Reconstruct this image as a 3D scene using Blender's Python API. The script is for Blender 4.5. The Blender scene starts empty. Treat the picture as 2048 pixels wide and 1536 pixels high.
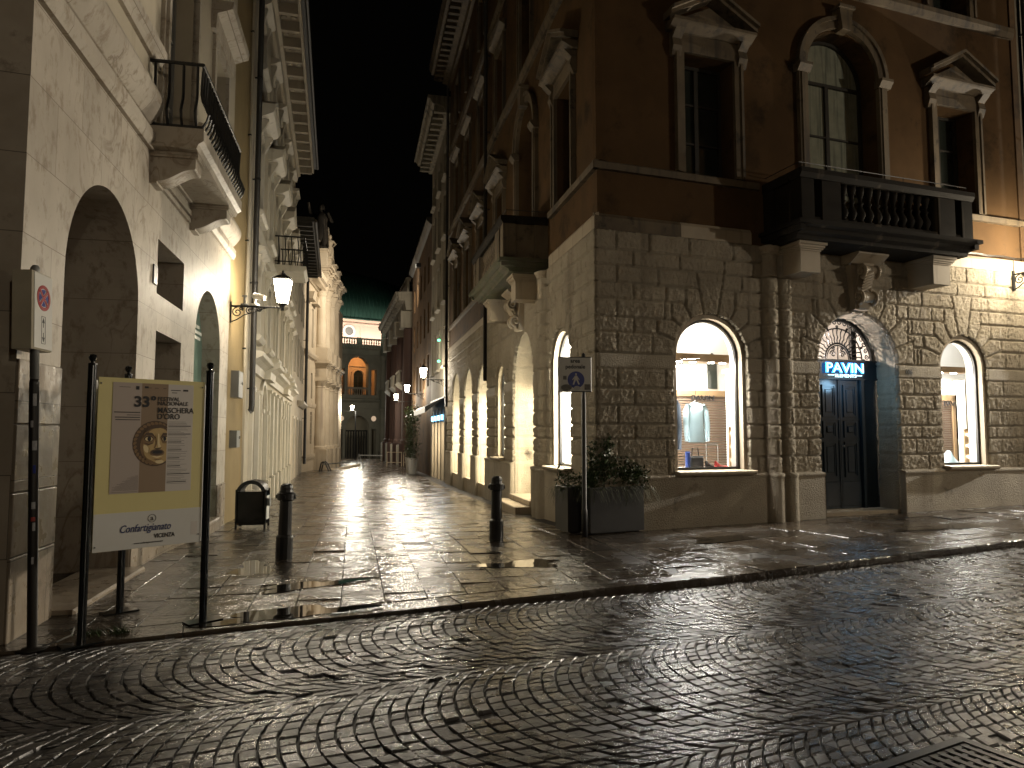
import bpy, math, random
import numpy as np

# ------------------------------------------------------------------ scene set-up
scene = bpy.context.scene
random.seed(11)
rng = np.random.default_rng(11)
D = bpy.data
cam_data = D.cameras.new("camera")
cam = D.objects.new("camera", cam_data)
scene.collection.objects.link(cam)
cam.location = (0, 0, 1.55)
cam.rotation_euler = (math.radians(90) + math.atan(100 / 1420.0), 0, 0)
cam_data.sensor_fit = 'HORIZONTAL'
cam_data.sensor_width = 36.0
cam_data.lens = 36.0 * 1420.0 / 2048.0
cam_data.clip_start = 0.05
cam_data.clip_end = 2000
scene.camera = cam
world = D.worlds.new("World")
scene.world = world
world.use_nodes = True
wn = world.node_tree
wn.nodes["Background"].inputs[0].default_value = (0.55, 0.5, 0.42, 1)
wn.nodes["Background"].inputs[1].default_value = 0.0012
scene.view_settings.view_transform = 'Standard'
scene.view_settings.look = 'None'
scene.view_settings.exposure = 0.0
scene.view_settings.gamma = 1.0
scene.cycles.use_denoising = True
scene.cycles.sample_clamp_indirect = 4.0
scene.cycles.sample_clamp_direct = 0.0
scene.cycles.max_bounces = 7
scene.cycles.diffuse_bounces = 3
scene.cycles.glossy_bounces = 4
scene.cycles.transparent_max_bounces = 12
scene.cycles.caustics_reflective = False
scene.cycles.caustics_refractive = False
WARM = (1.0, 0.84, 0.60)
NEUT = (1.0, 0.89, 0.72)
P_LANT_LEFT, P_LANT_CORSO, P_LANT_LANE, P_LANT_FAR = 180, 1150, 480, 900
P_SHOP = 340

# ------------------------------------------------------------------ helpers
ORG = {}
def link(o):
    scene.collection.objects.link(o)
    return o
def thing(name, label, cat, loc=(0, 0, 0), rz=0.0, group=None):
    o = link(D.objects.new(name, None))
    o.location = loc
    o.rotation_euler = (0, 0, rz)
    o.empty_display_size = 0.2
    o['label'] = label
    o['category'] = cat
    if group: o['group'] = group
    ORG[o.name] = np.array(loc, float)
    return o
def tag(o, label, cat, group=None):
    o['label'] = label
    o['category'] = cat
    if group: o['group'] = group
    return o
def mesh_np(name, V, F, mat, parent=None, smooth=False):
    """V (n,3) array, F list of tuples or (m,k) array"""
    V = np.asarray(V, float)
    if parent is not None and parent.name in ORG:
        V = V - ORG[parent.name]
    me = D.meshes.new(name)
    if isinstance(F, np.ndarray):
        k = F.shape[1]; m = F.shape[0]
        me.vertices.add(len(V)); me.vertices.foreach_set("co", V.ravel())
        me.loops.add(m * k); me.loops.foreach_set("vertex_index", F.ravel().astype(np.int32))
        me.polygons.add(m)
        me.polygons.foreach_set("loop_start", np.arange(0, m * k, k, dtype=np.int32))
        me.polygons.foreach_set("loop_total", np.full(m, k, dtype=np.int32))
        me.update(calc_edges=True)
    else:
        me.from_pydata(V.tolist(), [], F)
        me.update()
    if smooth:
        me.polygons.foreach_set("use_smooth", [True] * len(me.polygons))
    me.materials.append(mat)
    o = link(D.objects.new(name, me))
    if parent is not None:
        o.parent = parent
        ORG[o.name] = ORG.get(parent.name, np.zeros(3))
    else:
        ORG[o.name] = np.zeros(3)
    return o
def struct(o):
    o['kind'] = 'structure'
    return o

class Fr:
    """a vertical plane: s along it, z up, d outwards"""
    def __init__(self, o, az, out):
        a = math.radians(az)
        self.o = np.array([o[0], o[1], 0.0])
        self.d = np.array([math.sin(a), math.cos(a), 0.0])
        self.n = np.array([self.d[1], -self.d[0], 0.0]) * out
    def pt(self, s, z, d=0.0):
        p = self.o + self.d * s + self.n * d
        return (p[0], p[1], p[2] + z)
    def arr(self, s, z, d):
        s = np.asarray(s, float)[..., None]; z = np.asarray(z, float)[..., None]; d = np.asarray(d, float)[..., None]
        return self.o + self.d * s + self.n * d + np.array([0, 0, 1.0]) * z

class MB:
    def __init__(self): self.v = []; self.f = []
    def add(self, vs, fs):
        b = len(self.v); self.v += [tuple(map(float, p)) for p in vs]
        self.f += [tuple(b + i for i in f) for f in fs]
    def box(self, fr, s0, s1, z0, z1, d0, d1):
        vs = [fr.pt(s, z, d) for d in (d0, d1) for z in (z0, z1) for s in (s0, s1)]
        self.add(vs, [(0, 1, 3, 2), (4, 6, 7, 5), (0, 4, 5, 1), (2, 3, 7, 6), (0, 2, 6, 4), (1, 5, 7, 3)])
    def bbox(self, fr, s0, s1, z0, z1, d0, d1, b=0.01):
        """box with its outer face bevelled"""
        vs = [fr.pt(s0, z0, d0), fr.pt(s1, z0, d0), fr.pt(s1, z1, d0), fr.pt(s0, z1, d0),
              fr.pt(s0, z0, d1 - b), fr.pt(s1, z0, d1 - b), fr.pt(s1, z1, d1 - b), fr.pt(s0, z1, d1 - b),
              fr.pt(s0 + b, z0 + b, d1), fr.pt(s1 - b, z0 + b, d1), fr.pt(s1 - b, z1 - b, d1), fr.pt(s0 + b, z1 - b, d1)]
        f = [(0, 1, 2, 3), (8, 9, 10, 11)]
        for a in (0, 4):
            for i in range(4):
                j = (i + 1) % 4
                f.append((a + i, a + j, a + 4 + j, a + 4 + i))
        self.add(vs, f)
    def prism(self, fr, pts, d0, d1):
        n = len(pts)
        vs = [fr.pt(s, z, d0) for s, z in pts] + [fr.pt(s, z, d1) for s, z in pts]
        fs = [tuple(range(n)), tuple(range(2 * n - 1, n - 1, -1))]
        fs += [(i, (i + 1) % n, n + (i + 1) % n, n + i) for i in range(n)]
        self.add(vs, fs)
    def sweep(self, fr, prof, s0, s1):
        """profile [(d,z)...] closed, swept from s0 to s1"""
        n = len(prof)
        vs = [fr.pt(s0, z, d) for d, z in prof] + [fr.pt(s1, z, d) for d, z in prof]
        fs = [tuple(range(n)), tuple(range(2 * n - 1, n - 1, -1))]
        fs += [(i, (i + 1) % n, n + (i + 1) % n, n + i) for i in range(n)]
        self.add(vs, fs)
    def archband(self, fr, sc, zs, r0, r1, d0, d1, a0=0.0, a1=math.pi, n=26):
        vs = []
        for i in range(n + 1):
            a = a0 + (a1 - a0) * i / n
            c, s_ = math.cos(a), math.sin(a)
            vs += [fr.pt(sc + r0 * c, zs + r0 * s_, d0), fr.pt(sc + r1 * c, zs + r1 * s_, d0),
                   fr.pt(sc + r1 * c, zs + r1 * s_, d1), fr.pt(sc + r0 * c, zs + r0 * s_, d1)]
        fs = [(0, 1, 2, 3), tuple(4 * n + k for k in (3, 2, 1, 0))]
        for i in range(n):
            for k in range(4):
                k2 = (k + 1) % 4
                fs.append((4 * i + k, 4 * i + k2, 4 * i + 4 + k2, 4 * i + 4 + k))
        self.add(vs, fs)
    def tube(self, pts, r, n=8, cap=True):
        pts = [np.array(p, float) for p in pts]
        rs = r if isinstance(r, (list, tuple)) else [r] * len(pts)
        vs = []; prev = None
        for i, p in enumerate(pts):
            t = pts[min(i + 1, len(pts) - 1)] - pts[max(i - 1, 0)]
            t = t / (np.linalg.norm(t) + 1e-9)
            if prev is None:
                a = np.array([0, 0, 1.0]) if abs(t[2]) < 0.9 else np.array([1.0, 0, 0])
            else: a = prev
            u = a - t * (a @ t); u /= (np.linalg.norm(u) + 1e-9); prev = u
            w = np.cross(t, u)
            for k in range(n):
                an = 2 * math.pi * k / n
                vs.append(p + (u * math.cos(an) + w * math.sin(an)) * rs[i])
        fs = []
        for i in range(len(pts) - 1):
            for k in range(n):
                k2 = (k + 1) % n
                fs.append((i * n + k, i * n + k2, i * n + n + k2, i * n + n + k))
        if cap:
            fs.append(tuple(range(n))); m = (len(pts) - 1) * n
            fs.append(tuple(m + k for k in range(n - 1, -1, -1)))
        self.add(vs, fs)
    def lathe(self, c, prof, n=16, axis=None):
        vs = []; m = len(prof)
        for r, z in prof:
            for k in range(n):
                a = 2 * math.pi * k / n
                vs.append((c[0] + r * math.cos(a), c[1] + r * math.sin(a), c[2] + z))
        fs = []
        for i in range(m - 1):
            for k in range(n):
                k2 = (k + 1) % n
                fs.append((i * n + k, i * n + k2, i * n + n + k2, i * n + n + k))
        fs.append(tuple(range(n - 1, -1, -1))); fs.append(tuple((m - 1) * n + k for k in range(n)))
        self.add(vs, fs)
    def mark(self): self.cuts = getattr(self, 'cuts', [0]) + [len(self.f)]
    def objs(self, name, mat, parent=None):
        """one object for each piece of the mesh that does not touch the others"""
        par = list(range(len(self.v)))
        def find(a):
            while par[a] != a: par[a] = par[par[a]]; a = par[a]
            return a
        for f in self.f:
            r = find(f[0])
            for i in f[1:]: par[find(i)] = r
        # pieces whose boxes overlap belong together
        comp = {}
        for i, p in enumerate(self.v): comp.setdefault(find(i), []).append(i)
        ks = list(comp); V = np.array(self.v); bb = [(V[comp[k]].min(0) - 0.02, V[comp[k]].max(0) + 0.02) for k in ks]
        g = list(range(len(ks)))
        def fg(a):
            while g[a] != a: a = g[a]
            return a
        for i in range(len(ks)):
            for j in range(i):
                if np.all(bb[i][0] < bb[j][1]) and np.all(bb[j][0] < bb[i][1]): g[fg(i)] = fg(j)
        gid = {k: fg(i) for i, k in enumerate(ks)}
        for q in sorted(set(gid.values())):
            fs = [f for f in self.f if gid[find(f[0])] == q]
            used = sorted({i for f in fs for i in f}); mp = {a: b for b, a in enumerate(used)}
            mesh_np(name, V[used], [tuple(mp[i] for i in f) for f in fs], mat, parent)
    def obj(self, name, mat, parent=None, smooth=False):
        return mesh_np(name, np.array(self.v), self.f, mat, parent, smooth)

# value noise in numpy
_LAT = rng.random((8, 256, 256))
def vn(x, y, k=0):
    xi = np.floor(x).astype(int); yi = np.floor(y).astype(int)
    fx = x - xi; fy = y - yi
    fx = fx * fx * (3 - 2 * fx); fy = fy * fy * (3 - 2 * fy)
    L = _LAT[k % 8]
    a = L[xi & 255, yi & 255]; b = L[(xi + 1) & 255, yi & 255]
    c = L[xi & 255, (yi + 1) & 255]; d = L[(xi + 1) & 255, (yi + 1) & 255]
    return (a * (1 - fx) + b * fx) * (1 - fy) + (c * (1 - fx) + d * fx) * fy
def sm(x): x = np.clip(x, 0, 1); return x * x * (3 - 2 * x)

# ------------------------------------------------------------------ ground shape
C0 = np.array([1.41, 11.51])
FR = Fr(C0, 70.5, 1)            # the front of the corner building
SD = Fr(C0, -12.3, -1)          # its side along the lane
L1 = Fr((-3.752, 5.35), -12.0, 1)
L3o = L1.pt(11.0, 0)
L3 = Fr((L3o[0], L3o[1]), -14.0, 1)
L4o = L3.pt(28.6, 0)
L4 = Fr((L4o[0], L4o[1]), -6.6, 1)
def gz(x, y):
    x = np.asarray(x, float); y = np.asarray(y, float)
    v = (x - C0[0]) * (-FR.n[0]) + (y - C0[1]) * (-FR.n[1])
    u = (x - C0[0]) * FR.d[0] + (y - C0[1]) * FR.d[1]
    z = -np.interp(v, [-2, 0, 3, 8, 13, 93, 200], [0, 0.02, 0.14, 0.29, 0.43, 1.78, 1.8])
    w = np.interp(v, [0, 1.0], [1, 0])
    return z + 0.0155 * np.clip(u, 0, 14) * w
KA = math.radians(65.5)
KU = np.array([math.sin(KA), math.cos(KA)]); KV = np.array([math.cos(KA), -math.sin(KA)])
K0 = np.array([0.0, 6.83])
def kuv(x, y):
    return (x - K0[0]) * KU[0] + (y - K0[1]) * KU[1], (x - K0[0]) * KV[0] + (y - K0[1]) * KV[1]
def kxy(u, v):
    return K0[0] + u * KU[0] + v * KV[0], K0[1] + u * KU[1] + v * KV[1]
def rz_(x, y):
    u, v = kuv(x, y)
    return gz(x, y) - np.interp(u, [-4, -1, 1.5, 8], [0.02, 0.03, 0.075, 0.09])

# ------------------------------------------------------------------ materials
def newmat(name):
    m = D.materials.new(name); m.use_nodes = True
    nt = m.node_tree
    return m, nt, nt.nodes["Principled BSDF"], nt.nodes["Material Output"]
def mat(name, c1, c2=None, ns=2.0, rough=0.6, rough2=None, rs=6.0, bump=0.0, bs=60.0, bd=0.01,
        stain=None, metal=0.0, spec=0.5, det=6.0, zs=1.0, vein=None, drip=None, lo=0.3, hi=0.7, brick=None):
    """brick=(azimuth of the wall, stone length, stone height, joint colour) draws the joints of facing slabs"""
    m, nt, P, out = newmat(name)
    N, Lk = nt.nodes, nt.links
    tc = N.new("ShaderNodeTexCoord")
    mp = N.new("ShaderNodeMapping"); mp.inputs[3].default_value = (1, 1, zs)
    Lk.new(tc.outputs["Object"], mp.inputs[0])
    def noise(s, d=det, ro=0.6):
        n = N.new("ShaderNodeTexNoise"); n.inputs["Scale"].default_value = s
        n.inputs["Detail"].default_value = d; n.inputs["Roughness"].default_value = ro
        Lk.new(mp.outputs[0], n.inputs["Vector"]); return n
    def ramp(src, a, b):
        r = N.new("ShaderNodeMapRange"); r.inputs[1].default_value = a; r.inputs[2].default_value = b
        Lk.new(src, r.inputs[0]); return r.outputs[0]
    def mix(f, a, b):
        x = N.new("ShaderNodeMix"); x.data_type = 'RGBA'
        Lk.new(f, x.inputs[0])
        for s_, v in ((6, a), (7, b)):
            if isinstance(v, tuple): x.inputs[s_].default_value = (*v, 1)
            else: Lk.new(v, x.inputs[s_])
        return x.outputs[2]
    col = c1
    if c2 is not None:
        col = mix(ramp(noise(ns).outputs[0], lo, hi), c1, c2)
    if vein:
        w = N.new("ShaderNodeTexNoise"); w.inputs["Scale"].default_value = vein[1]; w.inputs["Detail"].default_value = 8
        w.inputs["Distortion"].default_value = 1.2; Lk.new(mp.outputs[0], w.inputs["Vector"])
        a = N.new("ShaderNodeMath"); a.operation = 'SUBTRACT'; a.inputs[1].default_value = 0.5; Lk.new(w.outputs[0], a.inputs[0])
        b = N.new("ShaderNodeMath"); b.operation = 'ABSOLUTE'; Lk.new(a.outputs[0], b.inputs[0])
        f = ramp(b.outputs[0], vein[2], 0.0)
        mk = N.new("ShaderNodeMath"); mk.operation = 'MULTIPLY'; Lk.new(f, mk.inputs[0])
        Lk.new(ramp(noise(vein[1] * 0.6, 3).outputs[0], 0.45, 0.62), mk.inputs[1])
        col = mix(mk.outputs[0], col, vein[0])
    if stain:
        f = ramp(noise(stain[1], 8, 0.7).outputs[0], stain[2], stain[2] + 0.12)
        col = mix(f, col, stain[0])
    if drip:                     # dirt streaks that run down the wall
        mp2 = N.new("ShaderNodeMapping"); mp2.inputs[3].default_value = (drip[1], drip[1], drip[1] * 0.06)
        Lk.new(tc.outputs["Object"], mp2.inputs[0])
        n2 = N.new("ShaderNodeTexNoise"); n2.inputs["Scale"].default_value = 1.0; n2.inputs["Detail"].default_value = 5
        Lk.new(mp2.outputs[0], n2.inputs["Vector"])
        f = ramp(n2.outputs[0], drip[2], drip[2] + 0.18)
        col = mix(f, col, drip[0])
    jf = None
    if brick:
        rot = N.new("ShaderNodeVectorRotate"); rot.rotation_type = 'Z_AXIS'; rot.inputs["Angle"].default_value = math.radians(brick[0] - 90)
        Lk.new(tc.outputs["Object"], rot.inputs["Vector"])
        sp = N.new("ShaderNodeSeparateXYZ"); Lk.new(rot.outputs[0], sp.inputs[0])
        cb = N.new("ShaderNodeCombineXYZ"); Lk.new(sp.outputs[0], cb.inputs[0]); Lk.new(sp.outputs[2], cb.inputs[1])
        bt_ = N.new("ShaderNodeTexBrick"); bt_.inputs["Scale"].default_value = 1.0
        bt_.inputs["Mortar Size"].default_value = 0.004; bt_.inputs["Mortar Smooth"].default_value = 0.3
        bt_.inputs["Brick Width"].default_value = brick[1]; bt_.inputs["Row Height"].default_value = brick[2]
        bt_.inputs["Color1"].default_value = (1, 1, 1, 1); bt_.inputs["Color2"].default_value = (0.72, 0.72, 0.72, 1); bt_.inputs["Bias"].default_value = -0.2
        Lk.new(cb.outputs[0], bt_.inputs["Vector"])
        ml = N.new("ShaderNodeMix"); ml.data_type = 'RGBA'; ml.blend_type = 'MULTIPLY'; ml.inputs[0].default_value = 0.55
        if isinstance(col, tuple): ml.inputs[6].default_value = (*col, 1)
        else: Lk.new(col, ml.inputs[6])
        Lk.new(bt_.outputs["Color"], ml.inputs[7])
        col = mix(bt_.outputs["Fac"], ml.outputs[2], brick[3]); jf = bt_.outputs["Fac"]
    if isinstance(col, tuple): P.inputs["Base Color"].default_value = (*col, 1)
    else: Lk.new(col, P.inputs["Base Color"])
    if rough2 is None: P.inputs["Roughness"].default_value = rough
    else:
        r = N.new("ShaderNodeMapRange"); r.inputs[1].default_value = 0.38; r.inputs[2].default_value = 0.62
        r.inputs[3].default_value = rough; r.inputs[4].default_value = rough2
        Lk.new(noise(rs, 5).outputs[0], r.inputs[0]); Lk.new(r.outputs[0], P.inputs["Roughness"])
    if bump > 0:
        b = N.new("ShaderNodeBump"); b.inputs["Strength"].default_value = bump; b.inputs["Distance"].default_value = bd
        hgt = noise(bs, 4, 0.65).outputs[0]
        if jf is not None:
            sb = N.new("ShaderNodeMath"); sb.operation = 'SUBTRACT'; Lk.new(hgt, sb.inputs[0]); Lk.new(jf, sb.inputs[1]); hgt = sb.outputs[0]
        Lk.new(hgt, b.inputs["Height"]); Lk.new(b.outputs[0], P.inputs["Normal"])
    P.inputs["Metallic"].default_value = metal
    P.inputs["Specular IOR Level"].default_value = spec
    return m
def emis(name, col, strength, transp=False):
    m, nt, P, out = newmat(name)
    N, Lk = nt.nodes, nt.links
    e = N.new("ShaderNodeEmission"); e.inputs[0].default_value = (*col, 1); e.inputs[1].default_value = strength
    if transp:
        t = N.new("ShaderNodeBsdfTransparent"); a = N.new("ShaderNodeAddShader")
        Lk.new(t.outputs[0], a.inputs[0]); Lk.new(e.outputs[0], a.inputs[1]); Lk.new(a.outputs[0], out.inputs[0])
    else: Lk.new(e.outputs[0], out.inputs[0])
    return m
def glassmat(name, tint=(0.9, 0.95, 0.95), refl=0.1):
    m, nt, P, out = newmat(name)
    N, Lk = nt.nodes, nt.links
    t = N.new("ShaderNodeBsdfTransparent"); t.inputs[0].default_value = (*tint, 1)
    g = N.new("ShaderNodeBsdfGlossy"); g.inputs["Roughness"].default_value = 0.02
    mx = N.new("ShaderNodeMixShader")
    ge = N.new("ShaderNodeNewGeometry"); dt = N.new("ShaderNodeVectorMath"); dt.operation = 'DOT_PRODUCT'
    Lk.new(ge.outputs["Normal"], dt.inputs[0]); Lk.new(ge.outputs["Incoming"], dt.inputs[1])
    def mt(op, src, v=None, first=False):
        n = N.new("ShaderNodeMath"); n.operation = op
        Lk.new(src, n.inputs[1 if first else 0])
        if v is not None: n.inputs[0 if first else 1].default_value = v
        return n.outputs[0]
    f = mt('ADD', mt('MULTIPLY', mt('POWER', mt('SUBTRACT', mt('ABSOLUTE', dt.outputs["Value"]), 1.0, True), 5.0), 0.9), 0.05)
    Lk.new(f, mx.inputs[0]); Lk.new(t.outputs[0], mx.inputs[1]); Lk.new(g.outputs[0], mx.inputs[2])
    Lk.new(mx.outputs[0], out.inputs[0])
    return m

M = {}
M['rustic'] = mat('rustic_stone', (0.44, 0.385, 0.295), (0.32, 0.275, 0.205), 1.6, 0.72, None, bump=1.0, bs=42, bd=0.034,
                  stain=((0.075, 0.062, 0.045), 1.3, 0.60), drip=((0.17, 0.14, 0.10), 2.2, 0.60))
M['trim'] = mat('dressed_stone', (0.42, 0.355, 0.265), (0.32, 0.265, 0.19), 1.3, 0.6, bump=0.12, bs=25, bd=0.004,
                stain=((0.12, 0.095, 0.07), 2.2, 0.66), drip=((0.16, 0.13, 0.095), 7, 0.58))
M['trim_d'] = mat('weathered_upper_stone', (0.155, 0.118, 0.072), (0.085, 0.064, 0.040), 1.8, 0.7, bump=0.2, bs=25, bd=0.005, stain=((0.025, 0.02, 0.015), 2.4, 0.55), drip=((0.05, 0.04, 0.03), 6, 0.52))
M['front_st'] = mat('grimy_front_travertine', (0.46, 0.40, 0.32), (0.30, 0.25, 0.19), 1.4, 0.6, bump=0.3, bs=12, bd=0.006, brick=(70.5, 1.2, 0.62, (0.12, 0.10, 0.075)), stain=((0.12, 0.09, 0.065), 1.8, 0.57))
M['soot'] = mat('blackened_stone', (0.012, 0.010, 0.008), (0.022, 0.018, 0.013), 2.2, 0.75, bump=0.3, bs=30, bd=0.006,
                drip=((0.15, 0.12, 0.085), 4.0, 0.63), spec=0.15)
M['moss'] = mat('mossy_stone', (0.05, 0.06, 0.025), (0.10, 0.085, 0.06), 4, 0.8, bump=0.3, bs=40, bd=0.006)
M['stucco'] = mat('brown_stucco', (0.105, 0.060, 0.026), (0.066, 0.038, 0.017), 0.9, 0.85, bump=0.15, bs=14, bd=0.006,
                  stain=((0.034, 0.022, 0.011), 0.8, 0.52), drip=((0.075, 0.045, 0.02), 2.4, 0.56), spec=0.2)
M['marble'] = mat('travertine_wall', (0.50, 0.45, 0.38), (0.37, 0.325, 0.265), 1.4, 0.55, bump=0.4, bs=14, bd=0.006, brick=(-12, 1.05, 0.62, (0.20, 0.165, 0.125)),
                stain=((0.29, 0.24, 0.18), 7.0, 0.52), vein=((0.24, 0.19, 0.14), 1.6, 0.02), zs=0.6)
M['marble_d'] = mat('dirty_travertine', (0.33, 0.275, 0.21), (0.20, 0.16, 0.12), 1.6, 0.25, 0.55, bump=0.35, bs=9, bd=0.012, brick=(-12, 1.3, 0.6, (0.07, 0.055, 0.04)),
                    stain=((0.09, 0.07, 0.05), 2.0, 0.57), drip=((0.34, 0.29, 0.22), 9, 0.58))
M['ivory'] = mat('ivory_plaster', (0.47, 0.42, 0.33), (0.38, 0.33, 0.25), 0.8, 0.75, bump=0.08, bs=20, bd=0.004,
                 drip=((0.27, 0.23, 0.17), 3.5, 0.6))
M['yellow'] = mat('ochre_plaster', (0.26, 0.19, 0.09), (0.20, 0.145, 0.065), 1.2, 0.8, bump=0.1, bs=12, bd=0.005,
                  stain=((0.16, 0.12, 0.06), 1.5, 0.64))
M['greyplaster'] = mat('grey_plaster', (0.30, 0.27, 0.21), (0.2, 0.175, 0.13), 0.8, 0.8, drip=((0.08, 0.07, 0.05), 3, 0.52))
M['cream'] = mat('cream_ashlar', (0.46, 0.385, 0.28), (0.36, 0.29, 0.20), 0.8, 0.7, bump=0.1, bs=15, bd=0.006,
                 drip=((0.22, 0.17, 0.12), 2, 0.6))
M['white'] = mat('white_stone', (0.55, 0.51, 0.43), (0.43, 0.39, 0.32), 1.5, 0.6, drip=((0.3, 0.26, 0.2), 5, 0.6))
M['door'] = mat('dark_green_door', (0.020, 0.032, 0.042), (0.014, 0.023, 0.031), 3, 0.24, bump=0.08, bs=20, bd=0.002)
M['iron'] = mat('black_iron', (0.007, 0.007, 0.007), (0.011, 0.0105, 0.010), 8, 0.38, bump=0.15, bs=60, bd=0.001)
M['gloss'] = mat('black_gloss_paint', (0.008, 0.009, 0.009), None, rough=0.16)
M['pipe'] = mat('dark_downpipe', (0.010, 0.008, 0.006), (0.016, 0.013, 0.010), 3, 0.5)
M['greenpane'] = mat('green_tinted_window', (0.10, 0.16, 0.13), (0.08, 0.13, 0.105), 2, 0.3)
M['dark'] = mat('dark_interior', (0.012, 0.011, 0.009), None, rough=0.9)
M['shutter'] = mat('dark_shutter_wood', (0.035, 0.03, 0.022), (0.02, 0.018, 0.014), 6, 0.6)
M['grey'] = mat('grey_paint', (0.2, 0.2, 0.19), (0.16, 0.16, 0.15), 4, 0.5)
M['pane'] = mat('dark_window_glass', (0.03, 0.035, 0.03), (0.02, 0.024, 0.02), 2, 0.08)
M['curtain'] = mat('pale_curtain', (0.28, 0.29, 0.22), (0.2, 0.21, 0.16), 5, 0.9, drip=((0.12, 0.13, 0.10), 14, 0.5))
M['glass'] = glassmat('shop_glass')
M['boxmetal'] = mat('anthracite_metal', (0.03, 0.031, 0.033), (0.024, 0.025, 0.027), 5, 0.42)
M['white_paint'] = mat('white_paint', (0.75, 0.73, 0.68), (0.66, 0.64, 0.58), 3, 0.5)
M['shopwall'] = mat('white_shop_wall', (0.60, 0.57, 0.52), None, rough=0.7)
M['wood'] = mat('light_wood', (0.26, 0.17, 0.09), (0.22, 0.14, 0.07), 6, 0.45, zs=0.2)
M['slat'] = mat('slatted_wood', (0.19, 0.125, 0.085), (0.15, 0.10, 0.07), 4, 0.5)
M['copper'] = mat('green_copper_roof', (0.03, 0.085, 0.062), (0.02, 0.06, 0.045), 0.35, 0.6, drip=((0.028, 0.085, 0.065), 0.7, 0.5))
M['basil'] = mat('basilica_stone', (0.22, 0.205, 0.155), (0.14, 0.13, 0.10), 0.4, 0.75, drip=((0.10, 0.11, 0.085), 0.8, 0.55))
M['pink'] = mat('pale_pink_wall', (0.66, 0.50, 0.40), (0.60, 0.45, 0.36), 0.5, 0.8)
M['brick'] = mat('red_brick', (0.055, 0.028, 0.02), (0.04, 0.021, 0.016), 0.9, 0.8, drip=((0.10, 0.05, 0.035), 1.2, 0.5))
M['leaf'] = mat('leaf_green', (0.045, 0.075, 0.022), (0.025, 0.045, 0.014), 9, 0.4)
M['leafdry'] = mat('grass_blade_green', (0.07, 0.085, 0.03), (0.04, 0.055, 0.02), 9, 0.5)
M['ink'] = mat('black_ink', (0.012, 0.011, 0.012), None, rough=0.5)
M['blueink'] = mat('blue_ink', (0.012, 0.02, 0.10), None, rough=0.5)
M['tile'] = mat('roof_tiles', (0.10, 0.06, 0.04), (0.06, 0.04, 0.03), 4, 0.8)
M['lampglass'] = emis('lit_lamp_glass', (1.0, 0.86, 0.62), 40.0, True)
M['skyblue'] = emis('lit_cyan_sign', (0.16, 0.55, 1.0), 14.0)
def mk_wet(name, c1, c2, r0, r1, rs, bumps):
    """wet stone: base colour variation per stone, patchy gloss, several bump layers"""
    m, nt, P, out = newmat(name)
    N, Lk = nt.nodes, nt.links
    tc = N.new("ShaderNodeTexCoord")
    geo = N.new("ShaderNodeNewGeometry")
    mx = N.new("ShaderNodeMix"); mx.data_type = 'RGBA'
    mx.inputs[6].default_value = (*c1, 1); mx.inputs[7].default_value = (*c2, 1)
    Lk.new(geo.outputs["Random Per Island"], mx.inputs[0])
    Lk.new(mx.outputs[2], P.inputs["Base Color"])
    n = N.new("ShaderNodeTexNoise"); n.inputs["Scale"].default_value = rs; n.inputs["Detail"].default_value = 5
    Lk.new(tc.outputs["Object"], n.inputs["Vector"])
    r = N.new("ShaderNodeMapRange"); r.inputs[1].default_value = 0.4; r.inputs[2].default_value = 0.6
    r.inputs[3].default_value = r0; r.inputs[4].default_value = r1
    Lk.new(n.outputs[0], r.inputs[0]); Lk.new(r.outputs[0], P.inputs["Roughness"])
    prev = None
    for (bs, st, bd) in bumps:
        nn = N.new("ShaderNodeTexNoise"); nn.inputs["Scale"].default_value = bs; nn.inputs["Detail"].default_value = 3
        Lk.new(tc.outputs["Object"], nn.inputs["Vector"])
        b = N.new("ShaderNodeBump"); b.inputs["Strength"].default_value = st; b.inputs["Distance"].default_value = bd
        Lk.new(nn.outputs[0], b.inputs["Height"])
        if prev: Lk.new(prev.outputs[0], b.inputs["Normal"])
        prev = b
    Lk.new(prev.outputs[0], P.inputs["Normal"])
    P.inputs["Specular IOR Level"].default_value = 1.0
    return m
M['cobble'] = mk_wet('wet_porphyry_cobble', (0.022, 0.022, 0.023), (0.085, 0.079, 0.077), 0.13, 0.40, 5.0,
                     [(28, 0.5, 0.004), (75, 0.9, 0.003), (210, 0.7, 0.0014)])
M['slab'] = mk_wet('wet_flagstone', (0.030, 0.024, 0.018), (0.065, 0.050, 0.036), 0.08, 0.30, 1.6,
                   [(5.0, 0.9, 0.030), (22, 0.9, 0.010), (140, 0.4, 0.002)])
M['mortar'] = mat('wet_joint_sand', (0.006, 0.005, 0.004), (0.010, 0.009, 0.007), 20, 0.5, bump=0.5, bs=120, bd=0.004)
M['water'] = mat('puddle_water', (0.012, 0.010, 0.008), None, rough=0.025, spec=0.6, bump=0.02, bs=6, bd=0.004)

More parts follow.
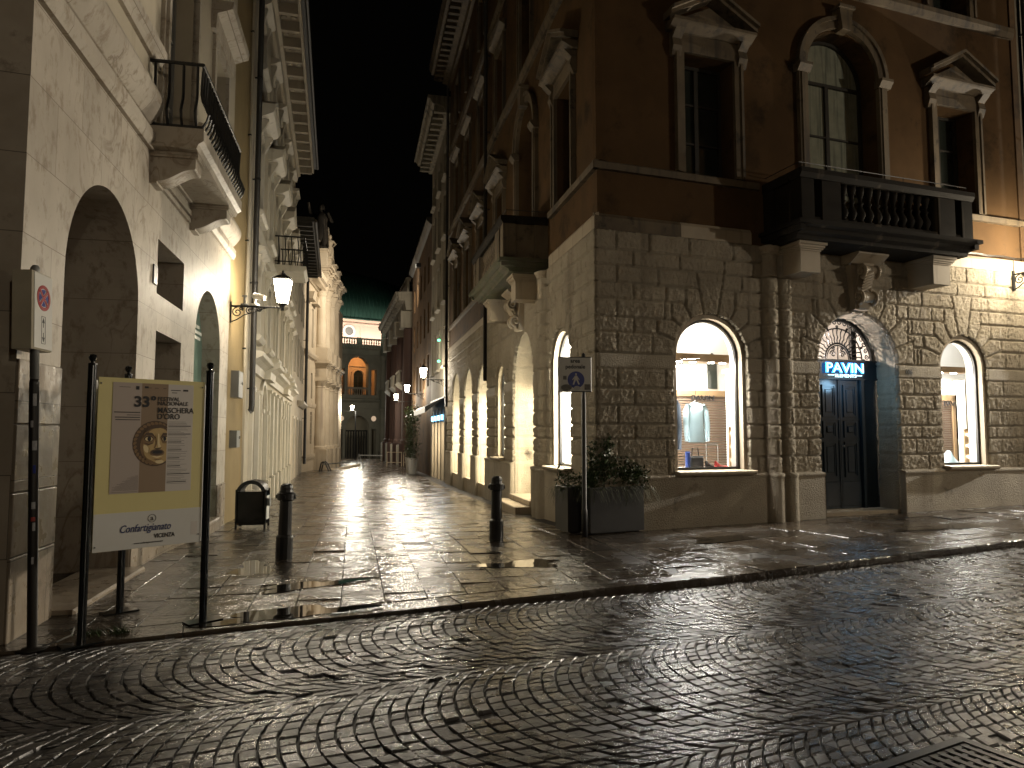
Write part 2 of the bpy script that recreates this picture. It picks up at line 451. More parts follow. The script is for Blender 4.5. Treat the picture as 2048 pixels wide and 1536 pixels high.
def text(body, name, m, parent, origin, xdir, ydir, size, depth=0.003, align='LEFT', shear=0.0, bold=0.0, sx=1.0):
    """flat lettering: origin, reading direction and up direction in the world"""
    cu = D.curves.new(name, 'FONT'); cu.body = body; cu.size = size; cu.extrude = depth / 2
    cu.align_x = align; cu.shear = shear; cu.offset = bold; cu.resolution_u = 3
    tmp = D.objects.new(name, cu); link(tmp)
    dg = bpy.context.evaluated_depsgraph_get()
    me = D.meshes.new_from_object(tmp.evaluated_get(dg))
    D.objects.remove(tmp)
    n = len(me.vertices); co = np.zeros(n * 3); me.vertices.foreach_get("co", co); co = co.reshape(-1, 3)
    xd = np.array(xdir, float); yd = np.array(ydir, float); nd = np.cross(xd, yd)
    W = np.array(origin, float) + co[:, :1] * sx * xd + co[:, 1:2] * yd + co[:, 2:3] * nd
    F = [tuple(p.vertices) for p in me.polygons]
    D.meshes.remove(me)
    return mesh_np(name, W, F, m, parent)
def point(name, loc, power, col, radius=0.1, parent=None):
    l = D.lights.new(name, 'POINT'); l.energy = power; l.color = col; l.shadow_soft_size = radius
    o = link(D.objects.new(name, l)); o.location = loc
    if parent is not None:
        o.parent = parent
    return o
def area(name, loc, target, sx, sy, power, col, parent=None, spread=None):
    from mathutils import Vector
    l = D.lights.new(name, 'AREA'); l.shape = 'RECTANGLE'; l.size = sx; l.size_y = sy; l.energy = power; l.color = col
    if spread: l.spread = math.radians(spread)
    o = link(D.objects.new(name, l)); o.location = loc
    o.rotation_euler = (Vector(target) - Vector(loc)).to_track_quat('-Z', 'Y').to_euler()
    if parent is not None:
        o.location = [a - b for a, b in zip(loc, ORG.get(parent.name, (0, 0, 0)))]
        o.parent = parent
    return o

# ------------------------------------------------------------------ ground, road, pavement
def ground_sheet():
    xs = np.concatenate([[-400, -120, -60], np.arange(-40, 41, 2.0), [60, 120, 400]])
    ys = np.concatenate([[-300, -60, -20], np.arange(-8, 130, 2.0), [160, 250, 500]])
    X, Y = np.meshgrid(xs, ys, indexing='ij')
    Z = gz(X, Y) - 0.16
    n, m = X.shape
    V = np.stack([X, Y, Z], -1).reshape(-1, 3)
    i, j = np.meshgrid(np.arange(n - 1), np.arange(m - 1), indexing='ij')
    a = (i * m + j).ravel()
    return struct(mesh_np('ground', V, np.stack([a, a + m, a + m + 1, a + 1], -1), M['mortar']))
ground_sheet()

def cobbles():
    Wd = 1.62; phm = math.radians(52); R = Wd / 2 / math.sin(phm); p = 0.098; per = 18
    us0, us1 = -6.5, 15.5
    Vs, Fs = [], []
    base = 0
    for k in range(0, 4):
        vc = Wd * k + Wd / 2 + 0.03
        narr = int((us1 - us0) / p)
        cuts = []
        for n in range(narr + 1):
            t = np.linspace(-1, 1, per + 1)
            t[1:-1] += rng.uniform(-0.022, 0.022, per - 1)
            cuts.append(t * phm)
        for n in range(narr):
            ph = cuts[n]
            wob0 = rng.normal(0, 0.003, per + 1); wob1 = rng.normal(0, 0.003, per + 1)
            def P(n_, phi, w):
                u = us0 + n_ * p - R * (np.cos(phi) - math.cos(phm)) + w + (0.4 if k % 2 else 0)
                v = vc + R * np.sin(phi)
                return np.stack([u, v], -1)
            A = P(n, ph, wob0); B = P(n + 1, ph, wob1)
            q = np.stack([A[:-1], A[1:], B[1:], B[:-1]], 1)      # per,4,2
            q = q + rng.normal(0, 0.0022, q.shape)
            c = q.mean(1, keepdims=True)
            if k == 0:
                pass
            # keep out of the view-less area
            m_ = len(q)
            h = rng.normal(0, 0.0022, (m_, 1)) - (rng.random((m_, 1)) < 0.012) * 0.016; tx = rng.normal(0, 0.017, (m_, 1)); ty = rng.normal(0, 0.017, (m_, 1))
            def ring(inset, dz):
                d_ = q - c; L = np.linalg.norm(d_, axis=2, keepdims=True)
                qq = c + d_ * (1 - inset / L)
                dd = qq - c
                x, y = kxy(qq[..., 0], qq[..., 1])
                z = rz_(x, y) + dz + h + tx * dd[..., 0] + ty * dd[..., 1]
                return np.stack([x, y, z], -1)
            r0 = ring(0.0065, -0.04); r1 = ring(0.0080, -0.011); r2 = ring(0.0135, 0.0)
            r2 += 0
            cx, cy = kxy(c[:, 0, 0], c[:, 0, 1])
            cz = rz_(cx, cy) + 0.0008 + h[:, 0]
            cc = np.stack([cx, cy, cz], -1)[:, None, :]
            V = np.concatenate([r0, r1, r2, cc], 1)   # m,13,3
            Vs.append(V.reshape(-1, 3))
            b = base + np.arange(m_)[:, None] * 13
            for a in (0, 4):
                for i in range(4):
                    j = (i + 1) % 4
                    Fs.append(np.concatenate([b + a + i, b + a + j, b + a + 4 + j, b + a + 4 + i], 1))
            for i in range(4):
                j = (i + 1) % 4
                Fs.append(np.concatenate([b + 8 + i, b + 8 + j, b + 12, b + 12], 1))
            base += m_ * 13
    V = np.concatenate(Vs); F = np.concatenate(Fs)
    quad = F[F[:, 2] != F[:, 3]]; tri = F[F[:, 2] == F[:, 3]][:, :3]
    me = D.meshes.new('cobbled_road')
    me.vertices.add(len(V)); me.vertices.foreach_set("co", V.ravel())
    li = np.concatenate([quad.ravel(), tri.ravel()]).astype(np.int32)
    me.loops.add(len(li)); me.loops.foreach_set("vertex_index", li)
    nq, nt_ = len(quad), len(tri)
    me.polygons.add(nq + nt_)
    ls = np.concatenate([np.arange(nq) * 4, nq * 4 + np.arange(nt_) * 3]).astype(np.int32)
    lt = np.concatenate([np.full(nq, 4), np.full(nt_, 3)]).astype(np.int32)
    me.polygons.foreach_set("loop_start", ls); me.polygons.foreach_set("loop_total", lt)
    me.update(calc_edges=True)
    me.polygons.foreach_set("use_smooth", [False] * (nq + nt_))
    me.materials.append(M["cobble"])
    return struct(link(D.objects.new('cobbled_road', me)))
cobbles()
# road bed under and beyond the cobbles
def strip(name, us, vs, zf, m):
    U, Vv = np.meshgrid(us, vs, indexing='ij')
    X, Y = kxy(U, Vv); Z = zf(X, Y)
    n, k = X.shape; V = np.stack([X, Y, Z], -1).reshape(-1, 3)
    i, j = np.meshgrid(np.arange(n - 1), np.arange(k - 1), indexing='ij'); a = (i * k + j).ravel()
    return struct(mesh_np(name, V, np.stack([a, a + k, a + k + 1, a + 1], -1), m))
strip('road_bed', np.arange(-60, 80, 1.0), np.arange(-0.01, 14, 0.5), lambda x, y: rz_(x, y) - 0.016, M['mortar'])

def clip(poly, a, b, c):
    """keep a*x+b*y<=c"""
    out = []
    n = len(poly)
    for i in range(n):
        p, q = poly[i], poly[(i + 1) % n]
        fp = a * p[0] + b * p[1] - c; fq = a * q[0] + b * q[1] - c
        if fp <= 0: out.append(p)
        if fp * fq < 0:
            t = fp / (fp - fq); out.append((p[0] + (q[0] - p[0]) * t, p[1] + (q[1] - p[1]) * t))
    return out
def halfplane_front(d):       # keep the side in front of the FR plane by d
    return (-FR.n[0], -FR.n[1], -(FR.n[:2] @ C0) - d)
class Slabs:
    def __init__(self): self.mb = MB()
    def add(self, poly, lift=0.0, gap=0.0045, tilt=0.006, hj=0.0022):
        if len(poly) < 3: return
        P = np.array(poly); c = P.mean(0)
        x, y = P[:, 0], P[:, 1]
        ar = abs(np.dot(x, np.roll(y, -1)) - np.dot(y, np.roll(x, -1))) / 2
        if ar < 0.01: return
        h = random.gauss(0, hj); tx = random.gauss(0, tilt); ty = random.gauss(0, tilt)
        def ring(ins, dz):
            d = P - c; L = np.linalg.norm(d, axis=1, keepdims=True)
            Q = c + d * (1 - ins / L)
            z = gz(Q[:, 0], Q[:, 1]) + lift + dz + h + tx * (Q[:, 0] - c[0]) + ty * (Q[:, 1] - c[1])
            return [(q[0], q[1], zz) for q, zz in zip(Q, z)]
        n = len(P)
        vs = ring(gap, -0.035) + ring(gap, -0.006) + ring(gap + 0.007, 0.0)
        fs = []
        for a in (0, n):
            for i in range(n):
                j = (i + 1) % n
                fs.append((a + i, a + j, a + n + j, a + n + i))
        fs.append(tuple(range(2 * n, 3 * n)))
        self.mb.add(vs, fs)
SL = Slabs()
SDa = math.radians(-12.6)
dS = np.array([math.sin(SDa), math.cos(SDa)]); nS = np.array([math.cos(SDa), -math.sin(SDa)])
O = np.array([1.1, 11.2])
kern = KV @ K0                 # kerb line: KV.x = kern ; inside pavement: KV.x <= kern
def inner(poly, lane=True):
    poly = clip(poly, KV[0], KV[1], kern - 0.36)
    return poly
# lane paving: columns along the lane
wcol = 0.40
for c in range(-24, 7):
    a0 = c * wcol; t = -9.0 - random.random()
    while t < 42:
        Lh = random.uniform(0.42, 0.85) * (1.0 if t < 12 else 1.25)
        cs = [(a0, t), (a0 + wcol, t), (a0 + wcol, t + Lh), (a0, t + Lh)]
        poly = [tuple(O + nS * a + dS * b) for a, b in cs]
        t += Lh
        poly = inner(poly)
        # the part in front of the corner building is laid the other way
        if len(poly) < 3: continue
        cx = np.mean([p[0] for p in poly]); cy = np.mean([p[1] for p in poly])
        q = clip(poly, nS[0], nS[1], float(nS @ O) - 0.02)
        SL.add(q)
# pavement along the front of the corner building
for r in range(0, 16):
    b0 = -6.3 + r * 0.46
    t = -3.0 - random.random() * 0.5
    while t < 16:
        Lh = random.uniform(0.6, 1.15)
        cs = [(t, b0), (t + Lh, b0), (t + Lh, b0 + 0.46), (t, b0 + 0.46)]
        poly = [tuple(C0 + FR.d[:2] * a - FR.n[:2] * b) for a, b in cs]
        t += Lh
        poly = inner(poly)
        poly = clip(poly, -nS[0], -nS[1], -float(nS @ O) - 0.02)
        poly = clip(poly, *halfplane_front(-0.1))
        SL.add(poly)
SL.mb.obj('pavement', M['slab'])
struct(D.objects['pavement'])
# kerb stones along the road
kb = MB(); t = -9.0
while t < 17:
    Lh = random.uniform(0.9, 1.5)
    u0, u1 = t + 0.004, t + Lh - 0.004
    dz = random.gauss(0, 0.002)
    rows = []
    for v, z in ((-0.355, -0.03), (-0.355, -0.004), (-0.345, 0.0), (-0.02, 0.0), (-0.002, -0.016), (0.0, -0.22)):
        for u in (u0, u1):
            x, y = kxy(u, v); rows.append((x, y, float(gz(x, y)) + z + dz))
    fs = [(2 * i, 2 * i + 1, 2 * i + 3, 2 * i + 2) for i in range(5)]
    kb.add(rows, fs + [(0, 2, 4, 6, 8, 10), (11, 9, 7, 5, 3, 1)])
    t += Lh
struct(kb.obj('kerb', M['slab']))
# joints and the square beyond
def poly_sheet(name, x0, x1, y0, y1, step, dz, m, vlim=None):
    xs = np.arange(x0, x1 + step, step); ys = np.arange(y0, y1 + step, step)
    X, Y = np.meshgrid(xs, ys, indexing='ij'); Z = gz(X, Y) + dz
    n, k = X.shape; V = np.stack([X, Y, Z], -1).reshape(-1, 3)
    i, j = np.meshgrid(np.arange(n - 1), np.arange(k - 1), indexing='ij'); a = (i * k + j).ravel()
    F = np.stack([a, a + k, a + k + 1, a + 1], -1)
    cx = V[F].mean(1)
    keep = (KV[0] * cx[:, 0] + KV[1] * cx[:, 1]) < kern - 0.3
    return struct(mesh_np(name, V, F[keep], m))
poly_sheet('paving_joints', -16, 18, -2, 58, 0.5, -0.009, M['mortar'])
far = Slabs()
for i in range(-22, 8):
    t = 52.0
    while t < 98:
        Lh = random.uniform(1.0, 1.6)
        cx0 = -10 + i * 1.0
        far.add([(cx0, t), (cx0 + 1, t), (cx0 + 1, t + Lh), (cx0, t + Lh)])
        t += Lh
struct(far.mb.obj('square_paving', M['slab']))
# shallow puddles
def puddle(cx, cy, rx, ry, az, k, lift=0.0055):
    n = 36; vs = []; a = math.radians(az)
    for i in range(n):
        th = 2 * math.pi * i / n
        r = 1 + 0.28 * math.sin(3 * th + k) + 0.16 * math.sin(5 * th + 2.1 * k) + 0.08 * math.sin(9 * th + k)
        u, v = rx * r * math.cos(th), ry * r * math.sin(th)
        x = cx + u * math.sin(a) + v * math.cos(a); y = cy + u * math.cos(a) - v * math.sin(a)
        vs.append((x, y, float(gz(cx, cy)) + lift))
    return vs
pm = MB()
for (cx, cy, rx, ry, az, k) in ((-1.95, 6.25, 0.62, 0.2, 65, 0.3), (-2.1, 7.4, 0.5, 0.16, 60, 1.3),
                                (-3.0, 8.3, 0.5, 0.2, -12, 2.2), (0.1, 8.6, 0.5, 0.22, 70, 4.2), (3.4, 10.6, 0.9, 0.22, 68, 0.9),
                                (7.0, 11.4, 0.9, 0.25, 68, 5.0)):
    vs = puddle(cx, cy, rx, ry, az, k); pm.add(vs, [tuple(range(len(vs)))])
struct(pm.obj('puddle_water', M['water']))

# ------------------------------------------------------------------ facade tools
def hfield(name, fr, S, Z, H, mask, m, parent, mapf=None, smooth=True):
    """height-field relief on a facade with skirts round its holes"""
    ns, nz = H.shape
    SS, ZZ = np.meshgrid(S, Z, indexing='ij')
    P = fr.arr(SS, ZZ, H) if mapf is None else mapf(SS, ZZ, H)
    idx = np.arange(ns * nz).reshape(ns, nz)
    cell = mask
    i, j = np.nonzero(cell)
    F = np.stack([idx[i, j], idx[i + 1, j], idx[i + 1, j + 1], idx[i, j + 1]], -1)
    B = (fr.arr(SS, ZZ, np.zeros_like(H)) if mapf is None else mapf(SS, ZZ, np.zeros_like(H))).reshape(-1, 3)
    V = P.reshape(-1, 3)
    off = len(V)
    pad = np.zeros((cell.shape[0] + 2, cell.shape[1] + 2), bool); pad[1:-1, 1:-1] = cell
    sk = []
    for di, dj, a, b in ((-1, 0, (0, 0), (0, 1)), (1, 0, (1, 0), (1, 1)), (0, -1, (0, 0), (1, 0)), (0, 1, (0, 1), (1, 1))):
        nb = pad[1 + di:1 + di + cell.shape[0], 1 + dj:1 + dj + cell.shape[1]]
        ii, jj = np.nonzero(cell & ~nb)
        A = idx[ii + a[0], jj + a[1]]; Bq = idx[ii + b[0], jj + b[1]]
        sk.append(np.stack([A, Bq, Bq + off, A + off], -1))
    F = np.concatenate([F] + sk)
    V = np.concatenate([V, B])
    used = np.unique(F); remap = np.full(len(V), -1); remap[used] = np.arange(len(used))
    return mesh_np(name, V[used], remap[F], m, parent, smooth)

COURSES = [0.86, 1.16, 1.47, 1.71, 2.02, 2.30, 2.63, 2.88, 3.22, 3.47, 3.77, 4.05, 4.33, 4.59, 4.91]
def rustication(name, fr, s0, s1, step, ops, ribs, parent, seed, plinth_gaps, flip=False, zlow=-0.75):
    """ops: (sc, hw, zbottom, arch?) ; heights of the blocks in front of the wall plane"""
    S = np.arange(s0, s1 + step / 2, step); Z = np.arange(zlow, 4.91 + step / 2, step)
    Z = np.append(Z[:-1], 4.91)
    SS, ZZ = np.meshgrid(S, Z, indexing='ij')
    joint = np.full(SS.shape, 9.0)
    smooth_ = np.zeros(SS.shape, bool)
    r_ = random.Random(seed)
    # voussoirs
    vous = np.full(SS.shape, -9.0); invous = np.zeros(SS.shape, bool)
    SPR = 2.88
    for (sc, hw, zb, arch) in ops:
        if not arch: continue
        x = SS - sc; z = ZZ - SPR; rr = np.hypot(x, z)
        k = hw / 0.74
        tops = [4.33, 4.05, 3.77, 3.47, 3.22] if hw < 0.85 else [4.59, 4.33, 4.05, 3.77, 3.47]
        lims = [0.3, 0.50, 0.78, 1.06, 1.16] if hw < 0.85 else [0.4, 0.66, 0.95, 1.22, 1.35]
        if hw > 1.0: lims = [l * 1.12 for l in lims]
        angs = [0, 11, 31, 51, 71, 90]
        for side in (-1, 1):
            for i in range(5):
                a0, a1 = math.radians(angs[i]), math.radians(angs[i + 1])
                if i == 0:
                    if side < 0: continue
                    lo = -math.radians(11)
                    c1 = x * math.cos(lo) - z * math.sin(lo); c2 = -x * math.cos(a1) + z * math.sin(a1)
                    c = np.minimum(c1, c2)
                else:
                    xs_ = x * side
                    c1 = xs_ * math.cos(a0) - z * math.sin(a0)
                    c2 = -xs_ * math.cos(a1) + z * math.sin(a1)
                    c = np.minimum(c1, c2)
                    c = np.minimum(c, lims[i] - xs_)
                c = np.minimum(c, tops[i] - ZZ)
                c = np.minimum(c, rr - hw + 0.04)
                c = np.minimum(c, np.where(z > -0.001, 9, -1))
                ins = c > 0
                joint[ins] = np.where(ins, c, 0)[ins]
                invous |= ins
                vous = np.maximum(vous, c)
    # courses
    for ci in range(len(COURSES) - 1):
        z0, z1 = COURSES[ci], COURSES[ci + 1]
        row = (ZZ >= z0) & (ZZ < z1) & ~invous
        plain = abs(z0 - 2.63) < 0.01
        cuts = [s0 - 0.5]
        t = 0.31 if ci % 2 else 0.62
        if plain: t = 99
        if t < 99: cuts = [-0.6]
        while t < s1 + 1:
            cuts.append(t); t += r_.choice([0.62, 0.78, 0.9]) if not plain else 9
        cuts.append(s1 + 3)
        cuts = np.array(cuts)
        # no joints hidden in an opening's immediate edge
        q = SS[row]
        k = np.searchsorted(cuts, q)
        dl = q - cuts[np.clip(k - 1, 0, len(cuts) - 1)]; dr = cuts[np.clip(k, 0, len(cuts) - 1)] - q
        dz = np.minimum(ZZ[row] - z0, z1 - ZZ[row])
        j = np.minimum(np.minimum(dl, dr), dz)
        j = np.minimum(j, np.abs(vous[row]))
        joint[row] = j
        if plain: smooth_ |= row
    inope = np.full(SS.shape, 9.0)
    for (sc, hw, zb, arch) in ops:
        x = np.abs(SS - sc)
        d = np.where(ZZ > SPR, np.hypot(x, ZZ - SPR) - hw, x - hw) if arch else x - hw
        d = np.where(ZZ < zb, np.maximum(d, zb - ZZ), d)
        inope = np.minimum(inope, d)
    edge = np.where((ZZ > 0.86) & ~smooth_, np.clip(inope, 0, 9), 9)
    j = np.minimum(joint, edge * 1.5 + 0.008)
    body = sm(j / 0.022)
    n1 = vn(SS * 24 + 5, ZZ * 24, seed); n2 = vn(SS * 46, ZZ * 34 + 9, seed + 1); n3 = vn(SS * 5, ZZ * 5, seed + 2)
    rough = (n1 - 0.5) * 0.012 + (n2 - 0.5) * 0.030
    H = 0.008 + body * (0.072 + rough)
    H = np.where(smooth_, 0.085 - 0.02 * (1 - sm(joint / 0.012)), H)
    pl = ZZ < 0.86
    H = np.where(pl, 0.135 + (vn(SS * 3, ZZ * 3, 3) - 0.5) * 0.006, H)
    H = np.where((ZZ > 0.80) & pl, 0.15, H)
    for (a, b) in ribs:
        c = (a + b) / 2; r = (b - a) / 2
        x = np.clip(np.abs(SS - c) / r, 0, 1)
        H = H + np.where(np.abs(SS - c) < r, np.sqrt(np.clip(1 - x * x, 0, 1)) * (r * 0.95), 0)
    sc_, zc_ = (S[:-1] + S[1:]) / 2, (Z[:-1] + Z[1:]) / 2
    Sc, Zc = np.meshgrid(sc_, zc_, indexing='ij')
    mask = np.ones(Sc.shape, bool)
    for (sc, hw, zb, arch) in ops:
        x = np.abs(Sc - sc)
        wob = (vn(Sc * 30, Zc * 30, 2) - 0.5) * 0.03 * (Zc > 0.86)
        d = np.where(Zc > SPR, np.hypot(x, Zc - SPR) - hw, x - hw) if arch else x - hw
        mask &= ~((d < wob) & (Zc > zb))
    return hfield(name, fr, S, Z, H, mask, M['rustic'], parent)

def wall_open(mb, fr, s0, s1, z0, z1, ops, d=0.0, n=16):
    """flat wall with holes; ops (a,b,zb,zt,arch): arch adds a half circle above zt"""
    ss = sorted({s0, s1} | {x for o in ops for x in o[:2]})
    zz = sorted({z0, z1} | {o[2] for o in ops} | {o[3] + ((o[1] - o[0]) / 2 if o[4] else 0) for o in ops})
    ss = [s for s in ss if s0 <= s <= s1]; zz = [z for z in zz if z0 <= z <= z1]
    for i in range(len(ss) - 1):
        for j in range(len(zz) - 1):
            cs, cz = (ss[i] + ss[i + 1]) / 2, (zz[j] + zz[j + 1]) / 2
            hit = False
            for o in ops:
                top = o[3] + ((o[1] - o[0]) / 2 if o[4] else 0)
                if o[0] < cs < o[1] and o[2] < cz < top: hit = True
            if not hit:
                mb.add([fr.pt(ss[i], zz[j], d), fr.pt(ss[i + 1], zz[j], d), fr.pt(ss[i + 1], zz[j + 1], d), fr.pt(ss[i], zz[j + 1], d)], [(0, 1, 2, 3)])
    for o in ops:
        if not o[4]: continue
        r = (o[1] - o[0]) / 2; sc = (o[0] + o[1]) / 2; top = o[3] + r
        for k in range(n):
            a0, a1 = math.pi * k / n, math.pi * (k + 1) / n
            p0 = (sc + r * math.cos(a0), o[3] + r * math.sin(a0)); p1 = (sc + r * math.cos(a1), o[3] + r * math.sin(a1))
            mb.add([fr.pt(p0[0], p0[1], d), fr.pt(p1[0], p1[1], d), fr.pt(p1[0], top, d), fr.pt(p0[0], top, d)], [(0, 1, 2, 3)])
def reveal(mb, fr, o, d0, d1, n=16, bottom=True):
    a, b, zb, zt, arch = o
    out = [(a, zb), (a, zt)]
    if arch:
        r = (b - a) / 2; sc = (a + b) / 2
        out += [(sc - r * math.cos(math.pi * k / n), zt + r * math.sin(math.pi * k / n)) for k in range(1, n)]
    out += [(b, zt), (b, zb)]
    m = len(out)
    vs = [fr.pt(s, z, d0) for s, z in out] + [fr.pt(s, z, d1) for s, z in out]
    rng_ = range(m if bottom else m - 1)
    mb.add(vs, [(i, (i + 1) % m, m + (i + 1) % m, m + i) for i in rng_])
def rect_frame(mb, fr, a, b, zb, zt, w, d0, d1):
    mb.box(fr, a - w, a, zb, zt + w, d0, d1); mb.box(fr, b, b + w, zb, zt + w, d0, d1)
    mb.box(fr, a, b, zt, zt + w, d0, d1)
def add_window(parent, fr, o, dep, kind='sash', fm='shutter', pm='pane', bars=3, name='window'):
    """joinery set back in an opening; the pane is a sub-part"""
    a, b, zb, zt, arch = o
    top = zt + ((b - a) / 2 if arch else 0)
    mb = MB(); w = 0.06
    mb.box(fr, a, a + w, zb, zt, -dep, -dep + 0.06); mb.box(fr, b - w, b, zb, zt, -dep, -dep + 0.06)
    mb.box(fr, a + w, b - w, zt - w, zt, -dep, -dep + 0.06); mb.box(fr, a + w, b - w, zb, zb + w, -dep, -dep + 0.06)
    c = (a + b) / 2
    mb.box(fr, c - w * 0.7, c + w * 0.7, zb + w, zt - w, -dep, -dep + 0.055)
    for k in range(1, bars):
        z = zb + (zt - zb) * k / bars
        mb.box(fr, a + w, c - w * 0.7, z - 0.018, z + 0.018, -dep, -dep + 0.045)
        mb.box(fr, c + w * 0.7, b - w, z - 0.018, z + 0.018, -dep, -dep + 0.045)
    if arch: mb.archband(fr, c, zt, (b - a) / 2 - w, (b - a) / 2, -dep, -dep + 0.06)
    p = mb.obj(name, M[fm], parent)
    g = MB()
    g.prism(fr, [(a, zb), (b, zb)] + ([(c + (b - a) / 2 * math.cos(math.pi * k / 14), zt + (b - a) / 2 * math.sin(math.pi * k / 14)) for k in range(15)] if arch else [(b, zt), (a, zt)]), -dep - 0.02, -dep + 0.006)
    g.obj('pane', M[pm], p)
    return p
def scroll(cx, cy, r, turns, start, cw=1, n=26):
    """points of a spiral in 2-D"""
    out = []
    for i in range(n + 1):
        t = i / n
        a = start + cw * turns * 2 * math.pi * t
        rr = r * (1 - 0.86 * t)
        out.append((cx + rr * math.cos(a), cy + rr * math.sin(a)))
    return out

# ------------------------------------------------------------------ corner building
CB = thing('corner_building', 'tall brown stucco corner building with rusticated stone ground floor and lit shop windows', 'building', (1.41, 11.51, 0))
OPS_F = [(2.12, 0.74, 0.90, True), (5.38, 0.945, -0.75, True), (8.07, 0.64, 0.90, True)]
OPS_S = [(2.03, 0.70, 0.90, True), (5.15, 1.05, -0.75, True), (7.85, 0.60, 0.90, True), (10.65, 0.85, -0.75, True), (13.5, 0.95, -0.75, True), (16.6, 1.05, -0.75, True)]
RIB_F = [(3.21, 3.50), (3.52, 3.80)]
RIB_S = [(2.95, 3.25), (3.27, 3.57)]
def cut_corner(o):
    return o
rustication('rusticated_wall', FR, -0.09, 10.1, 0.022, OPS_F, RIB_F, CB, 3, [])
rustication('rusticated_wall', SD, -0.09, 19.35, 0.03, OPS_S, RIB_S, CB, 5, [])
mb = MB()
mb.prism(FR, [(-0.10, 0)] * 1 + [(0, 0)], 0, 0) if False else None
pc = [FR.pt(0.05, 0, 0.148), FR.pt(-0.155, 0, 0.148), SD.pt(0.05, 0, 0.148), FR.pt(0.05, 0, 0)]
mb.add([(p[0], p[1], -0.4) for p in pc] + [(p[0], p[1], 0.855) for p in pc], [(0, 1, 2, 3), (7, 6, 5, 4), (0, 4, 5, 1), (1, 5, 6, 2), (2, 6, 7, 3), (3, 7, 4, 0)])
mb.obj('plinth_corner', M['rustic'], CB)
# courses
mb = MB()
prof = [(0.0, 4.912), (0.085, 4.912), (0.085, 5.12), (0.05, 5.18), (0.0, 5.19)]
sb_ = MB(); sb_.sweep(FR, prof, -0.085, 1.55); sb_.obj('belt_course', M['trim_d'], CB)
mb.sweep(FR, prof, 1.55, 3.0); mb.sweep(FR, prof, 7.45, 10.1)
mb.sweep(SD, prof, -0.08, 2.75); mb.sweep(SD, prof, 7.2, 19.35)
mb.objs('belt_course', M['trim'], CB)
mb = MB()
prof = [(0.0, 5.93), (0.09, 5.93), (0.10, 6.04), (0.06, 6.07), (0.0, 6.07)]
mb.sweep(FR, prof, -0.09, 3.2); mb.sweep(FR, prof, 7.5, 10.1); mb.sweep(SD, prof, -0.09, 2.8); mb.sweep(SD, prof, 7.2, 19.35)
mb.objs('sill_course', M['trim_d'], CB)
mb = MB()
prof = [(0.0, 10.05), (0.07, 10.05), (0.11, 10.16), (0.11, 10.26), (0.0, 10.28)]
mb.sweep(FR, prof, -0.1, 9.95); mb.sweep(SD, prof, -0.1, 19.35)
prof = [(0.0, 13.55), (0.07, 13.55), (0.11, 13.66), (0.11, 13.75), (0.0, 13.77)]
mb.sweep(FR, prof, -0.1, 10.0); mb.sweep(SD, prof, -0.1, 19.35)
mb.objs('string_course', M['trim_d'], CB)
# upper walls with their openings
UF = [(1.68, 2.73, 6.08, 8.25, False), (4.36, 6.10, 5.19, 8.45, True), (7.64, 8.70, 6.08, 8.25, False),
      (1.68, 2.73, 10.3, 12.4, False), (4.7, 5.75, 10.3, 12.4, False), (7.64, 8.70, 10.3, 12.4, False)]
SC = [1.85, 4.95, 8.1, 11.1, 14.0, 16.8]
US = []
for i, c in enumerate(SC):
    US.append((c - 0.53, c + 0.53, 6.08, 8.25, False) if i != 1 else (c - 0.87, c + 0.87, 5.19, 8.45, True))
for c in SC:
    US.append((c - 0.53, c + 0.53, 10.3, 12.4, False))
    US.append((c - 0.45, c + 0.45, 14.3, 15.9, False))
mb = MB()
wall_open(mb, FR, 0, 10.1, 4.9, 17.6, UF)
mb.box(FR, 9.93, 10.1, 5.2, 17.4, 0.0, 0.035)
for o in UF: reveal(mb, FR, o, 0, -0.46)
mb.obj('upper_wall', M['stucco'], CB)
mb = MB()
wall_open(mb, SD, 0, 19.35, 4.9, 17.6, US)
for o in US: reveal(mb, SD, o, 0, -0.46)
mb.obj('upper_wall', M['stucco'], CB)
mb = MB(); mb.box(FR, -0.02, 0.16, 6.1, 17.4, -0.1, 0.022); mb.box(SD, -0.02, 0.16, 6.1, 17.4, -0.1, 0.022)
mb.obj('corner_strip', M['stucco'], CB)
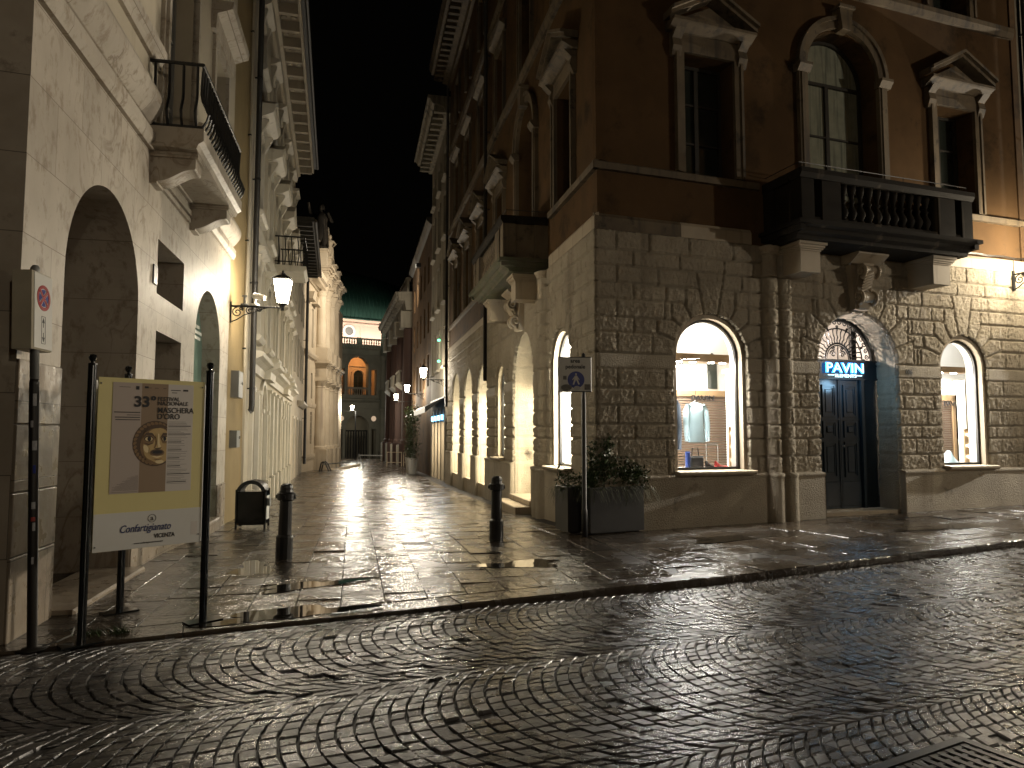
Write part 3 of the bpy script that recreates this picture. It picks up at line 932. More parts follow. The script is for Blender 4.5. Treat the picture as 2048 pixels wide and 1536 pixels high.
def surround(fr, o, kind):
    a, b, zb, zt, arch = o; c = (a + b) / 2
    mb = MB(); w = 0.17
    if kind == 'arch':
        r = (b - a) / 2
        mb.box(fr, a - 0.20, a, zb, zt - 0.12, 0.0, 0.09); mb.box(fr, b, b + 0.20, zb, zt - 0.12, 0.0, 0.09)
        mb.box(fr, a - 0.155, a - 0.045, zb, zt - 0.14, 0.09, 0.115); mb.box(fr, b + 0.045, b + 0.155, zb, zt - 0.14, 0.09, 0.115)
        for x0, x1 in ((a - 0.26, a + 0.03), (b - 0.03, b + 0.26)):
            mb.sweep(fr, [(0, zt - 0.14), (0.12, zt - 0.14), (0.20, zt - 0.03), (0.20, zt + 0.02), (0, zt + 0.02)], x0, x1)
        mb.archband(fr, c, zt + 0.02, r + 0.002, r + 0.20, 0.0, 0.09)
        mb.archband(fr, c, zt + 0.02, r + 0.14, r + 0.22, 0.085, 0.13)
        mb.prism(fr, [(c - 0.10, zt + r - 0.05), (c + 0.10, zt + r - 0.05), (c + 0.16, zt + r + 0.36), (c - 0.16, zt + r + 0.36)], 0.0, 0.20)
        mb.box(fr, c - 0.19, c + 0.19, zt + r + 0.36, zt + r + 0.42, 0, 0.24)
    else:
        for x0, x1 in ((a - w, a), (b, b + w)):
            mb.box(fr, x0, x1, zb, zt + w, 0.0, 0.07)
        mb.box(fr, a, b, zt, zt + w, 0.0, 0.07)
        mb.box(fr, a - w, a - w + 0.05, zb, zt + w, 0.07, 0.10); mb.box(fr, b + w - 0.05, b + w, zb, zt + w, 0.07, 0.10)
        if kind == 'ped':
            h0 = zt + w
            mb.box(fr, a - w - 0.02, b + w + 0.02, h0, h0 + 0.16, 0.0, 0.06)          # frieze
            for x0, x1 in ((a - w - 0.08, a - w + 0.10), (b + w - 0.10, b + w + 0.08)):
                mb.sweep(fr, [(0, h0 - 0.28), (0.07, h0 - 0.28), (0.13, h0 - 0.12), (0.10, h0 + 0.02), (0.24, h0 + 0.15), (0, h0 + 0.15)], x0, x1)
            cp = [(0.0, h0 + 0.15), (0.10, h0 + 0.15), (0.26, h0 + 0.24), (0.30, h0 + 0.25), (0.30, h0 + 0.30), (0, h0 + 0.30)]
            mb.sweep(fr, cp, a - w - 0.16, b + w + 0.16)
            e0, e1, zt0, zt1 = a - w - 0.20, b + w + 0.20, h0 + 0.30, h0 + 0.78
            mb.prism(fr, [(e0 + 0.1, zt0), (e1 - 0.1, zt0), (c, zt1 - 0.08)], 0.0, 0.10)
            for s_ in (-1, 1):
                x0 = e0 if s_ < 0 else e1
                for dd, tk, off in ((0.34, 0.06, 0.10), (0.27, 0.07, 0.03)):
                    mb.prism(fr, [(x0, zt0 + off), (c, zt1 + off), (c, zt1 + off + tk), (x0, zt0 + off + tk)][::1], 0.0, dd)
        elif kind == 'hood':
            h0 = zt + w
            mb.sweep(fr, [(0, h0), (0.05, h0), (0.05, h0 + 0.14), (0.20, h0 + 0.22), (0.22, h0 + 0.30), (0, h0 + 0.32)], a - w - 0.1, b + w + 0.1)
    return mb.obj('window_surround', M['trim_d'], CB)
for i, o in enumerate(UF):
    surround(FR, o, 'arch' if o[4] else ('ped' if i < 3 else 'hood'))
    add_window(CB, FR, o, 0.42, bars=3, pm='curtain' if o[4] else 'pane')
for i, o in enumerate(US):
    k = 'arch' if o[4] else ('ped' if o[2] < 7 else ('hood' if o[2] < 13 else 'plain'))
    surround(SD, o, k)
    add_window(CB, SD, o, 0.42, bars=3)
# the blind between the joinery and the arch over the front balcony
# roof and eaves
mb = MB()
for fr, s1, sg in ((FR, 10.1, 1), (SD, 19.4, 1)):
    pr_ = [(0, 16.7), (0.12, 16.7), (0.15, 16.95), (0.35, 17.0), (0.40, 17.25), (0.85, 17.35), (0.95, 17.6), (0, 17.7)]
    mb.sweep(fr, pr_, -0.9, s1)
    s = 0.2
    while s < s1: mb.box(fr, s, s + 0.16, 17.02, 17.3, 0.1, 0.75); s += 0.42
mb.obj('eaves', M['trim_d'], CB)
mb = MB()
q = [FR.pt(-0.9, 17.72, 0.95), FR.pt(10.3, 17.72, 0.95), FR.pt(10.3, 20.5, -8), SD.pt(19.4, 20.5, -6), SD.pt(19.4, 17.72, 0.95), SD.pt(-0.9, 17.72, 0.95)]
mb.add(q, [(0, 1, 2), (2, 3, 4), (0, 2, 4, 5)])
mb.obj('roof', M['tile'], CB)

# reveals, stone arch trims, sills of the ground floor
def shop_window(fr, sc, hw, zb=0.93, deep=0.34):
    zs = 2.88
    mb = MB()
    o = (sc - hw + 0.07, sc + hw - 0.07, zb, zs, True)
    mb.archband(fr, sc, zs, hw - 0.075, hw + 0.03, -0.16, 0.012)
    mb.box(fr, sc - hw - 0.03, sc - hw + 0.075, zb, zs, -0.16, 0.012); mb.box(fr, sc + hw - 0.075, sc + hw + 0.03, zb, zs, -0.16, 0.012)
    mb.sweep(fr, [(-0.5, zb - 0.08), (0.20, zb - 0.08), (0.24, zb - 0.045), (0.24, zb - 0.012), (0.18, zb), (-0.5, zb + 0.012)], sc - hw - 0.03, sc + hw + 0.03)
    mb.obj('window_jamb', M['trim'], CB)
    mb = MB()
    mb.archband(fr, sc, zs, hw - 0.125, hw - 0.075, -0.15, -0.10)
    mb.box(fr, sc - hw + 0.075, sc - hw + 0.12, zb, zs, -0.15, -0.10); mb.box(fr, sc + hw - 0.12, sc + hw - 0.075, zb, zs, -0.15, -0.10)
    mb.box(fr, sc - hw + 0.12, sc + hw - 0.12, zb + 0.012, zb + 0.05, -0.15, -0.10)
    p = mb.obj('shop_window', M['iron'], CB)
    g = MB(); r = hw - 0.125
    g.add([fr.pt(sc - r, zb + 0.05, -0.13), fr.pt(sc + r, zb + 0.05, -0.13)] + [fr.pt(sc + r * math.cos(math.pi * k / 20), zs + r * math.sin(math.pi * k / 20), -0.13) for k in range(21)], [tuple(range(23))])
    g.obj('pane', M['glass'], p)
    mb = MB(); reveal(mb, fr, (sc - hw + 0.07, sc + hw - 0.07, zb + 0.01, zs, True), -0.155, -deep, bottom=True)
    # inner face of the wall round the opening
    mb.obj('inner_reveal', M['shopwall'], CB)
shop_window(FR, 2.12, 0.74); shop_window(FR, 8.07, 0.64)
shop_window(SD, 2.03, 0.70); shop_window(SD, 7.85, 0.60)
def rough_jambs(fr, sc, hw, zb, depth, step=0.03):
    """rusticated inner faces of a doorway, as relief"""
    zs = 2.88; Lz = zs - zb; tot = 2 * Lz + math.pi * hw
    T = np.arange(0, tot + step / 2, step); Dp = np.linspace(0.0, depth, max(4, int(depth / step)))
    def mp_(TT, DD, H):
        x = np.where(TT < Lz, -hw, np.where(TT > tot - Lz, hw, -hw * np.cos((TT - Lz) / hw)))
        z = np.where(TT < Lz, zb + TT, np.where(TT > tot - Lz, zb + tot - TT, zs + hw * np.sin(np.clip((TT - Lz) / hw, 0, math.pi))))
        nx = np.where(TT < Lz, 1.0, np.where(TT > tot - Lz, -1.0, np.cos((TT - Lz) / hw)))
        nz_ = np.where((TT < Lz) | (TT > tot - Lz), 0.0, -np.sin((TT - Lz) / hw))
        return fr.arr(sc + x + nx * H, z + nz_ * H, -DD + 0.012)
    TT, DD = np.meshgrid(T, Dp, indexing='ij')
    zz = np.where(TT < Lz, zb + TT, np.where(TT > tot - Lz, zb + tot - TT, 0))
    j = np.full(TT.shape, 9.0)
    vert = (TT < Lz) | (TT > tot - Lz)
    cz = np.array(COURSES[:8])
    j = np.where(vert, np.min(np.abs(zz[..., None] - cz), -1), j)
    ang = (TT - Lz) / hw
    st = math.pi / 9
    j = np.where(~vert, np.abs((ang / st) - np.round(ang / st)) * st * hw, j)
    body = sm(j / 0.03)
    rough = (vn(TT * 24, DD * 24, 4) - 0.5) * 0.02 + (vn(TT * 50, DD * 50, 5) - 0.5) * 0.012
    H = 0.004 + body * (0.030 + rough)
    smo = (zz > 2.63) & vert
    H = np.where(smo, 0.03, H); H = np.where(vert & (zz < 0.86), 0.05, H)
    H = H * np.minimum(1, (DD + 0.01) / 0.05) + 0.0
    hfield('door_jamb', fr, T, Dp, H, np.ones((len(T) - 1, len(Dp) - 1), bool), M['rustic'], CB, mapf=mp_)
rough_jambs(FR, 5.38, 0.945, 0.08, 0.42)
for (sc, hw, zb, a) in OPS_S:
    if zb < 0: rough_jambs(SD, sc, hw, -0.7, 0.95, 0.04)

# ---- front door
DR = thing('shop_door', 'dark green panelled double door recessed under an iron fanlight', 'door', FR.pt(5.38, 0.09, -0.45))
mb = MB()
zf = 0.12; DP = -0.46
for x0, x1 in ((4.42, 4.86), (5.90, 6.34)):
    mb.box(FR, x0, x1, zf, 2.62, DP - 0.05, DP + 0.02)
    mb.box(FR, x0, x1, 1.36, 1.42, DP + 0.02, DP + 0.035)
mb.box(FR, 4.80, 4.87, zf, 2.62, DP + 0.02, DP + 0.06); mb.box(FR, 5.89, 5.96, zf, 2.62, DP + 0.02, DP + 0.06)
mb.obj('door_frame', M['door'], DR)
mb = MB(); mb.box(FR, 4.40, 6.36, 2.60, 2.98, DP - 0.05, DP + 0.05); mb.box(FR, 4.40, 6.36, 2.955, 2.99, DP - 0.02, DP + 0.09); mb.box(FR, 4.40, 6.36, 2.60, 2.63, DP, DP + 0.07)
mb.obj('transom', M['door'], DR)
for k in (0, 1):
    a = 4.875 + k * 0.51; b = a + 0.50
    mb = MB(); mb.box(FR, a, b, zf + 0.01, 2.60, DP - 0.06, DP)
    def panel(z0, z1, dbl=False, x0=0.09, x1=0.09):
        l, r = a + x0, b - x1
        for (i_, w_, e_) in ((0.0, 0.03, 0.028), (0.036, 0.02, 0.014)):
            mb.box(FR, l + i_, l + i_ + w_, z0 + i_, z1 - i_, DP, DP + e_); mb.box(FR, r - i_ - w_, r - i_, z0 + i_, z1 - i_, DP, DP + e_)
            mb.box(FR, l + i_ + w_, r - i_ - w_, z0 + i_, z0 + i_ + w_, DP, DP + e_); mb.box(FR, l + i_ + w_, r - i_ - w_, z1 - i_ - w_, z1 - i_, DP, DP + e_)
        if dbl: mb.bbox(FR, l + 0.095, r - 0.095, z0 + 0.10, z1 - 0.10, DP, DP + 0.03, 0.01)
        else: mb.bbox(FR, l + 0.08, r - 0.08, z0 + 0.09, z1 - 0.09, DP, DP + 0.016, 0.008)
    panel(1.88, 2.50); panel(1.48, 1.80, True); panel(0.72, 1.40)
    for z in (1.43, 1.82): mb.box(FR, a + 0.02, b - 0.02, z, z + 0.03, DP, DP + 0.02)
    mb.bbox(FR, a + 0.03, b - 0.03, zf + 0.05, 0.64, DP, DP + 0.014, 0.008)
    mb.box(FR, (b - 0.025) if k == 0 else a, b if k == 0 else a + 0.025, zf + 0.01, 2.60, DP, DP + 0.02)
    mb.obj('door_leaf', M['door'], DR)
mb = MB(); mb.lathe(FR.pt(5.42, 1.30, DP + 0.05), [(0.0, 0), (0.02, 0.005), (0.024, 0.02), (0.02, 0.035), (0.0, 0.04)], 12)
mb.obj('door_knob', M['grey'], DR, True)
mb = MB(); mb.box(FR, 4.42, 6.35, 0.05, 0.125, -0.55, 0.02); mb.obj('threshold', M['trim'], DR)
# fanlight grille
GR = MB(); gc = 5.38; g0 = 3.0; Rg = 0.86
def gp(x, z, d=-0.45): return FR.pt(gc + x, g0 + z, d)
GR.archband(FR, gc, g0, Rg - 0.03, Rg + 0.01, -0.48, -0.43); GR.archband(FR, gc, 2.88, 0.86, 1.0, -0.5, -0.44)
GR.tube([gp(0.31 * math.cos(t), 0.31 * math.sin(t)) for t in np.linspace(0, math.pi, 16)], 0.018, 5)
GR.tube([gp(0.27 * math.cos(t), 0.27 * math.sin(t)) for t in np.linspace(0, math.pi, 16)], 0.0125, 5)
GR.tube([gp(0.60 * math.cos(t), 0.60 * math.sin(t)) for t in np.linspace(0, math.pi, 22)], 0.014, 5)
for k in range(17):
    t = math.pi * (k + 0.5) / 17
    GR.tube([gp(r * math.cos(t + 0.03 * math.sin(r * 40)), r * math.sin(t + 0.03 * math.sin(r * 40))) for r in np.linspace(0.31, 0.60, 6)], 0.0125, 5)
for k in range(9):
    t = math.pi * (k + 0.5) / 9; cx, cz = 0.725 * math.cos(t), 0.725 * math.sin(t)
    for cw in (1, -1):
        ox, oz = -math.sin(t) * 0.055 * cw, math.cos(t) * 0.055 * cw
        GR.tube([gp(a, b) for a, b in scroll(cx + ox, cz + oz, 0.058, 1.3, t + (0 if cw > 0 else 0), cw, 16)], 0.0115, 5)
for k in range(9):
    t = math.pi * k / 8; GR.tube([gp(0.585 * math.cos(t), 0.585 * math.sin(t)), gp(0.66 * math.cos(t), 0.66 * math.sin(t))], 0.026, 5)
for cw in (1, -1):
    for q in ((0.12, 0.10, 0.07), (0.10, 0.20, 0.045)):
        GR.tube([gp(cw * a, b) for a, b in scroll(q[0], q[1], q[2], 1.4, 0, 1, 16)], 0.0125, 5)
GR.tube([gp(0, 0), gp(0, 0.27)], 0.012, 5)
GR.obj('fanlight_grille', M['iron'], DR)
mb = MB(); mb.box(FR, 5.83, 5.95, 2.99, 3.9, -0.62, -0.55); mb.obj('fanlight_post', M['dark'], DR)
mb = MB(); mb.box(FR, 4.2, 6.6, 2.99, 4.1, -1.35, -1.3); mb.box(FR, 4.2, 4.25, 2.99, 4.1, -1.3, -0.52); mb.box(FR, 6.55, 6.6, 2.99, 4.1, -1.3, -0.52)
mb.box(FR, 4.2, 6.6, 4.1, 4.15, -1.35, -0.5); mb.box(FR, 4.2, 6.6, 2.92, 2.985, -1.35, -0.52)
mb.obj('lobby_wall', M['shopwall'], CB)
point('lobby_light', np.array(FR.pt(4.6, 3.2, -0.9)) - ORG[CB.name], 240, (1, 0.86, 0.78), 0.05, CB)
# neon sign on the transom
NS = thing('shop_sign', 'glowing white and cyan letter sign on the transom above the dark double door', 'sign', FR.pt(5.46, 2.6, -0.36))
M['neon'] = emis('white_neon', (0.62, 0.93, 1.0), 3.2); M['neonedge'] = emis('cyan_neon_edge', (0.04, 0.32, 0.95), 5.0)
fx = tuple(FR.d); up = (0, 0, 1)
text('PAVIN', 'letters', M['neon'], NS, FR.pt(5.46, 2.735, -0.345), fx, up, 0.265, 0.012, 'CENTER', bold=-0.004, sx=1.28)
text('PAVIN', 'letter_halo', M['neonedge'], NS, FR.pt(5.46, 2.735, -0.362), fx, up, 0.265, 0.012, 'CENTER', bold=0.009, sx=1.28)
text('ELEMENTS', 'small_letters', M['neon'], NS, FR.pt(5.46, 2.640, -0.345), fx, up, 0.088, 0.008, 'CENTER', bold=0.0, sx=1.3)
mb = MB(); mb.box(FR, 5.05, 5.19, 2.675, 2.690, -0.37, -0.35); mb.box(FR, 5.73, 5.87, 2.675, 2.690, -0.37, -0.35)
mb.objs('neon_dash', M['neon'], NS)
point('sign_glow', np.array(FR.pt(5.42, 2.50, -0.10)) - ORG[NS.name], 10, (0.35, 0.68, 1.0), 0.12, NS)
text('106', 'house_number', M['ink'], CB, FR.pt(6.48, 2.70, 0.092), fx, up, 0.125, 0.006, 'LEFT', bold=0.004)

# ---- keystone scrolls and balconies
def keystone(fr, sc, z0, z1):
    mb = MB()
    mb.prism(fr, [(sc - 0.17, z0), (sc + 0.17, z0), (sc + 0.27, z1), (sc - 0.27, z1)], 0.0, 0.20)
    mb.sweep(fr, [(0, z1 - 0.02), (0.30, z1 - 0.02), (0.50, z1 + 0.12), (0.50, z1 + 0.18), (0, z1 + 0.18)], sc - 0.36, sc + 0.36)
    # S-shaped body seen from the side
    body = []
    for i in range(25):
        t = i / 24; z = z0 + 0.02 + (z1 - z0 - 0.04) * t
        body.append((0.20 + 0.13 * t + 0.06 * math.sin(t * math.pi * 2.2 + 0.6), z))
    mb.sweep(fr, [(0.0, z0)] + body + [(0.0, z1)], sc - 0.13, sc + 0.13)
    a = mb.obj('keystone', M['trim'], CB)
    mb = MB()
    for (cz, r, dd) in ((z1 - 0.16, 0.125, 0.30), (z0 + 0.22, 0.13, 0.22)):
        for sd in (-0.16, 0.16):
            pts = [fr.pt(sc + sd, cz + b_, dd + a_) for a_, b_ in scroll(0.05, 0, r, 1.6, -1.6, 1, 26)]
            mb.tube(pts, [0.035 * (1 - 0.5 * i / 26) for i in range(27)], 7)
        mb.tube([fr.pt(sc - 0.16, cz, dd + 0.05), fr.pt(sc + 0.16, cz, dd + 0.05)], 0.10, 12)
    for k in range(6):
        z = z0 + 0.36 + (z1 - z0 - 0.62) * k / 5
        mb.tube([fr.pt(sc - 0.12, z - 0.02, 0.28 + 0.02 * k), fr.pt(sc, z + 0.05, 0.36 + 0.012 * k), fr.pt(sc + 0.12, z - 0.02, 0.28 + 0.02 * k)], [0.02, 0.06, 0.02], 7)
    mb.obj('scroll', M['trim'], a, True)
keystone(FR, 5.38, 3.86, 4.72); keystone(SD, 5.15, 3.96, 4.72)

def baluster_mb(c, h):
    m = MB(); p = [(0.07, 0), (0.07, 0.05), (0.04, 0.07), (0.045, 0.1), (0.085, 0.24), (0.075, 0.32), (0.035, 0.46), (0.03, 0.52), (0.055, 0.57), (0.03, 0.62), (0.035, 0.70), (0.06, 0.84), (0.07, 0.90), (0.07, 1.0)]
    m.lathe(c, [(r * 1.02, z * h) for r, z in p], 12); return m
def balcony(fr, a, b, dep, label=None, mossy=False):
    """stone balcony carried on box consoles between s=a and s=b"""
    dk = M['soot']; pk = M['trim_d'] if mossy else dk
    mb = MB()
    z0 = 4.88
    prof = [(0, z0), (dep - 0.16, z0), (dep - 0.14, z0 + 0.06), (dep - 0.05, z0 + 0.10), (dep - 0.03, z0 + 0.16), (dep + 0.06, z0 + 0.20), (dep + 0.08, z0 + 0.27), (0, z0 + 0.27)]
    mb.sweep(fr, prof, a + 0.06, b - 0.06)
    for x, sg in ((a, 1), (b, -1)):
        # return mouldings on the ends
        for w, zl, zh in ((0.0, 0.20, 0.27), (0.05, 0.10, 0.20)):
            mb.box(fr, min(x - 0.06 * sg + w * sg, x + 0.1 * sg), max(x - 0.06 * sg + w * sg, x + 0.1 * sg), z0 + zl, z0 + zh, 0, dep + 0.075 - w)
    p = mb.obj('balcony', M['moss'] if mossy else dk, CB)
    mb = MB(); zb = z0 + 0.272
    rail = [(dep - 0.26, zb + 0.74), (dep - 0.30, zb + 0.80), (dep - 0.30, zb + 0.90), (dep + 0.03, zb + 0.90), (dep + 0.03, zb + 0.82), (dep - 0.02, zb + 0.74)]
    mb.sweep(fr, rail, a + 0.04, b - 0.04)
    for x0, x1 in ((a + 0.04, a + 0.34), (b - 0.34, b - 0.04)):
        mb.box(fr, x0, x1, zb + 0.74, zb + 0.90, 0.0, dep - 0.31)
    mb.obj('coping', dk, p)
    mb = MB()
    for x0, x1 in ((a + 0.06, a + 0.34), (a + 0.50, a + 0.92), (b - 0.92, b - 0.50), (b - 0.34, b - 0.06)):
        mb.bbox(fr, x0, x1, zb, zb + 0.735, dep - 0.30, dep - 0.02, 0.008)
    mb.box(fr, a + 0.06, b - 0.06, zb, zb + 0.09, dep - 0.27, dep - 0.05)
    for x0, x1 in ((a + 0.06, a + 0.30), (b - 0.30, b - 0.06)):
        mb.box(fr, x0, x1, zb, zb + 0.735, 0.0, 0.28)
        mb.box(fr, x0 + 0.03, x1 - 0.03, zb, zb + 0.735, 0.28, dep - 0.31)
    mb.obj('pedestal', pk, p)
    n = int((b - a - 2.0) / 0.185); st = (b - a - 1.98) / n
    for k in range(n):
        s = a + 0.99 + st * (k + 0.5)
        baluster_mb(np.array(fr.pt(s, zb + 0.09, dep - 0.155)), 0.65).obj('baluster', pk, p, True)
    mb = MB()   # thin wire rail on top
    zt = zb + 1.03
    pts = [fr.pt(a + 0.1, zt, 0.02), fr.pt(a + 0.1, zt, dep - 0.1), fr.pt(b - 0.1, zt, dep - 0.1), fr.pt(b - 0.1, zt, 0.02)]
    mb.tube(pts, 0.008, 5)
    for k in range(6):
        s = a + 0.1 + (b - a - 0.2) * k / 5; mb.tube([fr.pt(s, zb + 0.9, dep - 0.1), fr.pt(s, zt, dep - 0.1)], 0.006, 5)
    mb.obj('wire_rail', M['iron'], p)
    for x in (a + 0.30, b - 0.72):
        mb = MB()
        mb.box(fr, x, x + 0.42, 4.36, 4.73, 0, dep - 0.34)
        for k, (e, zl, zh) in enumerate(((0.015, 4.73, 4.76), (0.04, 4.76, 4.79), (0.06, 4.79, 4.83), (0.09, 4.83, 4.879))):
            mb.box(fr, x - e, x + 0.42 + e, zl, zh, 0, dep - 0.34 + e)
        mb.obj('console', M['trim'], CB)
balcony(FR, 3.28, 7.38, 0.98)
balcony(SD, 3.05, 6.95, 0.98, mossy=True)
for fr, ribs in ((FR, RIB_F), (SD, RIB_S)):
    mb = MB()
    for a, b in ribs:
        c = (a + b) / 2; r = (b - a) / 2
        P0 = np.array(fr.pt(c, 0, 0.075))
        mb.lathe(P0, [(r * 0.98, 4.34), (r * 0.98, 4.74), (r + 0.02, 4.76), (r + 0.02, 4.79), (r + 0.05, 4.83), (r + 0.07, 4.878)], 20)
    mb.obj('half_column_cap', M['trim'], CB, False)

# ---- shop interior behind the corner windows
def room(fr, s0, s1, dback, z0, z1, slat_to, m='shopwall'):
    mb = MB()
    mb.box(fr, s0, s1, slat_to, z1, -dback - 0.05, -dback)
    mb.box(fr, s1, s1 + 0.05, z0, z1, -dback, -0.30)
    mb.box(fr, s0, s1, z1, z1 + 0.05, -dback, -0.32)
    mb.obj('shop_wall', M[m], CB)
    mb = MB(); mb.box(fr, s0, s1, z0 - 0.06, z0, -dback, -0.30); mb.obj('display_floor', M['white_paint'], CB)
room(FR, 0.25, 3.95, 1.25, 0.93, 4.4, 2.36)
BK = -1.25
SW = MB(); z = 0.94
while z < 2.26:
    SW.box(FR, 0.3, 3.9, z, z + 0.026, BK, BK + 0.035); z += 0.050
mb = MB(); mb.box(FR, 0.3, 3.9, 0.93, 2.28, BK - 0.04, BK - 0.001); mb.obj('panel_back', M['shopwall'], CB)
SWo = SW.obj('slatted_panel', M['slat'], CB)
mb = MB(); mb.box(FR, 0.3, 3.9, 2.27, 2.38, BK - 0.01, BK + 0.06); mb.obj('wood_rail', M['wood'], CB)
text('PAVIN', 'wall_letters', M['ink'], CB, FR.pt(2.80, 2.19, BK + 0.06), fx, up, 0.15, 0.02, 'CENTER', bold=-0.002, sx=1.25)
mb = MB(); mb.box(FR, 1.2, 3.12, 2.88, 3.02, -0.98, -0.70); LB = mb.obj('light_bar', M['wood'], CB)
M['down'] = emis('downlight', (1.0, 0.93, 0.82), 60.0)
def downlights(ss, d, z):
    mb = MB()
    for s in ss: mb.lathe(np.array(FR.pt(s, z, d)), [(0.06, -0.006), (0.06, 0.004)], 16)
    mb.obj('downlight', M['down'], LB)
downlights((1.5, 2.05, 2.35, 2.75, 3.0), -0.84, 2.876)
mb = MB(); mb.box(FR, 3.18, 3.42, 0.93, 2.70, -1.0, -0.80); mb.box(FR, 3.13, 3.47, 2.70, 2.78, -1.03, -0.77); mb.obj('display_pillar', M['shopwall'], CB)
def bulb_panel(fr, s, z0, z1, d, w=0.14, power=14):
    mb = MB(); mb.box(fr, s, s + w, z0, z1, d - 0.03, d); p = mb.obj('bulb_panel', M['wood'], CB)
    mb = MB()
    for k in range(3):
        z = z0 + (z1 - z0) * (0.17 + 0.33 * k); c = np.array(fr.pt(s + w / 2, z, d + 0.03))
        mb.lathe(c, [(0.0, -0.024), (0.017, -0.017), (0.024, 0), (0.017, 0.017), (0, 0.024)], 12)
    mb.obj('bulb', M['bulb'], p, True)
M['bulb'] = emis('bulb_glow', (1.0, 0.93, 0.8), 45.0)
bulb_panel(FR, 3.03, 0.95, 1.68, -0.72)
mb = MB(); mb.prism(FR, [(2.95, 2.42), (3.16, 2.42), (3.16, 2.95), (3.13, 3.06), (3.055, 3.12), (2.98, 3.06), (2.95, 2.95)], BK, BK + 0.02); mb.obj('arched_mirror', M['pane'], CB)
mb = MB()
for k in range(5): mb.tube([FR.pt(1.9 + 0.12 * k + 0.2 * math.cos(t + k), 2.95 + 0.16 * math.sin(t * 1.0 + 0.5 * k), BK + 0.03) for t in np.linspace(0, 4.5, 14)], 0.006, 5)
mb.obj('wire_ornament', M['grey'], CB)
area('shop_spot', FR.pt(2.2, 2.86, -0.84), FR.pt(2.3, 0.9, -0.80), 2.0, 0.25, P_SHOP * 0.8, (1.0, 0.92, 0.84), CB)
area('shop_spot', FR.pt(0.85, 2.2, -0.9), FR.pt(3.0, 2.0, 0.0), 0.3, 1.9, P_SHOP * 0.8, (1.0, 0.9, 0.78), CB)
# the window on the lane side has its own lit niche
mb = MB(); mb.box(SD, 2.80, 2.86, 0.93, 4.2, -1.1, -0.34); mb.box(SD, 1.66, 2.80, 0.93, 4.2, -1.16, -1.1); mb.box(SD, 1.66, 2.86, 4.2, 4.26, -1.1, -0.34)
mb.box(SD, 1.2, 2.86, 0.87, 0.93, -1.1, -0.30); mb.obj('niche_wall', M['shopwall'], CB)
mb = MB(); mb.box(SD, 2.775, 2.80, 0.95, 1.72, -0.50, -0.36); p = mb.obj('bulb_panel', M['wood'], CB)
mb = MB()
for z in (1.06, 1.32, 1.58): mb.lathe(np.array(SD.pt(2.75, z, -0.43)), [(0.0, -0.03), (0.022, -0.022), (0.03, 0), (0.022, 0.022), (0, 0.03)], 12)
mb.obj('bulb', M['bulb'], p, True)
area('shop_spot', SD.pt(1.75, 2.2, -0.75), SD.pt(2.8, 1.9, -0.35), 0.3, 1.9, P_SHOP * 0.9, (1.0, 0.92, 0.8), CB)
area('shop_spot', SD.pt(2.1, 2.1, -1.05), SD.pt(2.0, 1.6, 0.5), 0.8, 1.9, P_SHOP * 1.1, (1.0, 0.88, 0.7), CB)
area('shop_spot', FR.pt(2.2, 4.2, -0.9), FR.pt(2.2, 2, -0.8), 1.5, 0.4, P_SHOP * 0.4, (1.0, 0.93, 0.86), CB)
# second room behind the right window
room(FR, 6.75, 10.05, 1.35, 0.93, 4.4, 2.42); BK = -1.35
SW = MB(); z = 0.94
while z < 2.28: SW.box(FR, 6.8, 9.42, z, z + 0.026, BK, BK + 0.035); z += 0.050
mb = MB(); mb.box(FR, 6.8, 9.42, 0.93, 2.30, BK - 0.03, BK - 0.001); mb.obj('panel_back', M['shopwall'], CB)
SW.obj('slatted_panel', M['slat'], CB)
mb = MB(); mb.box(FR, 6.8, 9.5, 2.29, 2.41, BK, BK + 0.06); mb.box(FR, 9.42, 9.5, 0.93, 2.41, BK, BK + 0.06); mb.obj('wood_rail', M['wood'], CB)
text('PAVIN', 'wall_letters', M['ink'], CB, FR.pt(9.36, 2.17, BK + 0.1), fx, up, 0.15, 0.02, 'CENTER', bold=-0.002, sx=1.25)
mb = MB(); mb.box(FR, 7.2, 9.25, 2.86, 2.98, -0.95, -0.70); LB = mb.obj('light_bar', M['wood'], CB)
downlights((7.6, 8.1, 8.5, 8.9), -0.83, 2.856)
bulb_panel(FR, 8.93, 0.95, 1.66, -0.66)
mb = MB(); mb.box(FR, 9.12, 9.34, 0.93, 2.62, -0.95, -0.76); mb.box(FR, 9.08, 9.38, 2.62, 2.70, -0.98, -0.73); mb.obj('display_pillar', M['shopwall'], CB)
area('shop_spot', FR.pt(8.3, 2.84, -0.83), FR.pt(8.3, 0.9, -0.80), 1.6, 0.25, P_SHOP * 0.6, (1.0, 0.94, 0.88), CB)
area('shop_spot', FR.pt(7.1, 2.3, -0.9), FR.pt(8.9, 2.0, 0), 0.3, 1.9, P_SHOP * 0.5, (1.0, 0.9, 0.78), CB)
area('shop_spot', FR.pt(8.3, 4.2, -0.9), FR.pt(8.3, 2, -0.8), 1.5, 0.4, P_SHOP * 0.25, (0.9, 0.93, 1.0), CB)
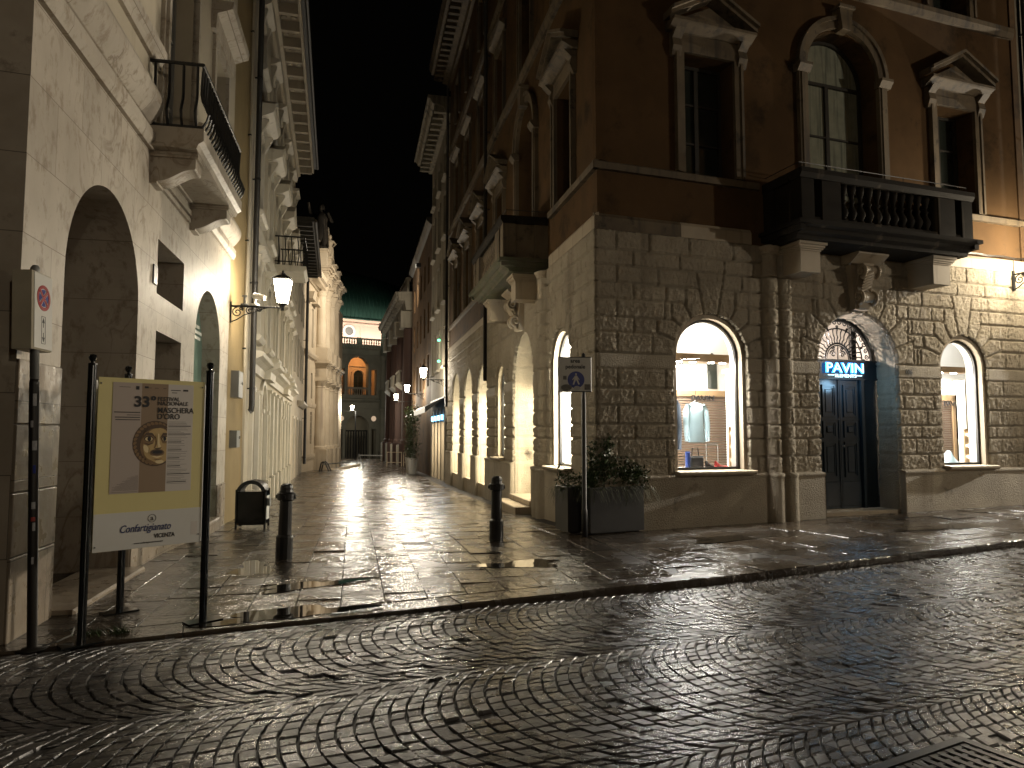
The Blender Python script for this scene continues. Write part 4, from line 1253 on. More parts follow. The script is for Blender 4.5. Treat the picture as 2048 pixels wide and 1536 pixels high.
# lit recesses along the lane: a glazed shop front deep inside each arch
def lit_bay(fr, sc, hw, zb, power, sign=True, parent=CB, col=(1.0, 0.84, 0.6), dep=0.95):
    mb = MB(); mb.box(fr, sc - hw + 0.03, sc + hw - 0.03, 2.66, 2.88, -dep + 0.05, -dep + 0.12)  # dark panel added to close the arch and keep the bay light low
    mb.prism(fr, [(sc + (hw - 0.03) * math.cos(math.pi * k / 16), 2.88 + (hw - 0.03) * math.sin(math.pi * k / 16)) for k in range(17)], -dep + 0.05, -dep + 0.10)
    mb.obj('arch_light_block', M['boxmetal'], parent)
    mb = MB(); mb.box(fr, sc - hw - 0.3, sc + hw + 0.3, zb, 4.4, -dep - 1.3, -dep - 1.25)
    mb.box(fr, sc - hw - 0.35, sc - hw - 0.3, zb, 4.4, -dep - 1.3, -0.3); mb.box(fr, sc + hw + 0.3, sc + hw + 0.35, zb, 4.4, -dep - 1.3, -0.3)
    mb.box(fr, sc - hw - 0.3, sc + hw + 0.3, 4.1, 4.15, -dep - 1.25, -0.3); mb.box(fr, sc - hw - 0.3, sc + hw + 0.3, zb - 0.05, zb, -dep - 1.25, -0.05)
    mb.obj('lit_recess', M['shopwall'], parent)
    mb = MB(); rect_frame(mb, fr, sc - hw + 0.03, sc + hw - 0.03, zb, 2.7, 0.05, -dep, -dep + 0.05); mb.box(fr, sc - 0.03, sc + 0.03, zb, 2.7, -dep, -dep + 0.05)
    p = mb.obj('glazed_door', M['boxmetal'], parent)
    mb = MB(); mb.add([fr.pt(sc - hw, zb, -dep + 0.02), fr.pt(sc + hw, zb, -dep + 0.02), fr.pt(sc + hw, 2.7, -dep + 0.02), fr.pt(sc - hw, 2.7, -dep + 0.02)], [(0, 1, 2, 3)])
    mb.obj('pane', M['glass'], p)
    area('bay_light', fr.pt(sc - hw - 0.1, 1.7, -dep - 0.5), fr.pt(sc + hw, 1.2, 0.4), 0.5, 2.4, power, col, parent)
    area('bay_light', fr.pt(sc, 2.62, -dep + 0.32), fr.pt(sc + 0.3, 0, 0.3), 1.2, 0.25, power * 0.22, col, parent)
lit_bay(SD, 5.15, 1.05, 0.05, 400)
lit_bay(SD, 7.85, 0.60, 0.93, 330)
lit_bay(SD, 10.65, 0.85, -0.2, 520)
lit_bay(SD, 13.5, 0.95, -0.3, 520)
lit_bay(SD, 16.6, 1.05, -0.45, 520)
for k, (s, w) in enumerate(((4.2, 'over the nearest lane doorway'), (9.85, 'in the first low arch beyond the balcony'), (12.6, 'in the middle low arch of the lane side'), (15.6, 'in the last low arch before the downpipe'))):
    t = thing('hanging_sign', 'small glowing cyan sign ' + w, 'sign', SD.pt(s + 0.12, 2.55, -0.25), group='cyan signs hung in the lane doorways')
    mb = MB(); mb.bbox(SD, s + 0.10, s + 0.62, 2.54, 2.82, -0.25, -0.19, 0.008); mb.obj('lit_box', M['skyblue'], t)
    mb = MB(); mb.tube([SD.pt(s + 0.4, 2.84, -0.22), SD.pt(s + 0.4, 3.02, -0.22)], 0.012, 6); mb.obj('hanger', M['iron'], t)
# steps of the lane doorway
mb = MB()
mb.bbox(SD, 4.05, 6.35, -0.32, -0.02, -0.4, 0.50, 0.015); mb.bbox(SD, 4.12, 6.20, -0.02, 0.10, -0.6, 0.16, 0.012)
tag(mb.obj('stone_steps', M['trim']), 'two pale stone steps at the lane doorway', 'steps')
# ground-floor low walls of the deep arches
mb = MB()
for (sc, hw) in ((10.65, 0.85), (13.5, 0.95), (16.6, 1.05)):
    mb.bbox(SD, sc - hw - 0.05, sc + hw + 0.05, -0.75, 0.02, -0.5, 0.06, 0.01)
mb.obj('threshold_block', M['trim'], CB)
# downpipes on the lane side
def pipe(name, label, fr, s, z0, z1, off, r, cat='drainpipe', m='pipe', elbow=None, group=None):
    b = fr.pt(s, z0, off); t = thing(name, label, cat, b, group=group)
    mb = MB(); pts = [fr.pt(s, z1, off), fr.pt(s, z0 + 0.12, off)]
    if elbow: pts += [fr.pt(s, z0 + 0.03, off + elbow * 0.2), fr.pt(s, z0, off + elbow)]
    mb.tube(pts, r, 10); mb.obj('pipe', M[m], t, True)
    z = z0 + 0.5
    while z < z1:
        mb = MB(); mb.tube([fr.pt(s, z, off), fr.pt(s, z + 0.035, off)], r + 0.008, 10); mb.box(fr, s - 0.012, s + 0.012, z, z + 0.03, 0, off)
        mb.obj('bracket', M['iron'], t); z += 2.4
    return t
pipe('downpipe', 'dark downpipe on the brown wall above the lane arches', SD, 9.75, 3.0, 16.8, 0.14, 0.055)
pipe('downpipe', 'dark downpipe at the far end of the brown building', SD, 19.2, 2.6, 16.8, 0.14, 0.06)
pipe('downpipe', 'dark downpipe at the right end of the brown front', FR, 10.25, 0.1, 17.0, 0.12, 0.05)
mb = MB()
pts = [FR.pt(7.6 + 0.15 * k, 5.205 + 0.01 * math.sin(k * 1.3), 0.11) for k in range(18)]
mb.tube(pts, 0.009, 5); mb.tube([(p[0], p[1], p[2] + 0.02) for p in pts], 0.007, 5); mb.tube([FR.pt(9.58, 5.2, 0.1), FR.pt(9.58, 4.95, 0.1)], 0.008, 5)
tag(mb.obj('wall_cable', M['iron']), 'black cable lying along the pale belt course right of the balcony', 'cable')

# ---- the neighbour along the main street
NB = thing('plain_neighbour_house', 'plain ochre-grey house adjoining the corner building at the right edge', 'building', FR.pt(18, 0.2))
ops = [(11.6 + 3 * i, 12.7 + 3 * i, z, z + 1.9, False) for i in range(5) for z in (6.1, 9.9)] + [(11.5 + 3.2 * i, 13.3 + 3.2 * i, 0.0, 2.7, True) for i in range(4)]
mb = MB(); wall_open(mb, FR, 10.4, 27.0, -0.5, 14.5, ops, d=-0.06)
for o in ops: reveal(mb, FR, o, -0.06, -0.4)
mb.box(FR, 10.1, 10.4, -0.5, 14.5, -0.5, -0.12); mb.obj('wall', M['greyplaster'], NB)
for o in ops:
    mb = MB(); rect_frame(mb, FR, o[0], o[1], o[2], o[3], 0.13, -0.06, 0.0) if not o[4] else mb.archband(FR, (o[0] + o[1]) / 2, o[3], (o[1] - o[0]) / 2, (o[1] - o[0]) / 2 + 0.2, -0.06, 0.0)
    mb.obj('window_surround', M['trim_d'], NB); add_window(NB, FR, o, 0.3, bars=2)
mb = MB(); mb.sweep(FR, [(-0.06, 4.9), (0.06, 4.9), (0.06, 5.15), (-0.06, 5.2)], 10.4, 27); mb.obj('string_course', M['trim'], NB)
mb = MB(); mb.sweep(FR, [(-0.1, 14.2), (0.5, 14.35), (0.6, 14.6), (-0.1, 14.7)], 10.4, 27); mb.obj('eaves', M['shutter'], NB)

# ------------------------------------------------------------------ left stone building
LB1 = thing('stone_building', 'pale travertine building with tall arcade openings and an iron balcony at the left', 'building', (-3.752, 5.35, 0))
OL = [(0.80, 2.90, -0.6, 3.0, True), (3.62, 4.98, 3.33, 4.03, False), (3.66, 4.95, 1.95, 2.86, False), (5.78, 7.82, -0.6, 2.95, True)]
mb = MB(); wall_open(mb, L1, 0, 8.62, -0.8, 5.02, OL, n=28)
for o in OL: reveal(mb, L1, o, 0, -0.95 if o[4] else -0.5, n=28, bottom=not o[4])
mb.obj('arcade_wall', M['marble'], LB1)
mb = MB()                          # grey worn slabs at the foot of the near pier
for z0, z1 in ((-0.3, 0.62), (0.63, 1.10), (1.11, 1.62), (1.63, 2.12)):
    mb.bbox(L1, 0.004, 0.79, z0, z1, -0.2, 0.022, 0.006)
for z0, z1 in ((-0.3, 0.62),): 
    mb.bbox(L1, 2.91, 5.77, z0, z1, -0.2, 0.022, 0.006); mb.bbox(L1, 7.83, 8.6, z0, z1, -0.2, 0.022, 0.006)
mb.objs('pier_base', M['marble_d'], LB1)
LF = Fr((-3.752, 5.35), 70.5, 1)     # the return face looking at the main street
mb = MB()
wall_open(mb, LF, -12, -0.0, -0.8, 14, [])
mb.obj('front_wall', M['front_st'], LB1)
mb = MB(); wall_open(mb, L1, 0, 8.62, 5.02, 14.5, [(3.55, 5.05, 5.26, 9.4, False), (6.55, 7.65, 6.35, 8.2, False)])
reveal(mb, L1, (3.55, 5.05, 5.26, 9.4, False), 0, -0.35); reveal(mb, L1, (6.55, 7.65, 6.35, 8.2, False), 0, -0.3)
mb.obj('upper_wall', M['ivory'], LB1)
mb = MB()
mb.sweep(L1, [(0, 4.98), (0.05, 4.98), (0.09, 5.06), (0.09, 5.16), (0.03, 5.20), (0, 5.2)], -0.05, 8.66)
mb.sweep(LF, [(0, 4.98), (0.05, 4.98), (0.09, 5.06), (0.09, 5.16), (0.03, 5.20), (0, 5.2)], -6, 0.05)
mb.obj('string_course', M['marble'], LB1)
mb = MB(); pr_ = [(0, 5.24)] + [(0.16 * math.sin(math.pi * (k + 0.5) / 10) + 0.02, 5.26 + 0.5 * k / 9) for k in range(10)] + [(0, 5.80)]
mb.sweep(L1, pr_, -0.12, 2.98); mb.sweep(L1, pr_, 5.72, 8.68)
mb.objs('torus_moulding', M['marble'], LB1)
mb = MB(); pr_ = [(0, 6.08), (0.05, 6.08), (0.07, 6.16), (0.12, 6.22), (0.12, 6.30), (0, 6.32)]
mb.sweep(L1, pr_, -0.05, 3.3); mb.sweep(L1, pr_, 5.3, 8.62); mb.objs('sill_course', M['marble'], LB1)
mb = MB()
for w, d in ((0.16, 0.05), (0.10, 0.09)): rect_frame(mb, L1, 3.55, 5.05, 5.26, 9.4, w, 0, d)
rect_frame(mb, L1, 6.55, 7.65, 6.35, 8.2, 0.14, 0, 0.06)
mb.sweep(L1, [(0, 8.36), (0.08, 8.36), (0.10, 8.62), (0.34, 8.72), (0.36, 8.84), (0, 8.86)], 6.25, 7.95)
mb.obj('window_surround', M['marble'], LB1)
add_window(LB1, L1, (3.55, 5.05, 5.26, 9.4, False), 0.3, bars=4, fm='grey', pm='greyplaster')
add_window(LB1, L1, (6.55, 7.65, 6.35, 8.2, False), 0.3, bars=3)
# inside the arcade
mb = MB()
mb.box(L1, 0.0, 8.6, 4.4, 4.5, -4.2, -0.95)
mb.box(L1, 0.0, 8.6, -0.8, 4.5, -4.3, -4.2)
mb.box(L1, -0.35, 0.0, -0.8, 4.5, -4.2, -0.95)
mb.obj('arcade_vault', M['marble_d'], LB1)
struct(mesh_np('arcade_floor', [L1.pt(-0.3, 0.01, -4.2), L1.pt(8.6, -0.03, -4.2), L1.pt(8.6, -0.03, -0.02), L1.pt(-0.3, 0.01, -0.02)], [(0, 1, 2, 3)], M['slab']))
mb = MB(); mb.bbox(L1, 0.85, 2.9, -0.3, 0.045, -0.45, 0.18, 0.02); mb.bbox(L1, 5.8, 7.8, -0.3, 0.06, -0.45, 0.10, 0.02)
mb.objs('arcade_step', M['marble_d'], LB1)
mb = MB(); mb.prism(L1, [(5.78, 0.0), (7.82, 0.0)] + [(6.8 + 1.02 * math.cos(math.pi * k / 20), 2.95 + 1.02 * math.sin(math.pi * k / 20)) for k in range(21)], -0.33, -0.31); p = mb.obj('shop_window', M['greenpane'] if 'greenpane' in M else M['pane'], LB1)
fl = tuple(L1.d)
for q, z in (('SOLDI', 2.72), ('BANCA', 2.55)): pass
mb = MB()
for z, w in ((3.42, 0.42), (3.32, 0.6), (3.22, 0.5)): mb.box(L1, 7.10, 7.10 + w, z, z + 0.055, -0.309, -0.30)
mb.obj('window_lettering', M['white_paint'], p)
mb = MB(); rect_frame(mb, L1, 3.05, 3.28, 3.45, 3.62, 0.0, 0, 0.0) if False else None
mb.bbox(L1, 3.42, 3.58, 3.42, 3.66, 0, 0.02, 0.004); tag(mb.obj('wall_plaque', M['boxmetal']), 'small dark plaque on the travertine between the arches', 'plaque')
# consoles and the iron balcony
def ogee(fr, s, w, z0, z1, dep):
    pts = [(0, z1), (dep, z1), (dep, z1 - 0.12)]
    n = 16
    for k in range(n + 1):
        t = k / n
        d = dep - 0.02 - (dep - 0.10) * t; z = z1 - 0.13 - (z1 - z0 - 0.16) * (0.5 - 0.5 * math.cos(math.pi * t)) - 0.0
        pts.append((d, z))
    pts += [(0.08, z0), (0, z0)]
    m = MB(); m.sweep(fr, pts, s, s + w); m.box(fr, s - 0.03, s + w + 0.03, z1, z1 + 0.07, 0, dep + 0.03); return m
BL = ogee(L1, 3.16, 0.30, 4.60, 4.93, 0.52).obj('console', M['marble'], LB1)
BL = ogee(L1, 5.22, 0.30, 4.60, 4.93, 0.52).obj('console', M['marble'], LB1)
mb = MB(); mb.sweep(L1, [(0, 5.0), (0.56, 5.0), (0.58, 5.06), (0.64, 5.10), (0.64, 5.25), (0, 5.25)], 2.98, 5.78)
mb.box(L1, 3.55, 5.1, 4.78, 4.86, 0, 0.05); mb.box(L1, 3.55, 5.1, 4.68, 4.74, 0, 0.04)
BAL = mb.obj('balcony_slab', M['marble'], LB1)
def bow(s, d, ds, dd, n=9):
    """bar that bellies outwards near its foot"""
    pts = []
    for k in range(n + 1):
        t = k / n; b = 0.11 * math.exp(-((t - 0.20) / 0.2) ** 2) - 0.11 * math.exp(-((0 - 0.20) / 0.2) ** 2) * (1 - t)
        pts.append(L1.pt(s - ds * b, 5.28 + 0.76 * t, d + dd * b))
    return pts
mb = MB(); mb.tube([L1.pt(3.02, 6.07, 0), L1.pt(3.02, 6.07, 0.60), L1.pt(5.74, 6.07, 0.60), L1.pt(5.74, 6.07, 0)], 0.024, 6)
mb.tube([L1.pt(3.02, 5.28, 0), L1.pt(3.02, 5.28, 0.60), L1.pt(5.74, 5.28, 0.60), L1.pt(5.74, 5.28, 0)], 0.02, 6)
RA = mb.obj('railing', M['iron'], BAL)
for k in range(4):
    m = MB(); m.tube(bow(3.02, 0.06 + 0.16 * k, 1, 0), 0.017, 6); m.obj('bar', M['iron'], BAL)
for k in range(22):
    m = MB(); m.tube(bow(3.04 + 2.7 * k / 21, 0.60, 0, 1), 0.016, 6); m.obj('bar', M['iron'], BAL)

# ------------------------------------------------------------------ ochre house with meter boxes
OB = thing('ochre_house', 'narrow ochre plaster house front between the travertine arcade and the ivory palace', 'building', L1.pt(9.7, -0.1))
mb = MB(); wall_open(mb, L1, 8.62, 11.0, -0.8, 15.0, []); mb.box(L1, 8.5, 8.62, -0.8, 14.5, -0.3, -0.05)
mb.obj('wall', M['yellow'], OB)
mb = MB(); mb.box(L1, 10.55, 11.0, -0.5, 15, 0, 0.05); mb.obj('corner_pilaster', M['ivory'], OB)
for (z0, z1, w, d, lab) in ((2.28, 2.82, 0.5, 0.16, 'larger grey metal cabinet high on the ochre wall'), (1.28, 1.62, 0.36, 0.15, 'small grey meter box low on the ochre wall')):
    m = MB(); m.bbox(L1, 9.0, 9.0 + w, z0, z1, 0, d, 0.01); m.box(L1, 9.0 + w * 0.7, 9.0 + w * 0.76, (z0 + z1) / 2, (z0 + z1) / 2 + 0.06, d, d + 0.02)
    tag(m.obj('meter_box', M['grey']), lab, 'cabinet')
pipe('downpipe', 'long black downpipe beside the street lantern, elbow near its foot', L1, 10.75, 2.05, 15, 0.16, 0.065, elbow=-0.05)
pipe('thin_cable_pipe', 'thin pale conduit on the ochre wall left of the black downpipe', L1, 10.3, 2.9, 15, 0.05, 0.02, m='ivory', cat='conduit')

# ------------------------------------------------------------------ lanterns
def lantern(label, wallpt, az_out, arm, power, scrolls=True, col=NEUT, group='street lanterns on iron wall brackets', scale=1.0, glow=1.0):
    a = math.radians(90 - az_out)
    t = thing('wall_lantern', label, 'lantern', tuple(map(float, wallpt)), a, group=group)
    ORG[t.name] = np.zeros(3)
    S = scale
    class Q:
        def pt(self, s, z, d=0.0): return (s, d, z)
    q = Q()
    mb = MB(); mb.tube([(0, 0, 0), (arm, 0, 0)], 0.018 * S, 8); mb.box(q, -0.01, 0.02, -0.34, 0.08, -0.03, 0.03)
    if scrolls:
        for (cx, cz, r, st, cw) in ((0.13, -0.12, 0.10, math.pi / 2, 1), (0.36, -0.08, 0.075, math.pi / 2, 1), (0.54, -0.055, 0.05, math.pi / 2, -1), (0.20, -0.05, 0.04, -1.2, 1)):
            mb.tube([(x, 0, z) for x, z in scroll(cx, cz, r, 1.5, st, cw, 24)], 0.011, 6)
        mb.tube([(0.01, 0, -0.32), (0.12, 0, -0.27), (0.26, 0, -0.17), (0.45, 0, -0.11), (0.60, 0, -0.04), (0.70, 0, -0.01)], 0.011, 6)
    mb.tube([(arm, 0, -0.06), (arm, 0, 0.06)], 0.03 * S, 8); mb.obj('bracket', M['iron'], t)
    mb = MB(); hb, ht = 0.085 * S, 0.155 * S; z0, z1 = 0.07 * S, 0.50 * S
    for sx in (-1, 1):
        for sy in (-1, 1):
            mb.tube([(arm + sx * hb, sy * hb, z0), (arm + sx * ht, sy * ht, z1)], 0.009 * S, 5)
    for h, z in ((hb, z0), (ht, z1)):
        mb.tube([(arm - h, -h, z), (arm + h, -h, z), (arm + h, h, z), (arm - h, h, z), (arm - h, -h, z)], 0.010 * S, 5)
    mb.add([(arm + sx * ht * 1.12, sy * ht * 1.12, z1 + 0.012) for sx, sy in ((-1, -1), (1, -1), (1, 1), (-1, 1))] +
           [(arm + sx * 0.06 * S, sy * 0.06 * S, z1 + 0.10 * S) for sx, sy in ((-1, -1), (1, -1), (1, 1), (-1, 1))] ,
           [(0, 1, 5, 4), (1, 2, 6, 5), (2, 3, 7, 6), (3, 0, 4, 7), (4, 5, 6, 7), (0, 3, 2, 1)])
    mb.lathe((arm, 0, z1 + 0.10 * S), [(0.05 * S, 0), (0.055 * S, 0.02 * S), (0.02 * S, 0.05 * S), (0.025 * S, 0.07 * S), (0.0, 0.10 * S)], 10)
    mb.lathe((arm, 0, 0.0), [(0.03 * S, 0.0), (0.05 * S, 0.03 * S), (0.085 * S, 0.07 * S)], 10)
    mb.obj('lantern_frame', M['iron'], t)
    mb = MB(); vs = [(arm + sx * hb * .97, sy * hb * .97, z0) for sx, sy in ((-1, -1), (1, -1), (1, 1), (-1, 1))] + [(arm + sx * ht * .97, sy * ht * .97, z1) for sx, sy in ((-1, -1), (1, -1), (1, 1), (-1, 1))]
    mb.add(vs, [(0, 1, 5, 4), (1, 2, 6, 5), (2, 3, 7, 6), (3, 0, 4, 7)]); mb.obj('lamp_glass', M['lampglass'], t)
    l = D.lights.new('lamp', 'POINT'); l.energy = power; l.color = col; l.shadow_soft_size = 0.13 * S
    o = link(D.objects.new('lamp', l)); o.location = (arm, 0, z0 + 0.20 * S); o.parent = t
    return t
azL = 78.0                               # pointing away from the left-hand wall
lantern('bright street lantern on a scrolled bracket beside the black downpipe, two cameras on its arm', L1.pt(8.75, 4.08, 0.0), azL, 0.98, P_LANT_LEFT, scale=1.1)
# the two surveillance cameras sit on the arm
def arm_pt(x, dz): 
    p = L1.pt(8.75, 4.08 + dz, x); return p
m = MB(); b = arm_pt(0.46, 0.02); m.lathe(b, [(0.09, 0), (0.09, 0.03), (0.03, 0.04), (0.03, 0.2), (0.05, 0.22)], 12)
m.tube([arm_pt(0.44, 0.22), (b[0] + 0.24, b[1] - 0.12, b[2] + 0.13)], [0.062, 0.05], 12)
tag(m.obj('security_camera', M['white_paint'], None, True), 'white bullet security camera on the lantern arm', 'camera')
m = MB(); b = arm_pt(0.26, 0.02); m.lathe(b, [(0.075, 0), (0.075, 0.03), (0.02, 0.04), (0.02, 0.16), (0.05, 0.17), (0.05, 0.20), (0.0, 0.21)], 12)
tag(m.obj('dome_camera', M['grey'], None, True), 'small camera on a short stem nearest the wall on the lantern arm', 'camera')
azR = -12.3 - 90
R2w = lambda s, z: SD.pt(s, z, 0.0)
lantern('nearest of the three lanterns on the right side of the lane', R2w(20.4, 3.95), azR, 1.0, P_LANT_LANE)
lantern('middle lantern of the three on the right side of the lane', R2w(30.8, 3.9), azR, 1.0, P_LANT_LANE)
lantern('farthest lantern of the three on the right side of the lane', R2w(38.0, 3.75), azR, 1.25, P_LANT_LANE, scrolls=False)
lantern('wall lantern on the rusticated front at the right edge of the picture', FR.pt(9.55, 4.86, 0.10), 160.5, 1.05, 420, col=WARM)
lantern('next wall lantern farther along the main street front, beyond the picture', FR.pt(22.0, 4.86, 0.10), 160.5, 1.05, 11000, col=NEUT, group=None)
lantern('distant lantern on the left wall just before the arcaded basilica', L4.pt(20.0, 3.6, 0.0), 83, 0.9, P_LANT_FAR, scrolls=False, group=None)

# ------------------------------------------------------------------ houses across the main street, behind the viewer
OPP = Fr(kxy(-4, 9.0), 65.5, -1)
OH = thing('opposite_house', 'plain plastered house across the main street', 'building', kxy(6, 9.0) + (0,))
mb = MB(); ops = [(2 + 3 * i, 3.2 + 3 * i, z, z + 2.1, False) for i in range(8) for z in (5.5, 9.5)] + [(1.6 + 4 * i, 4.0 + 4 * i, 0.0, 2.9, False) for i in range(6)]
wall_open(mb, OPP, -4, 26, -0.5, 13, ops); mb.obj('wall', M['stucco'], OH)
mb = MB(); mb.box(OPP, -4, 26, -0.5, 13, -0.4, -0.3); mb.obj('window_pane', M['pane'], OH)
lantern('wall lantern on the house across the main street, behind the viewer', OPP.pt(20.0, 5.0, 0), 65.5 - 90, 1.2, P_LANT_CORSO, col=NEUT, group=None)
lantern('unseen fill lantern added on the opposite house, straight behind the viewer', OPP.pt(2.0, 5.0, 0), 65.5 - 90, 1.2, 130, col=NEUT, group=None)  # added out of view as weak frontal fill for faces towards the viewer

# ------------------------------------------------------------------ ivory palace (left, long)
IV = thing('ivory_palace', 'long ivory palace with pedimented windows and a coffered overhanging eave', 'building', L3.pt(0, -0.2))
SP = 16.6                        # length of its tall part
ops = []
G0 = [(0.7, 1.9, -0.9, 2.55, False), (2.9, 4.3, -0.9, 2.1, True), (5.2, 6.3, -0.9, 2.75, False), (6.7, 7.8, -0.9, 2.75, False), (8.3, 9.5, -0.9, 2.75, False), (10.4, 11.6, -0.9, 2.1, True), (12.3, 13.4, -0.9, 2.75, False), (14.0, 15.0, -0.9, 2.75, False)]
BAYS = [1.5, 4.4, 7.3, 10.2, 13.1, 15.6]
ops += G0
for c in BAYS:
    ops += [(c - 0.42, c + 0.42, 3.95, 5.75, False), (c - 0.5, c + 0.5, 7.0, 9.1, False), (c - 0.42, c + 0.42, 10.7, 12.0, False)]
mb = MB(); wall_open(mb, L3, 0, SP, -1.2, 13.9, ops, n=12)
for o in ops: reveal(mb, L3, o, 0, -0.32, n=12)
mb.box(L3, SP - 0.02, SP, 10.9, 13.9, -6, -0.01)
mb.obj('wall', M['ivory'], IV)
mb = MB()
for o in G0:
    a, b, zb, zt, ar = o
    mb.box(L3, a - 0.16, a, -1.0, zt, 0.0, 0.10); mb.box(L3, b, b + 0.16, -1.0, zt, 0.0, 0.10)
    mb.box(L3, a - 0.20, a + 0.03, zt, zt + 0.10, 0.0, 0.15); mb.box(L3, b - 0.03, b + 0.20, zt, zt + 0.10, 0.0, 0.15)
    mb.box(L3, a - 0.19, a, -1.0, 0.25, 0.0, 0.16); mb.box(L3, b, b + 0.19, -1.0, 0.25, 0.0, 0.16)
    if ar: mb.archband(L3, (a + b) / 2, zt + 0.1, (b - a) / 2, (b - a) / 2 + 0.14, 0, 0.08, n=14)
mb.obj('shopfront_pilasters', M['white'], IV)
mb = MB()
for a, b in ((0.0, 3.0), (3.0, 4.6), (4.6, 10.4), (10.4, 12.0), (12.0, SP)):
    e = 0.16 if (b - a) < 2 else 0.0
    mb.sweep(L3, [(0, 3.02), (0.10 + e, 3.02), (0.12 + e, 3.22), (0.24 + e, 3.30), (0.34 + e, 3.34), (0.34 + e, 3.45), (0, 3.50)], a, b)
mb.obj('shopfront_cornice', M['white'], IV)
for z, h, d in ((6.35, 0.32, 0.10), (6.05, 0.07, 0.06), (9.95, 0.42, 0.12), (10.5, 0.08, 0.08)):
    mb = MB(); mb.sweep(L3, [(0, z), (d * 0.6, z), (d, z + h * 0.7), (d, z + h), (0, z + h + 0.01)], 0, SP); mb.obj('string_course', M['white'], IV)
for c in BAYS:
    for (zb, zt, w, hood) in ((3.95, 5.75, 0.42, 'h'), (7.0, 9.1, 0.5, 'p'), (10.7, 12.0, 0.42, 'h')):
        mb = MB(); rect_frame(mb, L3, c - w, c + w, zb, zt, 0.14, 0, 0.07)
        mb.sweep(L3, [(0, zb - 0.16), (0.14, zb - 0.14), (0.20, zb - 0.08), (0.20, zb), (0, zb + 0.01)], c - w - 0.2, c + w + 0.2)
        z = zt + 0.2
        if hood == 'h':
            mb.sweep(L3, [(0, z), (0.10, z), (0.26, z + 0.10), (0.26, z + 0.17), (0, z + 0.19)], c - w - 0.22, c + w + 0.22)
            for x in (c - w - 0.1, c + w): mb.sweep(L3, [(0, z - 0.4), (0.05, z - 0.4), (0.16, z - 0.05), (0.16, z), (0, z)], x, x + 0.1)
        else:
            mb.sweep(L3, [(0, z), (0.14, z), (0.38, z + 0.12), (0.42, z + 0.22), (0, z + 0.24)], c - w - 0.3, c + w + 0.3)
            for sgn in (-1, 1):
                mb.prism(L3, [(c + sgn * (w + 0.32), z + 0.22), (c, z + 0.62), (c, z + 0.74), (c + sgn * (w + 0.32), z + 0.32)], 0, 0.42)
            for x in (c - w - 0.14, c + w): mb.sweep(L3, [(0, z - 0.45), (0.06, z - 0.45), (0.26, z - 0.05), (0.26, z), (0, z)], x, x + 0.14)
        mb.obj('window_surround', M['white'], IV)
        add_window(IV, L3, (c - w, c + w, zb, zt, False), 0.28, bars=2, fm='grey')
for o in G0:
    add_window(IV, L3, (o[0], o[1], -0.5, o[3], o[4]), 0.3, bars=2, fm='grey', pm='pane', name='shop_door')
# coffered eave
mb = MB(); mb.box(L3, -0.5, SP + 0.1, 13.86, 13.95, 0, 0.82); mb.box(L3, -0.5, SP + 0.1, 13.72, 13.86, 0.74, 0.82)
mb.sweep(L3, [(0, 13.2), (0.08, 13.2), (0.12, 13.45), (0.22, 13.5), (0.22, 13.85), (0, 13.86)], -0.5, SP)
s = -0.3
while s < SP:
    mb.box(L3, s, s + 0.14, 13.56, 13.86, 0.14, 0.74)
    mb.lathe(np.array(L3.pt(s + 0.5, 13.70, 0.32)), [(0.07, 0), (0.09, 0.05), (0.09, 0.16)], 8); mb.lathe(np.array(L3.pt(s + 0.5, 13.70, 0.60)), [(0.07, 0), (0.09, 0.05), (0.09, 0.16)], 8)
    s += 0.92
mb.obj('coffered_eave', M['ivory'], IV)
mb = MB(); mb.box(L3, -0.5, SP + 0.15, 13.95, 14.12, 0.0, 0.95); mb.tube([L3.pt(-0.5, 14.0, 0.97), L3.pt(SP + 0.15, 14.0, 0.97)], 0.07, 8)
mb.prism(L3, [(-0.5, 14.1), (SP, 14.1), (SP, 15.4), (-0.5, 15.4)], -3.2, -3.0); mb.obj('gutter', M['pipe'], IV)
# small iron balcony of the palace
mb = MB(); mb.sweep(L3, [(0, 6.78), (0.9, 6.78), (0.98, 6.86), (0.98, 6.96), (0, 6.98)], 6.5, 8.3); bs = mb.obj('balcony_slab', M['white'], IV)
for k in range(20):
    t = k / 19; m = MB()
    if k < 5: p_ = (6.55, 0.1 + 0.2 * k)
    elif k < 16: p_ = (6.55 + 1.7 * (k - 5) / 10, 0.92)
    else: p_ = (8.25, 0.9 - 0.2 * (k - 15))
    m.tube([L3.pt(p_[0], 6.98, p_[1]), L3.pt(p_[0], 7.3, p_[1] + 0.05), L3.pt(p_[0], 7.9, p_[1])], 0.016, 5); m.obj('bar', M['iron'], bs)
m = MB(); m.tube([L3.pt(6.55, 7.92, 0), L3.pt(6.55, 7.92, 0.92), L3.pt(8.25, 7.92, 0.92), L3.pt(8.25, 7.92, 0)], 0.025, 6); m.tube([L3.pt(6.55, 7.1, 0), L3.pt(6.55, 7.1, 0.92), L3.pt(8.25, 7.1, 0.92), L3.pt(8.25, 7.1, 0)], 0.018, 6)
m.obj('railing', M['iron'], bs)
